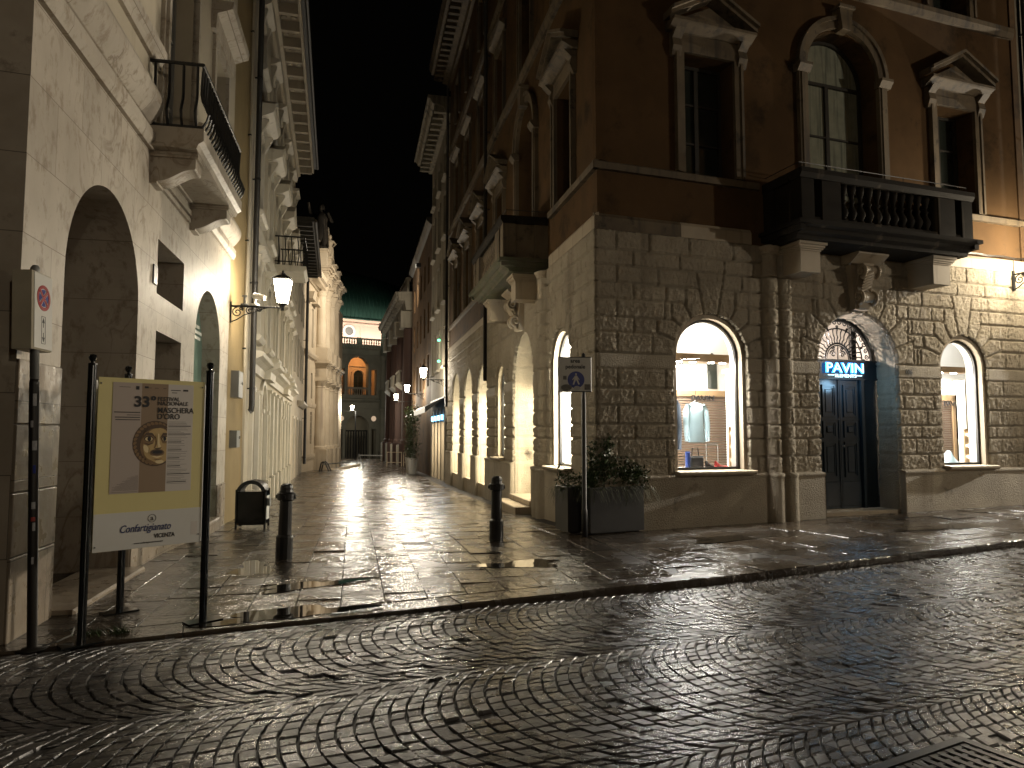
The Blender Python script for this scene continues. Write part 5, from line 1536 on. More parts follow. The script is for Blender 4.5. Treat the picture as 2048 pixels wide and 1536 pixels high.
# lower neighbour with dark timber eaves
LH = thing('plaster_house', 'lower pale plaster house with dark timber eaves beyond the ivory palace', 'building', L3.pt(SP, -0.6))
ops = [(c - 0.45, c + 0.45, z0, z1, False) for c in (19.0, 22.0, 25.0) for z0, z1 in ((-1.0, 2.3), (4.6, 6.6), (8.0, 9.8))] + [(27.0, 27.8, z0, z1, False) for z0, z1 in ((-1.0, 2.3), (4.6, 6.6), (8.0, 9.8))]
mb = MB(); wall_open(mb, L3, SP, 28.6, -1.5, 11.4, ops)
for o in ops: reveal(mb, L3, o, 0, -0.25)
mb.box(L3, 28.56, 28.6, -1.5, 11.4, -6, -0.01); mb.obj('wall', M['ivory'], LH)
for o in ops:
    mb = MB(); rect_frame(mb, L3, o[0], o[1], o[2], o[3], 0.12, 0, 0.05); mb.obj('window_surround', M['white'], LH)
    add_window(LH, L3, o, 0.2, bars=2)
mb = MB(); mb.sweep(L3, [(0, 3.05), (0.12, 3.05), (0.34, 3.2), (0.34, 3.32), (0, 3.36)], 22.5, 28.6); mb.obj('shop_cornice', M['white'], LH)
mb = MB(); mb.prism(L3, [(SP, 11.4), (28.7, 11.4), (28.7, 11.46), (SP, 11.46)], -0.1, 0.85)
s = SP + 0.1
while s < 28.6: mb.box(L3, s, s + 0.14, 11.2, 11.4, 0, 0.8); s += 0.75
mb.box(L3, SP, 28.7, 11.46, 11.62, 0, 0.9); mb.tube([L3.pt(SP, 11.45, 0.94), L3.pt(28.7, 11.45, 0.94)], 0.08, 8)
mb.obj('timber_eaves', M['shutter'], LH)
pipe('downpipe', 'dark downpipe where the plaster house meets the church with columns', L3, 28.3, -0.4, 11.2, 0.2, 0.09)
# cream ashlar wing and the column front
CH = thing('column_palace', 'cream stone church front with giant half columns and statues on its cornice', 'building', L4.pt(0, -0.7))
ops = [(s, s + 0.7, z0, z1, False) for s in (1.0, 3.0) for z0, z1 in ((0.9, 3.0), (3.9, 5.6), (7.3, 9.9))]
mb = MB(); wall_open(mb, L4, 0, 19.5, -1.6, 12.2, ops); mb.box(L4, 4.6, 13.5, 12.2, 15.0, -0.6, 0)
for o in ops: reveal(mb, L4, o, 0, -0.3)
mb.box(L4, 19.46, 19.5, -1.6, 12.2, -6, -0.01); mb.obj('wall', M['cream'], CH)
for o in ops: add_window(CH, L4, o, 0.25, bars=2)
mb = MB()
for z, d in ((-0.1, 0.06), (3.3, 0.05), (6.55, 0.14)): mb.sweep(L4, [(0, z), (d, z), (d * 1.6, z + 0.15), (d * 1.6, z + 0.3), (0, z + 0.32)], 0, 4.8)
mb.sweep(L4, [(0, 11.4), (0.1, 11.4), (0.3, 11.6), (0.75, 11.8), (0.8, 12.1), (0, 12.25)], 0, 5.0)
s = 0.1
while s < 5: mb.box(L4, s, s + 0.16, 11.5, 11.78, 0.1, 0.6); s += 0.36
for z in np.arange(-0.6, 3.0, 0.42): mb.box(L4, 0.0, 4.7, z, z + 0.02, 0, 0.012)
mb.objs('string_course', M['cream'], CH)
mb = MB()
for c in (1.35, 3.35):
    mb.prism(L4, [(c - 0.7, 10.15), (c + 0.7, 10.15), (c, 10.75)], 0, 0.4)
mb.obj('pediment', M['cream'], CH)
for i, s in enumerate((5.2, 7.4, 9.9, 12.2)):
    mb = MB(); c = np.array(L4.pt(s, 0, 0.25))
    mb.box(L4, s - 0.55, s + 0.55, -1.6, 0.5, 0, 0.85)
    mb.lathe(c, [(0.50, 0.5), (0.50, 0.65), (0.42, 0.75), (0.42, 2.4), (0.36, 4.7), (0.40, 4.78), (0.36, 4.86), (0.48, 5.15), (0.52, 5.2)], 20)
    mb.box(L4, s - 0.58, s + 0.58, 5.2, 5.45, 0, 0.85); mb.box(L4, s - 0.5, s + 0.5, 5.45, 6.1, 0, 0.75)
    for k, (e, z) in enumerate(((0.05, 6.1), (0.15, 6.25), (0.28, 6.4))): mb.box(L4, s - 0.5 - e, s + 0.5 + e, z, z + 0.15, 0, 0.75 + e)
    mb.obj('lower_column', M['cream'], CH)
    mb = MB()
    mb.box(L4, s - 0.5, s + 0.5, 6.55, 7.5, 0, 0.8)
    mb.lathe(c, [(0.46, 7.5), (0.46, 7.62), (0.38, 7.7), (0.38, 9.0), (0.32, 11.1), (0.36, 11.2), (0.34, 11.3), (0.50, 11.8), (0.54, 11.9)], 20)
    mb.box(L4, s - 0.56, s + 0.56, 11.9, 12.1, 0, 0.85); mb.box(L4, s - 0.48, s + 0.48, 12.1, 12.7, 0, 0.7)
    for k, (e, z) in enumerate(((0.06, 12.7), (0.2, 12.85), (0.36, 13.0))): mb.box(L4, s - 0.48 - e, s + 0.48 + e, z, z + 0.16, 0, 0.7 + e)
    mb.box(L4, s - 0.35, s + 0.35, 13.16, 14.3, 0, 0.6); mb.box(L4, s - 0.45, s + 0.45, 14.3, 14.45, 0, 0.7)
    mb.obj('upper_column', M['cream'], CH)
mb = MB(); mb.sweep(L4, [(0, 5.45), (0.25, 5.45), (0.3, 6.1), (0.55, 6.3), (0.6, 6.5), (0, 6.55)], 4.7, 12.8); mb.sweep(L4, [(0, 12.1), (0.2, 12.1), (0.25, 12.7), (0.6, 12.95), (0.65, 13.15), (0, 13.2)], 4.7, 12.8)
mb.prism(L4, [(4.8, 15.0), (13.4, 15.0), (9.1, 17.2)], -0.6, 0.1); mb.obj('cornice', M['cream'], CH)
def statue_pts(sc=1.0):
    return [(0.0, 0), (0.30, 0.0), (0.30, 0.12), (0.20, 0.16), (0.27, 0.35), (0.24, 0.8), (0.20, 1.0), (0.24, 1.25), (0.22, 1.42), (0.09, 1.5), (0.08, 1.55), (0.13, 1.62), (0.13, 1.76), (0.06, 1.86), (0.0, 1.88)]
def statue(label, base, h, m, group, pose=0):
    mb = MB(); k = h / 1.88
    prof = [(r * k, z * k) for r, z in statue_pts()]
    mb.lathe(base, prof, 12)
    b = np.array(base); u = np.array([1, 0, 0])
    mb.tube([b + np.array([0.2, 0, 1.38]) * k, b + np.array([0.42, -0.05, 1.15]) * k, b + np.array([0.30, -0.2, 0.95 + pose * 0.5]) * k], [0.085 * k, 0.07 * k, 0.05 * k], 7)
    mb.tube([b + np.array([-0.2, 0, 1.38]) * k, b + np.array([-0.45, 0, 1.5 if pose else 1.1]) * k, b + np.array([-0.5, -0.1, 1.9 if pose else 0.85]) * k], [0.085 * k, 0.07 * k, 0.05 * k], 7)
    for j in range(5):
        a = j * 1.3; mb.tube([b + np.array([0.24 * math.cos(a), 0.24 * math.sin(a), 0.15]) * k, b + np.array([0.22 * math.cos(a + .3), 0.22 * math.sin(a + .3), 0.7]) * k, b + np.array([0.17 * math.cos(a + .2), 0.17 * math.sin(a + .2), 1.2]) * k], [0.07 * k, 0.05 * k, 0.03 * k], 6)
    return tag(mb.obj('statue', m, None, True), label, 'statue', group)
statue('dark stone statue on the tip of the church gable above the columns', L4.pt(5.5, 14.45, 0.1), 3.4, M['soot'], 'roof statues', 1)
statue('paler stone statue standing lower on the church cornice', L4.pt(8.4, 14.45, 0.3), 2.0, M['cream'], 'roof statues', 0)

# ------------------------------------------------------------------ right side beyond the corner building
GH = thing('grey_house', 'grey streaked plaster house with a shop awning beyond the brown corner building', 'building', SD.pt(19.4, -0.7))
ops = [(c - 0.45, c + 0.45, z0, z1, False) for c in (20.9, 23.3, 25.7) for z0, z1 in ((4.6, 6.4), (7.6, 9.6), (10.6, 12.6), (13.4, 14.6))]
gops = [(19.75, 20.5, -1.3, 1.9, True)] + [(s, s + 1.0, -1.3, 2.1, False) for s in (21.0, 22.4, 23.8, 25.2)]
mb = MB(); wall_open(mb, SD, 19.4, 27.0, -1.5, 16.3, ops + gops)
for o in ops: reveal(mb, SD, o, 0, -0.3)
for o in gops: reveal(mb, SD, o, 0, -0.45)
mb.box(SD, 26.96, 27.0, 10, 16.3, -5, -0.01); mb.obj('wall', M['greyplaster'], GH)
for o in ops:
    mb = MB(); rect_frame(mb, SD, o[0], o[1], o[2], o[3], 0.12, 0, 0.05); mb.sweep(SD, [(0, o[2] - 0.12), (0.16, o[2] - 0.08), (0.16, o[2]), (0, o[2])], o[0] - 0.15, o[1] + 0.15); mb.obj('window_surround', M['greyplaster'], GH)
    add_window(GH, SD, o, 0.25, bars=2, fm='greyplaster' if random.random() < .4 else 'shutter')
add_window(GH, SD, gops[0], 0.4, bars=2, name='arched_door')
mb = MB(); mb.sweep(SD, [(0, 15.7), (0.2, 15.7), (0.3, 16.0), (0.8, 16.1), (0.9, 16.3), (0, 16.35)], 19.4, 27.0); mb.box(SD, 19.4, 27, 16.3, 16.45, 0, 1.0)
s = 19.5
while s < 27: mb.box(SD, s, s + 0.2, 15.75, 16.1, 0.1, 0.7); s += 0.6
mb.obj('eaves', M['greyplaster'], GH)
mb = MB()
mb.prism(SD, [(20.6, 3.18), (26.8, 3.18), (26.8, 3.24), (20.6, 3.24)], 0, 0.05)
mb.add([SD.pt(20.6, 3.2, 0.02), SD.pt(26.8, 3.2, 0.02), SD.pt(26.8, 2.75, 0.9), SD.pt(20.6, 2.75, 0.9), SD.pt(20.6, 3.17, 0.02), SD.pt(26.8, 3.17, 0.02), SD.pt(26.8, 2.72, 0.9), SD.pt(20.6, 2.72, 0.9),
        SD.pt(20.6, 2.50, 0.9), SD.pt(26.8, 2.50, 0.9)], [(0, 1, 2, 3), (4, 5, 6, 7), (3, 2, 9, 8), (0, 3, 7, 4), (1, 2, 6, 5), (0, 3, 8)])
tag(mb.obj('shop_awning', M['boxmetal']), 'dark shop awning over the lit shopfront of the grey house', 'awning')
for i, s in enumerate((21.0, 22.4, 23.8, 25.2)):
    mb = MB(); mb.box(SD, s - 0.2, s + 1.2, -1.2, 2.6, -1.65, -1.6); mb.box(SD, s + 1.2, s + 1.25, -1.2, 2.6, -1.6, -0.45); mb.box(SD, s - 0.2, s + 1.2, 2.3, 2.35, -1.6, -0.45); mb.obj('lit_recess', M['shopwall'], GH)
    area('bay_light', SD.pt(s + 0.2, 1.6, -1.2), SD.pt(s + 1.0, 0.6, 0.3), 0.4, 1.8, 160, (1.0, 0.82, 0.58), GH)
    t = thing('hanging_sign', 'tiny cyan glowing sign hung under the dark awning, ' + ('nearest', 'second', 'third', 'farthest')[i] + ' of the four there', 'sign', SD.pt(s, 2.2, 0.05), group='cyan signs under the awning')
    mb = MB(); mb.bbox(SD, s + 0.25, s + 0.50, 2.20, 2.42, 0.02, 0.09, 0.008); mb.obj('lit_box', M['skyblue'], t)
    mb = MB(); mb.tube([SD.pt(s + 0.4, 2.45, 0.06), SD.pt(s + 0.4, 2.75, 0.06)], 0.012, 6); mb.obj('hanger', M['iron'], t)
for z in (5.0, 6.0):
    m = MB(); m.lathe(SD.pt(22.6, z, 0.08), [(0.0, -0.05), (0.06, -0.04), (0.07, 0), (0.05, 0.05), (0, 0.06)], 10)
    M.setdefault('greenlamp', emis('green_led', (0.15, 1.0, 0.45), 5.0))
    tag(m.obj('green_light', M['greenlamp'], None, True), ('lower' if z < 5.5 else 'upper') + ' small green light on the grey house wall', 'light')
RH = thing('far_house', 'tall dim brown house at the far right end of the lane', 'building', SD.pt(27.0, -0.9))
ops = [(c - 0.45, c + 0.45, z0, z1, False) for c in (28.6, 31.0, 33.5, 36.0, 38.5) for z0, z1 in ((4.2, 6.0), (7.2, 9.0), (10.0, 11.6))]
mb = MB(); wall_open(mb, SD, 27.0, 40.5, -1.8, 13.2, ops)
for o in ops: reveal(mb, SD, o, 0, -0.3)
mb.box(SD, 40.46, 40.5, -1.8, 13.2, -6, -0.01); mb.obj('wall', M['stucco'], RH)
for o in ops: add_window(RH, SD, o, 0.25, bars=2)
mb = MB(); mb.sweep(SD, [(0, 12.9), (0.15, 13.0), (0.3, 13.15), (0.3, 13.3), (0, 13.35)], 27.0, 40.5); mb.obj('eaves', M['shutter'], RH)
# loggia with red brick columns
LGF = Fr((-8.2, 60), -14.6, -1)
LG = thing('brick_loggia', 'dark loggia with giant red brick half columns beside the square', 'building', LGF.pt(8, -1.1))
mb = MB(); lo = [(c - 1.2, c + 1.2, 7.6, 10.4, True) for c in (4.0, 10.0, 16.0)] + [(c - 1.4, c + 1.4, -1.8, 3.0, True) for c in (4.0, 10.0, 16.0)]
wall_open(mb, LGF, 0, 20, -2, 16.5, lo); mb.box(LGF, 0, 0.05, -2, 16.5, -12, 0); mb.box(LGF, 19.95, 20, -2, 16.5, -12, 0)
for o in lo: reveal(mb, LGF, o, 0, -0.6)
mb.obj('wall', M['brick'], LG)
mb = MB()
for s in (1.0, 7.0, 13.0, 19.0):
    c = np.array(LGF.pt(s, 0, 0.3)); mb.box(LGF, s - 0.9, s + 0.9, -2, 0.7, 0, 1.3)
    mb.lathe(c, [(0.85, 0.7), (0.85, 0.95), (0.74, 1.1), (0.72, 4), (0.62, 10.6)], 18)
mb.obj('giant_columns', M['brick'], LG)
mb = MB()
for s in (1.0, 7.0, 13.0, 19.0):
    mb.bbox(LGF, s - 0.95, s + 0.95, -2, 0.6, 1.3, 1.36, 0.02); mb.box(LGF, s - 0.9, s + 0.9, 10.6, 12.0, 0, 1.25)
mb.sweep(LGF, [(0, 12.0), (0.9, 12.0), (1.0, 12.8), (1.7, 13.2), (1.8, 13.5), (0, 13.6)], -0.5, 20.5)
s = -0.4
while s < 20.4: mb.box(LGF, s, s + 0.3, 12.8, 13.1, 0.9, 1.5); s += 0.7
for c in (4.0, 10.0, 16.0):
    mb.sweep(LGF, [(0, 5.4), (0.3, 5.4), (0.9, 5.8), (1.2, 6.1), (0, 6.1)], c - 1.9, c + 1.9); mb.box(LGF, c - 1.8, c + 1.8, 7.0, 7.15, 0.95, 1.15)
    k = c - 1.7
    while k < c + 1.7: mb.box(LGF, k, k + 0.12, 6.1, 7.0, 0.98, 1.1); k += 0.3
mb.objs('stone_trim', M['greyplaster'], LG)
mb = MB(); k = -0.2
while k < 20.2: mb.box(LGF, k, k + 0.18, 13.6, 14.6, 0.6, 0.8); k += 0.42
mb.box(LGF, -0.4, 20.4, 14.6, 14.8, 0.5, 0.9); mb.box(LGF, 0.2, 19.8, 13.5, 16.4, -1, 0); mb.obj('attic_balustrade', M['greyplaster'], LG)

# ------------------------------------------------------------------ basilica
B = Fr((-24.0, 97), 57, 1)
BA = thing('arcaded_basilica', 'two storey arcaded stone basilica with a green copper vault roof closing the lane', 'building', B.pt(4, -1.7))
mb = MB(); up_, lw = [], []
for c in (-4.25, 3.05, 10.35, 17.65):
    up_ += [(c - 1.5, c + 1.5, 7.0, 10.8, True), (c - 2.75, c - 1.95, 7.0, 10.6, False), (c + 1.95, c + 2.75, 7.0, 10.6, False)]
    lw += [(c - 1.7, c + 1.7, -1.8, 2.4, True), (c - 2.75, c - 2.1, -1.8, 2.2, False), (c + 2.1, c + 2.75, -1.8, 2.2, False)]
wall_open(mb, B, -8.5, 22, -2, 14.0, up_ + lw)
for o in up_ + lw: reveal(mb, B, o, 0, -0.9)
mb.obj('arcade_wall', M['basil'], BA)
mb = MB()
for c in (-7.9, -0.6, 6.7, 14.0, 21.3):
    P0 = np.array(B.pt(c, 0, 0.25))
    mb.box(B, c - 0.6, c + 0.6, -2, -0.9, 0, 0.95); mb.lathe(P0, [(0.55, -0.9), (0.5, -0.7), (0.42, 4.6), (0.55, 4.9), (0.55, 5.1)], 16)
    mb.box(B, c - 0.65, c + 0.65, 5.1, 6.4, 0, 0.9); mb.box(B, c - 0.55, c + 0.55, 6.4, 7.7, 0, 0.85)
    mb.lathe(P0, [(0.5, 7.7), (0.45, 7.9), (0.38, 12.0), (0.5, 12.4), (0.52, 12.6)], 16); mb.box(B, c - 0.6, c + 0.6, 12.6, 14.0, 0, 0.85)
mb.obj('half_columns', M['basil'], BA)
mb = MB()
mb.sweep(B, [(0, 5.1), (0.2, 5.1), (0.25, 5.9), (0.7, 6.2), (0.75, 6.4), (0, 6.5)], -8.5, 22)
mb.sweep(B, [(0, 12.6), (0.2, 12.6), (0.25, 13.3), (0.7, 13.8), (0.8, 14.0), (0, 14.05)], -8.5, 22)
s = -8.4
while s < 22: mb.box(B, s, s + 0.2, 13.45, 13.75, 0.2, 0.6); s += 0.45
for c in (-4.25, 3.05, 10.35, 17.65):
    mb.archband(B, c, 10.8, 1.5, 1.85, 0, 0.12, n=18); mb.archband(B, c, 2.4, 1.7, 2.05, 0, 0.12, n=18)
    mb.sweep(B, [(0, 7.9), (0.1, 7.9), (0.1, 8.05), (0, 8.05)], c - 1.5, c + 1.5)
    for sg in (-1, 1):
        for x in (c + sg * 1.72, ): mb.lathe(np.array(B.pt(x, 0, -0.1)), [(0.2, 7.0), (0.17, 10.3), (0.25, 10.6), (0.25, 10.8)], 10); mb.lathe(np.array(B.pt(c + sg * 1.9, 0, -0.1)), [(0.2, -1.8), (0.17, 2.0), (0.25, 2.3), (0.25, 2.4)], 10)
mb.obj('cornice', M['basil'], BA)
mb = MB()
for c in (-4.25, 3.05, 10.35, 17.65):
    k = c - 1.35
    while k < c + 1.4:
        mb.lathe(np.array(B.pt(k, 6.5, -0.2)), [(0.09, 0), (0.05, 0.2), (0.11, 0.5), (0.05, 0.9), (0.09, 1.3)], 6); k += 0.33
    mb.box(B, c - 1.5, c + 1.5, 7.8, 8.0, -0.35, -0.05)
k = -8.4
while k < 22:
    mb.lathe(np.array(B.pt(k, 14.0, 0.1)), [(0.12, 0), (0.06, 0.15), (0.12, 0.3), (0.06, 0.6), (0.11, 0.78)], 6); k += 0.36
mb.box(B, -8.5, 22, 14.76, 14.95, -0.1, 0.3)
for c in (-7.9, -4.25, -0.6, 3.05, 6.7, 10.35, 14.0): mb.box(B, c - 0.3, c + 0.3, 14.0, 15.0, -0.12, 0.34)
mb.obj('balustrade', M['basil'], BA)
M['ocul'] = emis('lit_oculus', (1.0, 0.72, 0.48), 0.55)
mb = MB()
def disc(mb, fr, s, z, r, d, n=18):
    mb.add([fr.pt(s + r * math.cos(2 * math.pi * k / n), z + r * math.sin(2 * math.pi * k / n), d) for k in range(n)], [tuple(range(n))])
for c in (-4.25, 3.05, 10.35, 17.65):
    for sg in (-1, 1):
        disc(mb, B, c + sg * 2.35, 3.7, 0.38, 0.02)
mb.obj('lit_oculus', M['ocul'], BA)
mb = MB()
for c in (-4.25, 3.05, 10.35, 17.65):
    for sg in (-1, 1): mb.archband(B, c + sg * 2.35, 11.8, 0.36, 0.48, 0, 0.08, 0, 2 * math.pi, 18); mb.archband(B, c + sg * 2.35, 3.7, 0.38, 0.5, 0, 0.08, 0, 2 * math.pi, 18)
mb.obj('oculus_ring', M['basil'], BA)
mb = MB()     # inside of the upper loggia and its back wall with glazed doors
bo = [(c - 0.75, c + 0.75, 6.5, 10.0, True) for c in (-2.7, 4.6, 11.9, 19.2)]
wall_open(mb, B, -8.5, 22, 6.4, 14, bo, d=-4.0); mb.box(B, -8.5, 22, 6.3, 6.45, -4, -0.05); mb.box(B, -8.5, 22, 13.6, 13.7, -4, -0.05)
for o in bo: reveal(mb, B, o, -4.0, -4.3)
M['ochrew'] = mat('loggia_ochre', (0.50, 0.36, 0.22), (0.42, 0.29, 0.17), 0.8, 0.8)
mb.obj('loggia_wall', M['ochrew'], BA)
mb = MB()
for c in (-2.7, 4.6, 11.9): mb.archband(B, c, 10.0, 0.8, 1.15, -4.0, -3.8, n=16); mb.box(B, c - 1.15, c - 0.8, 6.5, 10.0, -4, -3.8); mb.box(B, c + 0.8, c + 1.15, 6.5, 10.0, -4, -3.8); mb.box(B, c - 1.35, c + 1.35, 11.3, 11.5, -4, -3.7)
mb.objs('door_surround', M['ochrew'], BA)
for o in bo: add_window(BA, B, o, 4.2, bars=2)
mb = MB(); mb.box(B, -8.5, 22, -2, 6.4, -6.1, -6.0); mb.obj('undercroft_wall', M['basil'], BA)
mb = MB()
for c in (-4.25, 3.05, 10.35, 17.65):
    k = c - 1.5
    while k < c + 1.6: mb.box(B, k, k + 0.16, -1.8, 1.9, -0.8, -0.7); k += 0.38
    mb.box(B, c - 1.7, c + 1.7, 1.9, 2.1, -0.85, -0.65)
mb.obj('arcade_gate', M['dark'], BA)
mb = MB(); AT = -4.5
mb.box(B, -8.5, 22, 13.9, 18.3, AT - 0.3, AT); mb.box(B, -8.5, 22, 17.55, 17.75, AT, AT + 0.12); mb.box(B, -8.5, 22, 18.15, 18.3, AT, AT + 0.3)
for c in (-5.4, 1.2, 5.2, 11.8): mb.box(B, c - 0.25, c + 0.25, 14, 17.55, AT, AT + 0.08)
mb.box(B, -8.5, 22, 13.9, 14.0, AT, 0.5)
mb.obj('attic_wall', M['pink'], BA)
mb = MB()
for c in (-3.4, 3.25, 9.6): mb.archband(B, c, 16.5, 0.62, 0.95, AT, AT + 0.12, 0, 2 * math.pi, 22)
mb.objs('attic_oculus', M['white_paint'], BA)
mb = MB()
for c in (-3.4, 3.25, 9.6): disc(mb, B, c, 16.5, 0.62, AT + 0.03, 22)
mb.obj('oculus_glass', M['grey'], BA)
# keel shaped copper roof
mb = MB(); prof = []
for k in range(15):
    t = k / 14; prof.append((AT + 0.35 - 10.5 * (1 - math.cos(t * math.pi / 2)) , 18.35 + 9.0 * math.sin(t * math.pi / 2)))
sN = 61
ss = np.linspace(-14, 22, sN)
vs = []
for s in ss:
    rise = 1.0 - 0.30 * max(0, (s - 4) / 14) ** 1.6
    for d, z in prof: vs.append(B.pt(s, 18.35 + (z - 18.35) * rise, d))
m_ = len(prof)
mb.add(vs, [(i * m_ + j, (i + 1) * m_ + j, (i + 1) * m_ + j + 1, i * m_ + j + 1) for i in range(sN - 1) for j in range(m_ - 1)])
mb.obj('copper_roof', M['copper'], BA, True)
mb = MB()
for i in range(0, sN):
    s = ss[i]; rise = 1.0 - 0.30 * max(0, (s - 4) / 14) ** 1.6
    mb.tube([B.pt(s, 18.36 + (z - 18.35) * rise, d + 0.03) for d, z in prof], 0.045, 4, cap=False)
mb.tube([B.pt(-8.5, 18.32, AT + 0.4), B.pt(22, 18.32, AT + 0.4)], 0.09, 6)
mb.obj('roof_seams', M['copper'], BA)
statue('dark statue on the basilica balustrade against the bright wall', B.pt(6.7, 15.0, 0.1), 2.3, M['basil'], None, 1)
for s in (-4.25, 3.05, 10.35):
    point('loggia_lamp', np.array(B.pt(s + 1.0, 12.2, -1.4)) - ORG[BA.name], 300, (1.0, 0.50, 0.18), 0.15, BA)
area('terrace_floodlight', B.pt(4, 14.2, -1.5), B.pt(4, 17.2, AT), 22, 0.3, 1500, (1.0, 0.86, 0.74), BA)
area('roof_floodlight', B.pt(4, 15.2, 3.0), B.pt(4, 23, -6), 20, 1.0, 120, (0.8, 1.0, 0.85), BA)
point('undercroft_lamp', np.array(B.pt(3.05, 4.0, -3.5)) - ORG[BA.name], 60, (1.0, 0.8, 0.55), 0.15, BA)
point('square_fill_light', (-18.5, 83.6, 4.5), 1500, (1.0, 0.95, 0.8), 0.2)  # added fill light for the square, no such lamp in view

b = np.array(SD.pt(34.0, 12.3, 0.35)); m = MB(); m.box(SD, 33.8, 34.2, 12.15, 12.4, 0.0, 0.3); fx_ = m.obj('fill_fixture', M['boxmetal'])
tag(fx_, 'small dark fixture added high on the far brown house to brighten the church', 'fill_fixture')
area('church_fill_light', tuple(b), L4.pt(7, 9.5, 0.0), 0.3, 0.2, 1100, NEUT, None, 120)  # fill light and its fixture are added to brighten the church front

# ------------------------------------------------------------------ poster totem
P1, P2, P3 = np.array([-3.18, 5.36]), np.array([-2.56, 6.0]), np.array([-3.42, 6.31])
g0 = float(gz(P1[0], P1[1]))
PT = thing('poster_stand', 'three-legged black metal poster stand with a yellow theatre festival board', 'poster stand', (-3.05, 5.9, g0))
for P in (P1, P2, P3):
    g = float(gz(P[0], P[1]))
    mb = MB(); n = 10
    vs = [];
    for z in (g + 0.012, g + 2.07):
        for k in range(20):
            a = 2 * math.pi * k / 20; r = 0.030 if k % 2 else 0.0245
            vs.append((P[0] + r * math.cos(a), P[1] + r * math.sin(a), z))
    mb.add(vs, [(k, (k + 1) % 20, 20 + (k + 1) % 20, 20 + k) for k in range(20)] + [tuple(range(20, 40))])
    mb.lathe((P[0], P[1], g + 2.07), [(0.032, 0), (0.032, 0.015), (0.014, 0.02), (0.014, 0.03), (0.024, 0.04), (0.030, 0.06), (0.024, 0.08), (0.0, 0.088)], 14)
    p = mb.obj('post', M['gloss'], PT)
    mb = MB(); d = np.array([0.694, 0.72]); e = np.array([0.72, -0.694])
    mb.add([(P[0] + d[0] * a + e[0] * b, P[1] + d[1] * a + e[1] * b, g + z) for z in (0.0, 0.014) for a, b in ((-.14, -.07), (.14, -.07), (.14, .07), (-.14, .07))], [(0, 1, 2, 3), (4, 5, 6, 7), (0, 1, 5, 4), (1, 2, 6, 5), (2, 3, 7, 6), (3, 0, 4, 7)])
    mb.obj('base_plate', M['gloss'], p)
azB = math.degrees(math.atan2(P2[0] - P1[0], P2[1] - P1[1]))
BF = Fr(P1, azB, 1); LB_ = float(np.linalg.norm(P2 - P1))
M['boardy'] = mat('yellow_board', (0.60, 0.53, 0.25), (0.56, 0.49, 0.23), 3, 0.45)
M['boardw'] = mat('white_board', (0.56, 0.55, 0.52), (0.52, 0.51, 0.47), 3, 0.45)
M['postl'] = mat('poster_mauve', (0.37, 0.31, 0.27), None, rough=0.5)
M['postb'] = mat('poster_brown', (0.235, 0.165, 0.105), None, rough=0.5)
M['postw'] = mat('poster_white', (0.50, 0.46, 0.42), None, rough=0.5)
M['gold'] = mat('mask_gold', (0.50, 0.36, 0.16), (0.36, 0.24, 0.10), 9, 0.5)
M['maskd'] = mat('mask_brown', (0.075, 0.045, 0.025), None, rough=0.5)
M['maskl'] = mat('mask_highlight', (0.66, 0.53, 0.30), None, rough=0.5)
a0, a1 = 0.045, LB_ - 0.045; zb0, zb1 = g0 + 0.66, g0 + 1.985
mb = MB(); mb.box(BF, a0, a1, zb0, zb1, -0.012, 0.008); bd = mb.obj('board', M['boardy'], PT)
mb = MB(); mb.box(BF, a0 + 0.001, a1 - 0.001, zb0 + 0.001, zb0 + 0.285, 0.008, 0.0105); mb.obj('lower_panel', M['boardw'], bd)
pw = a1 - a0
def bx_(u): return a0 + u * pw
def bz_(v): return zb0 + v * (zb1 - zb0)
V0, V1 = 0.325, 0.975
for u0, u1, m in ((0.125, 0.385, 'postl'), (0.385, 0.635, 'postb'), (0.635, 0.885, 'postw')):
    mb = MB(); mb.box(BF, bx_(u0), bx_(u1), bz_(V0), bz_(V1), 0.008, 0.0105); mb.obj('poster_sheet', M[m], bd)
bxv = tuple(BF.d)
def bt(s, u, v, size, m='ink', bold=0.0, sh=0.0, sx=1.0, al='LEFT', d=0.0125):
    return text(s, 'lettering', M[m], bd, BF.pt(bx_(u), bz_(v), d), bxv, up, size, 0.002, al, sh, bold, sx)
bt('33°', 0.315, 0.835, 0.115, bold=0.0035, sx=1.05)
bt('FESTIVAL', 0.535, 0.873, 0.045, bold=0.0003, sx=0.95); bt('NAZIONALE', 0.535, 0.846, 0.045, bold=0.0003, sx=0.95)
bt('MASCHERA', 0.535, 0.800, 0.062, bold=0.0006, sx=0.90); bt("D'ORO", 0.535, 0.762, 0.062, bold=0.0006, sx=0.90)
mb = MB()
def bar(u0, u1, v, h=0.0022): mb.box(BF, bx_(u0), bx_(u1), bz_(v), bz_(v) + h, 0.0105, 0.0120)
for k, (w, h) in enumerate(((0.235, 0.007), (0.12, 0.004), (0.225, 0.006), (0.22, 0.006))): bar(0.375 - w, 0.375, 0.797 - 0.0145 * k, h)
v = 0.745
rr = random.Random(5)
for blk in range(8):
    for k in range(3):
        bar(0.645, 0.645 + rr.uniform(0.12, 0.20), v, 0.0018); v -= 0.0085
    bar(0.645, 0.645 + rr.uniform(0.10, 0.23), v - 0.002, 0.0062); v -= 0.0105
    bar(0.645, 0.645 + rr.uniform(0.12, 0.20), v, 0.0018); v -= 0.0125

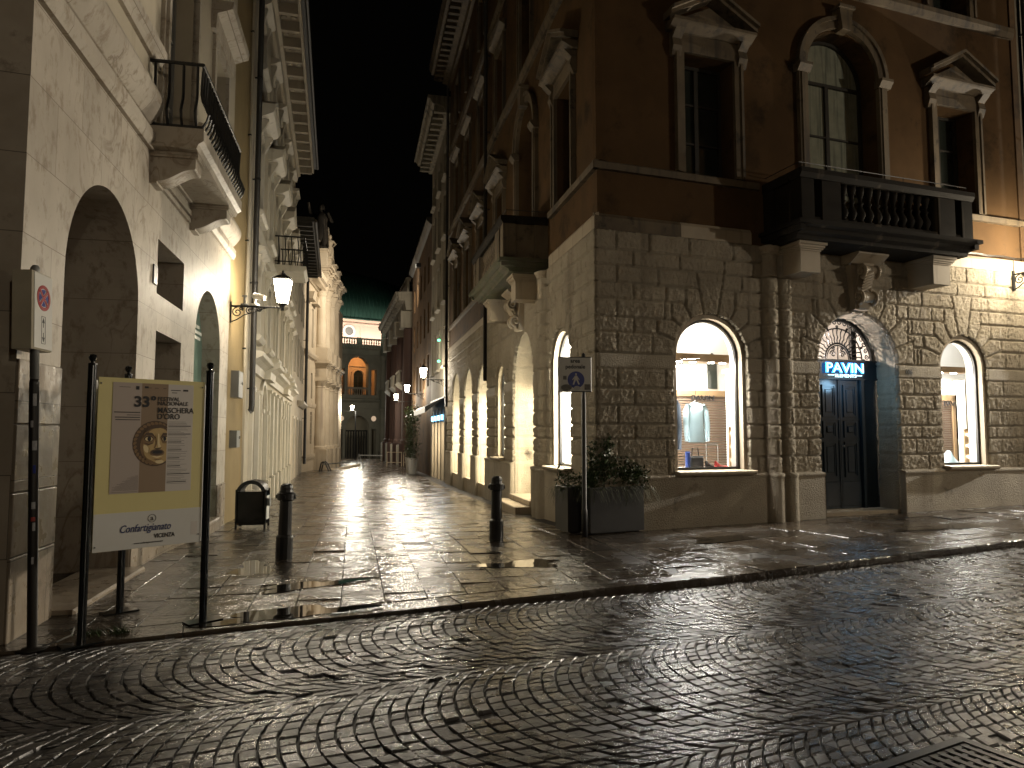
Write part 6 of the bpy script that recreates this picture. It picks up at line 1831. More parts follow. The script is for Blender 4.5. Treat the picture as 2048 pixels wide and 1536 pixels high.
for k in range(15):
    w = 0.03 + 0.015 * k + 0.02 * (k % 3); bar(0.378 - min(w, 0.23), 0.378, 0.425 - 0.0058 * k, 0.0014)
bar(0.14, 0.375, 0.333, 0.0014)
for u, w in ((0.18, 0.10), (0.425, 0.05), (0.505, 0.035), (0.585, 0.03)): bar(u, u + w, 0.947, 0.003)
bar(0.33, 0.36, 0.935, 0.028); bar(0.41, 0.445, 0.945, 0.016); bar(0.78, 0.83, 0.935, 0.014); bar(0.66, 0.755, 0.937, 0.006); bar(0.67, 0.72, 0.922, 0.005)
mb.obj('small_print', M['ink'], bd)
# the ancient theatre mask, its right third hidden under the white sheet
def bpoly(pts, m, d0, d1, name='mask_shape'):
    q = MB(); q.prism(BF, [(bx_(0) + x, bz_(0) + z) for x, z in pts], d0, d1); return q.obj(name, M[m], bd)
Hb = zb1 - zb0
mc = (0.50 * pw, 0.605 * Hb); cutx = 0.634 * pw
def ell(cx, cz, rx, rz, n=26, a=0.0):
    out = []
    for k in range(n):
        t = 2 * math.pi * k / n; x, z = rx * math.cos(t), rz * math.sin(t)
        out.append((cx + x * math.cos(a) - z * math.sin(a), cz + x * math.sin(a) + z * math.cos(a)))
    return out
def cutm(pts):
    return clip(pts, 1, 0, cutx)
mx, mz = 0.525 * pw, 0.615 * Hb
KH = 1.12
def mp(x, z): return (mx + x * pw, mz + z * Hb * KH)
def curve(c, w, n=14):
    """tapering brush stroke through control points"""
    c = np.array(c, float); t = np.linspace(0, len(c) - 1, n); X = np.interp(t, range(len(c)), c[:, 0]); Z = np.interp(t, range(len(c)), c[:, 1])
    up1 = [mp(x, z + w * math.sin(math.pi * (k + 0.5) / n)) for k, (x, z) in enumerate(zip(X, Z))]
    dn1 = [mp(x, z - w * math.sin(math.pi * (k + 0.5) / n)) for k, (x, z) in enumerate(zip(X, Z))]
    return up1 + dn1[::-1]
def mk(pts, m, lv):
    q = cutm(pts)
    if len(q) > 2: bpoly(q, m, 0.0105 + 0.0006 * lv, 0.0111 + 0.0006 * lv, 'mask')
def me_(x, z, rx, rz, m, lv, a=0.0):
    c = mp(x, z); mk(ell(c[0], c[1], rx * pw, rz * Hb * KH, 26, a), m, lv)
M['maskm'] = mat('mask_mid_brown', (0.20, 0.12, 0.055), None, rough=0.5)
me_(0, 0, 0.212, 0.122, 'maskd', 0)
for k in range(20):                                   # plaited hair round the face
    t = 0.75 + 3.75 * k / 19
    me_(0.188 * math.cos(t), 0.107 * math.sin(t), 0.020, 0.0075, 'maskm', 1, t + 0.9)
    me_(0.172 * math.cos(t + .08), 0.096 * math.sin(t + .08), 0.012, 0.005, 'maskd', 2, t)
me_(0.012, -0.010, 0.152, 0.104, 'maskm', 2)
me_(0.026, -0.014, 0.138, 0.098, 'gold', 3)
mk(curve([(-0.11, 0.055), (-0.04, 0.088), (0.05, 0.094), (0.12, 0.085)], 0.010), 'maskd', 4)
mk([mp(-0.125, 0.02), mp(-0.10, 0.06), mp(-0.03, 0.055), mp(0.0, 0.03), mp(-0.02, 0.0), mp(-0.07, -0.012), mp(-0.115, 0.0)], 'maskm', 4)
mk([mp(0.045, 0.03), mp(0.07, 0.058), mp(0.125, 0.055), mp(0.125, 0.0), mp(0.07, 0.0)], 'maskm', 4)
mk(curve([(-0.12, 0.030), (-0.085, 0.052), (-0.03, 0.050), (0.002, 0.030)], 0.0075), 'maskd', 5)
mk(curve([(0.045, 0.030), (0.075, 0.050), (0.125, 0.050)], 0.007), 'maskd', 5)
me_(-0.062, 0.026, 0.044, 0.0165, 'maskd', 5); me_(-0.062, 0.024, 0.034, 0.0115, 'maskl', 6); me_(-0.058, 0.025, 0.018, 0.0125, 'ink', 7)
me_(0.092, 0.026, 0.034, 0.016, 'maskd', 5); me_(0.092, 0.024, 0.026, 0.0115, 'maskl', 6); me_(0.088, 0.025, 0.015, 0.012, 'ink', 7)
mk(curve([(-0.105, 0.004), (-0.06, -0.006), (-0.015, 0.004)], 0.003), 'maskd', 6)
mk([mp(0.0, 0.05), mp(0.012, 0.02), mp(-0.004, -0.012), mp(-0.012, -0.022), mp(0.004, -0.020), mp(0.018, 0.0)], 'maskm', 5)
mk([mp(0.022, 0.055), mp(0.036, 0.05), mp(0.04, 0.0), mp(0.056, -0.017), mp(0.03, -0.022), mp(0.02, -0.004)], 'maskl', 5)
mk(curve([(-0.014, -0.022), (0.01, -0.028), (0.05, -0.026), (0.062, -0.020)], 0.0035), 'maskd', 6)
mk(curve([(-0.05, -0.020), (-0.062, -0.04), (-0.055, -0.06)], 0.004), 'maskm', 5)
me_(0.02, -0.050, 0.070, 0.0205, 'maskm', 5); me_(0.02, -0.047, 0.060, 0.0155, 'maskd', 6); me_(0.022, -0.046, 0.045, 0.0085, 'ink', 7)
mk(curve([(-0.035, -0.066), (0.02, -0.074), (0.075, -0.066)], 0.0045), 'maskl', 6)
mk(curve([(-0.01, -0.084), (0.03, -0.088), (0.07, -0.082)], 0.004), 'maskm', 5)
me_(0.045, -0.098, 0.04, 0.010, 'maskl', 5); me_(-0.085, -0.028, 0.022, 0.022, 'maskl', 4, 0.4)
mk(curve([(-0.115, -0.05), (-0.07, -0.085), (0.0, -0.105), (0.06, -0.108)], 0.006), 'maskm', 4)
# organiser's mark
text('a', 'lettering', M['ink'], bd, BF.pt(bx_(0.52), bz_(0.158), 0.0125), bxv, up, 0.058, 0.002, 'CENTER', 0, 0.0)
mb = MB(); mb.archband(BF, bx_(0.52), bz_(0.170), 0.028, 0.031, 0.0105, 0.0125, 0, 2 * math.pi, 26); mb.obj('emblem_ring', M['ink'], bd)
text('Confartigianato', 'lettering', M['blueink'], bd, BF.pt(bx_(0.225), bz_(0.098), 0.0125), bxv, up, 0.082, 0.002, 'LEFT', 0.30, 0.0004, 0.74)
bt('VICENZA', 0.545, 0.052, 0.047, bold=0.0008, sx=0.80)
bt('www.confartigianatovicenza.it', 0.36, 0.026, 0.018, 'ink', sx=1.0)
mb = MB(); mb.box(BF, bx_(0.90), bx_(0.965), bz_(0.05), bz_(0.13), 0.0105, 0.0112); mb.obj('faded_sticker', M['postw'], bd)
mb = MB()
for u, v in ((0.022, 0.965), (0.978, 0.965), (0.022, 0.03), (0.978, 0.05)): mb.lathe(BF.pt(bx_(u), bz_(v), 0.012), [(0.0, -0.007), (0.006, -0.004), (0.006, 0.004), (0, 0.007)], 8)
mb.obj('bolt', M['grey'], bd)
for A, Bq in ((P2, P3), (P3, P1)):
    f = Fr(A, math.degrees(math.atan2(Bq[0] - A[0], Bq[1] - A[1])), 1); L_ = float(np.linalg.norm(Bq - A))
    mb = MB(); mb.box(f, 0.045, L_ - 0.045, zb0, zb1 - 0.02, -0.008, 0.008); mb.obj('board', M['boardw'], PT)

# ------------------------------------------------------------------ no-stopping sign
gp_ = float(gz(-3.53, 5.35)) - 0.02
NSg = thing('no_stopping_sign', 'boxed no-stopping sign on a stickered dark pole against the travertine pier', 'sign', (-3.50, 5.30, gp_))
mb = MB(); mb.lathe((-3.50, 5.30, gp_), [(0.11, 0.0), (0.11, 0.015), (0.034, 0.025), (0.034, 1.95), (0.030, 1.98)], 16); mb.obj('pole', M['pipe'], NSg, True)
mb = MB(); mb.lathe((-3.50, 5.30, gp_), [(0.031, 1.98), (0.031, 2.80), (0.034, 2.82), (0.02, 2.845), (0, 2.85)], 14); mb.obj('upper_pole', M['grey'], NSg, True)
SF = Fr((-3.515, 5.19), -8, 1); M['beigebox'] = mat('beige_painted_metal', (0.50, 0.45, 0.34), (0.40, 0.36, 0.27), 5, 0.5)
mb = MB(); mb.bbox(SF, 0.0, 0.285, gp_ + 2.20, gp_ + 2.79, -0.075, 0.07, 0.012); sb = mb.obj('sign_box', M['beigebox'], NSg)
mb = MB(); mb.box(SF, 0.012, 0.273, gp_ + 2.212, gp_ + 2.778, 0.07, 0.073); mb.obj('sign_face', M['boardw'], sb)
M['red'] = mat('sign_red', (0.28, 0.012, 0.016), None, rough=0.35); M['blue'] = mat('sign_blue', (0.015, 0.03, 0.22), None, rough=0.35)
cs, cz = 0.1425, gp_ + 2.60
mb = MB(); mb.archband(SF, cs, cz, 0.072, 0.098, 0.073, 0.0755, 0, 2 * math.pi, 32)
for a in (math.pi / 4, -math.pi / 4):
    ca, sa = math.cos(a), math.sin(a); w = 0.011
    mb.prism(SF, [(cs - 0.075 * ca - w * sa, cz - 0.075 * sa + w * ca), (cs - 0.075 * ca + w * sa, cz - 0.075 * sa - w * ca), (cs + 0.075 * ca + w * sa, cz + 0.075 * sa - w * ca), (cs + 0.075 * ca - w * sa, cz + 0.075 * sa + w * ca)], 0.0745, 0.0765 if a > 0 else 0.0762)
mb.obj('red_ring', M['red'], sb)
mb = MB()
for q in range(4):
    t0 = q * math.pi / 2 + math.pi / 4; pts = []
    for k in range(8):
        t = t0 + 0.30 + (math.pi / 2 - 0.60) * k / 7; pts.append((cs + 0.066 * math.cos(t), cz + 0.066 * math.sin(t)))
    tm = t0 + math.pi / 4; pts.append((cs + 0.024 * math.cos(tm), cz + 0.024 * math.sin(tm)))
    mb.prism(SF, pts, 0.073, 0.075)
mb.obj('blue_field', M['blue'], sb)
mb = MB()
z0, z1 = gp_ + 2.25, gp_ + 2.46
for a, b, c, d in ((cs - 0.028, cs + 0.028, z0, z0 + 0.003), (cs - 0.028, cs + 0.028, z1 - 0.003, z1), (cs - 0.028, cs - 0.025, z0, z1), (cs + 0.025, cs + 0.028, z0, z1)): mb.box(SF, a, b, c, d, 0.073, 0.0745)
mb.prism(SF, [(cs, z1 - 0.012), (cs - 0.018, z1 - 0.05), (cs + 0.018, z1 - 0.05)], 0.073, 0.0745); mb.prism(SF, [(cs, z0 + 0.012), (cs - 0.018, z0 + 0.05), (cs + 0.018, z0 + 0.05)], 0.073, 0.0745)
mb.box(SF, cs - 0.003, cs + 0.003, z0 + 0.05, z0 + 0.085, 0.073, 0.0745); mb.box(SF, cs - 0.003, cs + 0.003, z1 - 0.085, z1 - 0.05, 0.073, 0.0745)
mb.obj('arrow_panel', M['ink'], sb)
rs = random.Random(3); st = []
M['stick'] = mat('sticker_white', (0.5, 0.5, 0.5), (0.3, 0.3, 0.32), 60, 0.5); M['sticr'] = mat('sticker_red', (0.35, 0.05, 0.04), None, rough=0.5)
def sticker(z, h, a, w, m):
    q = MB(); n = 5; r = 0.0352
    vs = [(-3.50 + r * math.cos(a + w * k / n), 5.30 + r * math.sin(a + w * k / n), gp_ + zz) for zz in (z, z + h) for k in range(n + 1)]
    q.add(vs, [(k, k + 1, n + 2 + k, n + 1 + k) for k in range(n)]); q.obj('sticker', M[m], NSg)
for z, h, a, w, m in ((1.78, 0.09, -1.2, 0.7, 'stick'), (1.45, 0.07, -1.25, 0.9, 'stick'), (1.28, 0.06, -1.1, 0.5, 'blue'), (1.02, 0.05, -1.3, 0.7, 'stick'), (0.93, 0.03, -1.4, 0.8, 'sticr'), (0.86, 0.06, -1.1, 0.5, 'stick'), (1.62, 0.05, -1.6, 0.5, 'stick'), (0.62, 0.05, -1.25, 0.4, 'stick')):
    sticker(z, h, a, w, m)
mb = MB(); mb.tube([(-3.44, 5.32, gp_ + 0.02), (-3.36, 5.36, gp_ + 0.035), (-3.30, 5.44, gp_ + 0.06), (-3.33, 5.52, gp_ + 0.09), (-3.42, 5.55, gp_ + 0.06)], 0.007, 6); mb.obj('loose_strap', M['grey'], NSg)

NSg.rotation_euler = (0, math.radians(-2.2), 0)     # the pole leans a little towards the wall
# ------------------------------------------------------------------ pedestrian-area sign
ax, ay = 1.11, 10.98; ga = float(gz(ax, ay))
AS = thing('pedestrian_area_sign', 'square area pedonale sign with stickers on a grey pole behind the anthracite planters', 'sign', (ax, ay, ga))
mb = MB(); mb.lathe((ax, ay, ga), [(0.045, 0), (0.045, 0.4), (0.036, 0.42), (0.036, 2.1), (0.030, 2.12), (0.030, 2.80), (0.0, 2.83)], 14); mb.obj('pole', M['boxmetal'], AS, True)
AF = Fr((ax - 0.40, ay - 0.05), 88, 1)
mb = MB(); mb.bbox(AF, 0.0, 0.52, ga + 2.21, ga + 2.755, -0.02, 0.03, 0.012); sb = mb.obj('sign_box', M['boxmetal'], AS)
mb = MB(); mb.box(AF, 0.014, 0.506, ga + 2.224, ga + 2.741, 0.03, 0.033); mb.obj('sign_face', M['boardw'], sb)
af = tuple(AF.d)
text('area', 'lettering', M['ink'], sb, AF.pt(0.265, ga + 2.665, 0.0345), af, up, 0.085, 0.002, 'CENTER', 0, 0.0022)
text('pedonale', 'lettering', M['ink'], sb, AF.pt(0.265, ga + 2.575, 0.0345), af, up, 0.085, 0.002, 'CENTER', 0, 0.0022, 0.98)
mb = MB(); disc(mb, AF, 0.275, ga + 2.40, 0.130, 0.035, 28); mb.obj('blue_disc', M['blue'], sb)
mb = MB()
def fpoly(pts): mb.add([AF.pt(0.275 + x, ga + 2.40 + z, 0.0365) for x, z in pts], [tuple(range(len(pts)))])
fpoly(ell(0.0, 0.085, 0.014, 0.016, 12)); fpoly([(-0.018, 0.065), (0.018, 0.065), (0.03, 0.0), (-0.03, 0.0)])
fpoly([(-0.018, 0.06), (-0.06, 0.0), (-0.05, -0.006), (-0.012, 0.04)]); fpoly([(0.018, 0.06), (0.055, 0.0), (0.046, -0.006), (0.012, 0.04)])
fpoly([(-0.03, 0.0), (0.0, 0.0), (-0.03, -0.075), (-0.052, -0.075)]); fpoly([(0.0, 0.0), (0.03, 0.0), (0.058, -0.07), (0.036, -0.075)])
mb.obj('pictogram', M['boardw'], sb)
M['stg'] = mat('faded_sticker_grey', (0.09, 0.085, 0.08), (0.2, 0.19, 0.17), 30, 0.6)
mb = MB()
for pts in ([(-0.20, 0.0), (-0.145, 0.0), (-0.145, 0.06), (-0.20, 0.06)], ell(-0.15, -0.12, 0.085, 0.05, 14), [(0.13, -0.07), (0.225, -0.07), (0.225, -0.155), (0.13, -0.155)]):
    mb.add([AF.pt(0.275 + x, ga + 2.40 + z, 0.0385) for x, z in pts], [tuple(range(len(pts)))])
mb.obj('sticker', M['stg'], sb)
mb = MB(); mb.add([AF.pt(0.275 + x, ga + 2.40 + z, 0.0395) for x, z in ell(0.015, -0.13, 0.05, 0.035, 14)], [tuple(range(14))]); mb.obj('sticker', M['stick'], sb)

# ------------------------------------------------------------------ planters at the corner with their plants
def planter(label, o, az, L_, Wd, H, group):
    f = Fr(o, az, 1); g = float(gz(*o))
    t = thing('planter_box', label, 'planter', (o[0], o[1], g), group=group)
    mb = MB(); z0 = g + 0.03
    # open box: outer walls, rim, soil
    for (s0, s1, d0, d1) in ((0, L_, -0.03, 0), (0, L_, -Wd, -Wd + 0.03), (0, 0.03, -Wd + 0.03, -0.03), (L_ - 0.03, L_, -Wd + 0.03, -0.03)):
        mb.box(f, s0, s1, z0, z0 + H, d0, d1)
    mb.box(f, 0.06, L_ - 0.06, g, z0, -Wd + 0.06, -0.06); mb.obj('box', M['boxmetal'], t)
    mb = MB(); mb.box(f, 0.03, L_ - 0.03, z0 + H - 0.12, z0 + H - 0.05, -Wd + 0.03, -0.03); mb.obj('soil', M['mortar'], t)
    return f, g + 0.03 + H
pf1, zt1 = planter('larger anthracite metal planter at the front corner of the brown building', (1.22, 11.13), 65, 1.0, 0.42, 0.70, 'anthracite planters at the corner')
pf2, zt2 = planter('smaller anthracite metal planter in the shade on the lane side of the sign pole', (0.88, 11.30), 70, 0.30, 0.5, 0.70, 'anthracite planters at the corner')
def leafcloud(name, label, cat, centers, n, size, m, seed, stems=(), blades=(), group=None):
    r_ = np.random.default_rng(seed); Vs = []; Fs = []; b = 0
    for (c, rad, k) in centers:
        c = np.array(c); rad = np.array(rad)
        for i in range(k):
            u = r_.normal(0, 0.45, 3); u = u / max(1, np.linalg.norm(u) / 1.0)
            p = c + u * rad
            s = size * r_.uniform(0.6, 1.4)
            a = r_.normal(0, 1, 3); a /= np.linalg.norm(a); bb = np.cross(a, r_.normal(0, 1, 3)); bb /= np.linalg.norm(bb)
            Vs += [p, p + a * s + bb * s * 0.35, p + a * s * 2.0, p + a * s - bb * s * 0.35]; Fs.append((b, b + 1, b + 2, b + 3)); b += 4
    mb = MB(); mb.v = [tuple(v) for v in Vs]; mb.f = Fs
    base = centers[0][0]
    t = thing(name, label, cat, (base[0], base[1], base[2] - 0.3), group=group)
    mb.obj('leaves', M[m], t)
    if stems:
        sb_ = MB()
        for a_, b_ in stems:
            mid = (np.array(a_) + np.array(b_)) / 2 + r_.normal(0, 0.03, 3); sb_.tube([a_, mid, b_], [0.008, 0.006, 0.003], 5)
        sb_.obj('stems', M['shutter'], t)
    if blades:
        gb = MB()
        for (c, k, L_) in blades:
            for i in range(k):
                a = r_.uniform(0, 2 * math.pi); l = L_ * r_.uniform(0.6, 1.2); dr = np.array([math.cos(a), math.sin(a), 0])
                p0 = np.array(c) + np.array([r_.normal(0, 0.10), r_.normal(0, 0.06), 0]); w = np.cross(dr, [0, 0, 1]) * 0.004
                pts = [p0 + dr * l * tt * 0.75 + np.array([0, 0, l * (0.75 * tt - 1.25 * tt * tt)]) for tt in (0, 0.33, 0.66, 1.0)]
                vs = []
                for q_, p in enumerate(pts): ww = w * (1 - 0.8 * q_ / 3); vs += [p - ww, p + ww]
                gb.add(vs, [(0, 1, 3, 2), (2, 3, 5, 4), (4, 5, 7, 6)])
        gb.obj('grass_blades', M['leafdry'], t)
    return t
c1 = np.array(pf1.pt(0.30, zt1 + 0.30, -0.2)); c1b = np.array(pf1.pt(0.70, zt1 + 0.18, -0.2))
leafcloud('leafy_shrub', 'tall dark leafy shrub with arching grass in the larger planter', 'shrub',
          [(c1, (0.26, 0.19, 0.46), 1300), (c1b, (0.36, 0.2, 0.28), 1500), (np.array(pf1.pt(0.95, zt1 + 0.12, -0.15)), (0.2, 0.15, 0.22), 700), (np.array(pf1.pt(0.1, zt1 + 0.1, -0.2)), (0.2, 0.15, 0.18), 500), (np.array(pf1.pt(0.42, zt1 + 0.62, -0.2)), (0.13, 0.1, 0.22), 170)],
          0, 0.036, 'leaf', 4, stems=[(tuple(pf1.pt(0.2 + 0.1 * k, zt1 - 0.1, -0.2)), tuple(np.array(pf1.pt(0.12 + 0.12 * k, zt1 + 0.35 + 0.42 * abs(math.sin(k * 1.7 + 1)), -0.2)))) for k in range(7)],
          blades=[(pf1.pt(0.15, zt1 - 0.04, -0.08), 110, 0.38), (pf1.pt(0.55, zt1 - 0.04, -0.1), 140, 0.40), (pf1.pt(0.92, zt1 - 0.04, -0.1), 130, 0.45)])
leafcloud('trailing_grass', 'backlit grasses and small leaves in the smaller planter by the lit lane window', 'plant',
          [(np.array(pf2.pt(0.1, zt2 + 0.10, -0.2)), (0.2, 0.25, 0.18), 260), (np.array(pf2.pt(0.0, zt2 + 0.25, -0.3)), (0.08, 0.1, 0.22), 60)], 0, 0.028, 'leaf', 9,
          blades=[(pf2.pt(0.12, zt2 - 0.04, -0.12), 150, 0.38), (pf2.pt(0.15, zt2 - 0.04, -0.35), 120, 0.36)])

# ------------------------------------------------------------------ bollards
def bollard(label, x, y, tilt=0.0):
    g = float(gz(x, y)); t = thing('bollard', label, 'bollard', (x, y, g), group='black iron bollards'); ORG[t.name] = np.zeros(3)
    mb = MB(); S_ = 8; 
    def ring(prof): mb.lathe((0, 0, 0), prof, 14)
    ring([(0.105, 0), (0.105, 0.27), (0.098, 0.285), (0.083, 0.30), (0.078, 0.72)]); mb.obj('shaft', M['iron'], t)
    mb = MB(); mb.lathe((0, 0, 0), [(0.080, 0.72), (0.112, 0.735), (0.112, 0.815), (0.085, 0.83), (0.080, 0.86), (0.080, 0.885), (0.072, 0.915), (0.045, 0.935), (0.0, 0.94)], 18)
    for k in range(4):
        a = k * math.pi / 2; mb.tube([(0.10 * math.cos(a), 0.10 * math.sin(a), 0.775), (0.125 * math.cos(a), 0.125 * math.sin(a), 0.775)], 0.028, 8)
    mb.obj('cap', M['iron'], t)
    t.rotation_euler = (0, math.radians(tilt), 0); return t
bollard('black iron bollard on the left, leaning slightly, beside the bin', -2.87, 9.06, 1.2)
bollard('black iron bollard on the right before the stone steps', -0.235, 10.75, 0.3)

# ------------------------------------------------------------------ litter bin
bx0, by0 = -4.98, 12.95; gb_ = float(gz(bx0, by0)); WF = Fr((bx0 - 0.02, by0), 82, 1)
WB = thing('litter_bin', 'black street litter bin with an arched hood by the ochre house', 'bin', (bx0 + 0.25, by0, gb_))
mb = MB(); mb.bbox(WF, 0.03, 0.50, gb_ + 0.06, gb_ + 0.66, -0.36, 0.0, 0.015); mb.box(WF, 0.055, 0.475, gb_ + 0.12, gb_ + 0.60, 0.0, 0.006); mb.obj('body', M['gloss'], WB)
mb = MB()
for s in (0.0, 0.50):
    mb.box(WF, s, s + 0.035, gb_, gb_ + 0.70, -0.37, -0.335); mb.box(WF, s, s + 0.035, gb_, gb_ + 0.70, -0.02, 0.015)
mb.objs('frame_post', M['gloss'], WB)
mb = MB(); mb.archband(WF, 0.2675, gb_ + 0.60, 0.20, 0.265, -0.37, 0.015, 0.30, math.pi - 0.30, 18); mb.obj('arched_hood', M['boxmetal'], WB)
mb = MB(); mb.bbox(WF, 0.535, 0.60, gb_ + 0.40, gb_ + 0.54, -0.12, -0.03, 0.008); mb.obj('ash_box', M['grey'], WB)
mb = MB(); mb.box(WF, 0.5352, 0.538, gb_ + 0.15, gb_ + 0.58, -0.30, -0.06); mb.obj('side_label', M['boardw'], WB)

# ------------------------------------------------------------------ street details further away
def rack(label, x, y, az, tiltz):
    g = float(gz(x, y)); t = thing('fallen_bike_rack', label, 'rack', (x, y, g), math.radians(-az)); ORG[t.name] = np.zeros(3)
    for k, yy in enumerate((0.0, 0.5)):
        m = MB(); m.tube([(0.0, yy, 0.0), (0.12, yy, 0.55), (0.24, yy, 0.62), (0.36, yy, 0.55), (0.62, yy, 0.02)], 0.045, 7); m.obj('hoop', M['iron'], t)
    m = MB(); m.tube([(0.2, 0.0, 0.45), (1.9, 0.1, 0.62)], 0.035, 6); m.tube([(0.2, 0.5, 0.45), (1.9, 0.45, 0.56)], 0.035, 6); m.obj('rail', M['grey'], t)
    return t
rack('dark tubular rack leaning at the foot of the cream church front', *L4.pt(1.3, 0, 0.9)[:2], 0, 0)
x, y = L4.pt(9.0, 0, 2.6)[:2]; g = float(gz(x, y))
m = MB(); m.tube([(x - 0.7, y - 5.0, g - 0.0), (x + 0.05, y, g + 0.20)], 0.11, 8); m.lathe((x - 0.7, y - 5.1, g), [(0.3, 0), (0.3, 0.12), (0.1, 0.2)], 12)
tag(m.obj('lying_pole', M['cream']), 'pale pole lying on the paving near the column front', 'pole')
m = MB(); m.tube([(x - 0.3, y + 0.5, g), (x - 0.1, y + 0.5, g + 1.0), (x + 0.3, y + 0.5, g)], 0.05, 6); m.tube([(x - 0.1, y + 0.5, g + 0.9), (x + 1.6, y + 0.9, g + 0.85)], 0.05, 6)
tag(m.obj('trestle', M['grey']), 'folded metal trestle behind the lying pole', 'trestle')
def barrier(label, x, y, az, L_, seg):
    g = float(gz(x, y)); f = Fr((x, y), az, 1); t = thing('crowd_barrier', label, 'barrier', (x, y, g), group='pale barriers before the brick loggia')
    m = MB(); m.tube([f.pt(0, g), f.pt(0, g + 1.1), f.pt(L_, g + 1.1), f.pt(L_, g)], 0.04, 6); m.tube([f.pt(0, g + 0.3), f.pt(L_, g + 0.3)], 0.03, 6)
    for k in range(1, seg): m.tube([f.pt(L_ * k / seg, g + 0.3), f.pt(L_ * k / seg, g + 1.1)], 0.02, 5)
    m.obj('frame', M['cream'], t)
barrier('left one of the pale barriers before the brick loggia', -9.9, 56.5, 100, 1.2, 3); barrier('right one of the pale barriers before the brick loggia', -8.6, 56.6, 70, 1.4, 8)
for i, (s, d, w, h, lab) in enumerate(((29.5, 0.75, 0.55, 0.9, 'nearer pale square pot against the far brown house'), (31.8, 0.7, 0.55, 0.9, 'farther pale square pot against the far brown house'))):
    b = SD.pt(s, 0, d); g = float(gz(b[0], b[1])); t = thing('square_pot', lab, 'pot', (b[0], b[1], g), group='pale square pots in the lane')
    m = MB(); f = SD; vs = []
    for z, e in ((g, 0.2), (g + h, 0.3), (g + h, 0.25), (g + h - 0.1, 0.25)):
        vs += [f.pt(s - e, z, d - e), f.pt(s + e, z, d - e), f.pt(s + e, z, d + e), f.pt(s - e, z, d + e)]
    m.add(vs, [(0, 1, 2, 3)] + [(4 * a + i_, 4 * a + (i_ + 1) % 4, 4 * a + 4 + (i_ + 1) % 4, 4 * a + 4 + i_) for a in range(3) for i_ in range(4)] + [(12, 13, 14, 15)])
    m.obj('pot', M['white_paint'], t)
    c = np.array(f.pt(s, g + 2.2, d))
    leafcloud('climbing_plant', ('nearer' if i == 0 else 'farther') + ' tall leafy column plant growing from a pale square pot', 'plant',
              [(c + np.array([0, 0, dz]), (0.45, 0.45, 0.6), 360) for dz in (-1.0, -0.3, 0.5, 1.2)], 0, 0.06, 'leaf', 20 + i,
              stems=[(tuple(f.pt(s, g + h - 0.1, d)), tuple(c + np.array([0, 0, 1.2])))], group='tall plants in pale square pots')
# drain grate in the road
gu, gv = 1.75 * KU[0] * 0 + 4.15, 3.62
def kfr(u, v):
    x, y = kxy(u, v); return Fr((x, y), 65.5, 1), float(rz_(x, y))
x, y = 1.62, 3.55
gf = Fr((1.60, 3.42), 62, 1); gg = float(rz_(2.0, 3.5)) + 0.006
t = thing('drain_grate', 'square cast iron drain grate set in the wet cobbles', 'grate', (2.0, 3.4, gg))
mb = MB()
def gbox(a0, a1, b0, b1, z0, z1, m): m.add([gf.pt(s, z, -d) for z in (gg + z0, gg + z1) for s, d in ((a0, b0), (a1, b0), (a1, b1), (a0, b1))], [(0, 1, 2, 3), (4, 5, 6, 7), (0, 1, 5, 4), (1, 2, 6, 5), (2, 3, 7, 6), (3, 0, 4, 7)])
for a0, a1, b0, b1 in ((0, 0.9, -0.62, -0.57), (0, 0.9, 0.0, 0.05), (0, 0.05, -0.57, 0.0), (0.85, 0.9, -0.57, 0.0)): gbox(a0, a1, b0, b1, -0.03, 0.004, mb)
mb.obj('frame', M['ironwet'] if 'ironwet' in M else M['iron'], t)
mb = MB()
for k in range(12): gbox(0.07 + 0.066 * k, 0.105 + 0.066 * k, -0.56, -0.01, -0.03, 0.0, mb)
for k in range(9): gbox(0.05, 0.85, -0.545 + 0.064 * k, -0.52 + 0.064 * k, -0.03, -0.003, mb)
mb.obj('bars', M['iron'], t)
mb = MB(); gbox(0, 0.9, -0.62, 0.05, -0.035, -0.028, mb); mb.obj('sump', M['dark'], t)
# weeds at the foot of the pier
r_ = np.random.default_rng(8); wd = MB()
for c in ((-3.25, 5.62), (-3.05, 5.66)):
    for i in range(70):
        a = r_.uniform(0, 6.28); l = r_.uniform(0.02, 0.06); p = np.array([c[0] + r_.normal(0, 0.05), c[1] + r_.normal(0, 0.03), float(gz(c[0], c[1]))]); dr = np.array([math.cos(a), math.sin(a), 1.0])
        w = np.array([-math.sin(a), math.cos(a), 0]) * 0.006; wd.add([p - w, p + w, p + dr * l], [(0, 1, 2)])
o = wd.obj('weeds', M['leaf']); o['kind'] = 'stuff'; o['label'] = 'small green weeds sprouting in the paving by the poster stand'
# post added out of sight behind the church to carry the made-up square light
lx, ly = -18.5, 84.0; gl = -1.75
t = thing('square_fill_post', 'unseen lamp post added in the far square for its fill light', 'lamp post', (lx, ly, gl)); mb = MB(); mb.lathe((lx, ly, gl), [(0.2, 0), (0.1, 0.4), (0.06, 5.8), (0.1, 6.0)], 10); mb.obj('post', M['iron'], t)

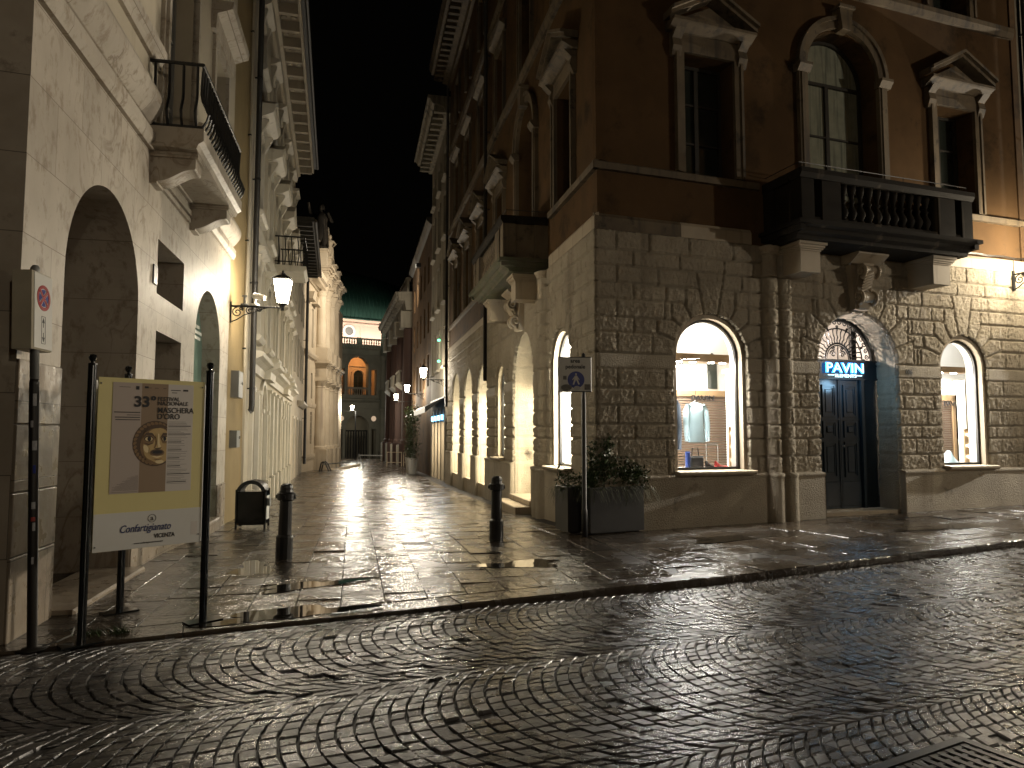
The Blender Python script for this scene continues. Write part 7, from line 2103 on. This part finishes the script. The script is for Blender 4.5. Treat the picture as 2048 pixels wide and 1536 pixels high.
# ------------------------------------------------------------------ things in the shop windows
def hang_jacket(label, s, d, ztop, w, h, m, arms=True):
    t = thing('hanging_jacket', label, 'jacket', FR.pt(s, ztop - h, d))
    mb = MB(); n = 22; rows = []
    prof = [(0.0, 0.16), (0.03, 0.62), (0.10, 0.92), (0.2, 0.96), (0.5, 0.86), (0.8, 0.92), (1.0, 1.0)]
    zs_ = np.linspace(0, 1, 22)
    for q in zs_:
        hw = np.interp(q, [p[0] for p in prof], [p[1] for p in prof]) * w / 2 * 0.72
        dp = 0.03 + 0.07 * min(1, q * 5)
        for k in range(n):
            a = 2 * math.pi * k / n
            f_ = 1 + 0.05 * math.sin(5 * a + 6 * q) * q
            rows.append(FR.pt(s + hw * math.cos(a) * f_, ztop - h * q, d + dp * math.sin(a) * f_))
    mb.add(rows, [(i * n + k, i * n + (k + 1) % n, (i + 1) * n + (k + 1) % n, (i + 1) * n + k) for i in range(21) for k in range(n)])
    mb.obj('body', m, t, True)
    mb = MB()
    for sg in (-1, 1):
        mb.tube([FR.pt(s + sg * w * 0.30, ztop - 0.05, d), FR.pt(s + sg * w * 0.42, ztop - 0.16, d), FR.pt(s + sg * w * 0.47, ztop - h * 0.55, d + 0.02), FR.pt(s + sg * w * 0.45, ztop - h * 0.98, d + 0.03)], [0.05, 0.062, 0.055, 0.042], 10)
    mb.obj('sleeves', m, t, True)
    mb = MB(); mb.tube([FR.pt(s - w * 0.3, ztop - 0.05, d), FR.pt(s, ztop + 0.03, d), FR.pt(s + w * 0.3, ztop - 0.05, d)], 0.01, 6); mb.tube([FR.pt(s, ztop + 0.03, d), FR.pt(s, ztop + 0.09, d), FR.pt(s, 2.70, d)], 0.004, 5); mb.obj('hanger', M['iron'], t)
M['blueshirt'] = mat('pale_blue_cloth', (0.36, 0.48, 0.54), (0.42, 0.54, 0.58), 4, 0.8); M['bluedark'] = mat('navy_cloth', (0.06, 0.075, 0.10), None, rough=0.8)
M['leath'] = mat('black_leather', (0.02, 0.02, 0.022), None, rough=0.4); M['bluebag'] = mat('cobalt_leather', (0.02, 0.045, 0.20), None, rough=0.4); M['redl'] = mat('red_leather', (0.4, 0.03, 0.03), None, rough=0.4)
hang_jacket('pale blue jacket hanging in the middle of the nearer front window', 2.25, -0.62, 2.12, 0.47, 0.72, M['blueshirt'])
hang_jacket('navy patterned coat hanging at the left edge of the nearer front window', 1.72, -0.62, 2.2, 0.34, 0.95, M['bluedark'])
m = MB(); m.bbox(FR, 2.02, 2.32, 0.93, 1.16, -0.62, -0.48, 0.03); hb = m.obj('handbag', M['leath']); tag(hb, 'black leather handbag on the floor of the nearer front window', 'handbag')
m = MB(); m.tube([FR.pt(2.10, 1.15, -0.55), FR.pt(2.12, 1.30, -0.55), FR.pt(2.23, 1.30, -0.55), FR.pt(2.25, 1.15, -0.55)], 0.012, 6); h_ = m.obj('handle', M['leath'], hb)
m = MB(); m.bbox(FR, 1.90, 1.98, 0.93, 1.24, -0.45, -0.40, 0.015); tag(m.obj('blue_purse', M['bluebag']), 'narrow cobalt blue purse in front of the black handbag', 'purse')
def shoe(label, s, d, m1, z=0.93, g=None):
    m = MB(); L_ = 0.25
    for k in range(1):
        vs = []; n = 9
        for i in range(n):
            t_ = i / (n - 1); hh = 0.035 + 0.06 * max(0, 1 - t_ * 1.9) + 0.09 * math.exp(-((t_ - 0.05) / 0.2) ** 2) * 0.4; ww = 0.032 + 0.016 * math.sin(math.pi * t_ ** 0.8)
            for a in range(8):
                an = 2 * math.pi * a / 8; vs.append(FR.pt(s + L_ * t_, z + 0.02 + max(0, hh * (0.5 + 0.5 * math.sin(an))), d + ww * math.cos(an)))
        m.add(vs, [(i * 8 + a, i * 8 + (a + 1) % 8, (i + 1) * 8 + (a + 1) % 8, (i + 1) * 8 + a) for i in range(n - 1) for a in range(8)] + [tuple(range(8)), tuple(range((n - 1) * 8, n * 8))])
        m.tube([FR.pt(s + 0.02, z, d), FR.pt(s + 0.02, z + 0.03, d)], 0.02, 6)
    tag(m.obj('shoe', m1, None, True), label, 'shoe', g)
shoe('dark shoe, left of the pair by the display stand', 2.36, -0.50, M['leath'], g='shoes in the nearer front window'); shoe('red-trimmed shoe, right of the pair by the display stand', 2.46, -0.36, M['redl'], g='shoes in the nearer front window')
m = MB(); 
for s in (2.55, 2.8): m.tube([FR.pt(s, 0.93, -0.75), FR.pt(s, 1.36, -0.75)], 0.008, 6)
m.tube([FR.pt(2.55, 1.36, -0.75), FR.pt(2.8, 1.36, -0.75)], 0.008, 6); tag(m.obj('display_stand', M['grey']), 'thin metal display stand behind the shoes', 'stand')
m = MB(); vs = []
for i in range(6):
    for k in range(12):
        a = 2 * math.pi * k / 12; r0 = (0.24 - 0.04 * i) * (1 + 0.12 * math.sin(3 * a + i)); vs.append(FR.pt(8.25 + r0 * math.cos(a), 0.93 + 0.055 * i, -0.5 + 0.6 * r0 * math.sin(a)))
m.add(vs, [(i * 12 + k, i * 12 + (k + 1) % 12, (i + 1) * 12 + (k + 1) % 12, (i + 1) * 12 + k) for i in range(5) for k in range(12)] + [tuple(range(60, 72))])
tag(m.obj('folded_scarf', M['blueshirt'], None, True), 'crumpled pale scarf on the floor of the right front window', 'scarf')
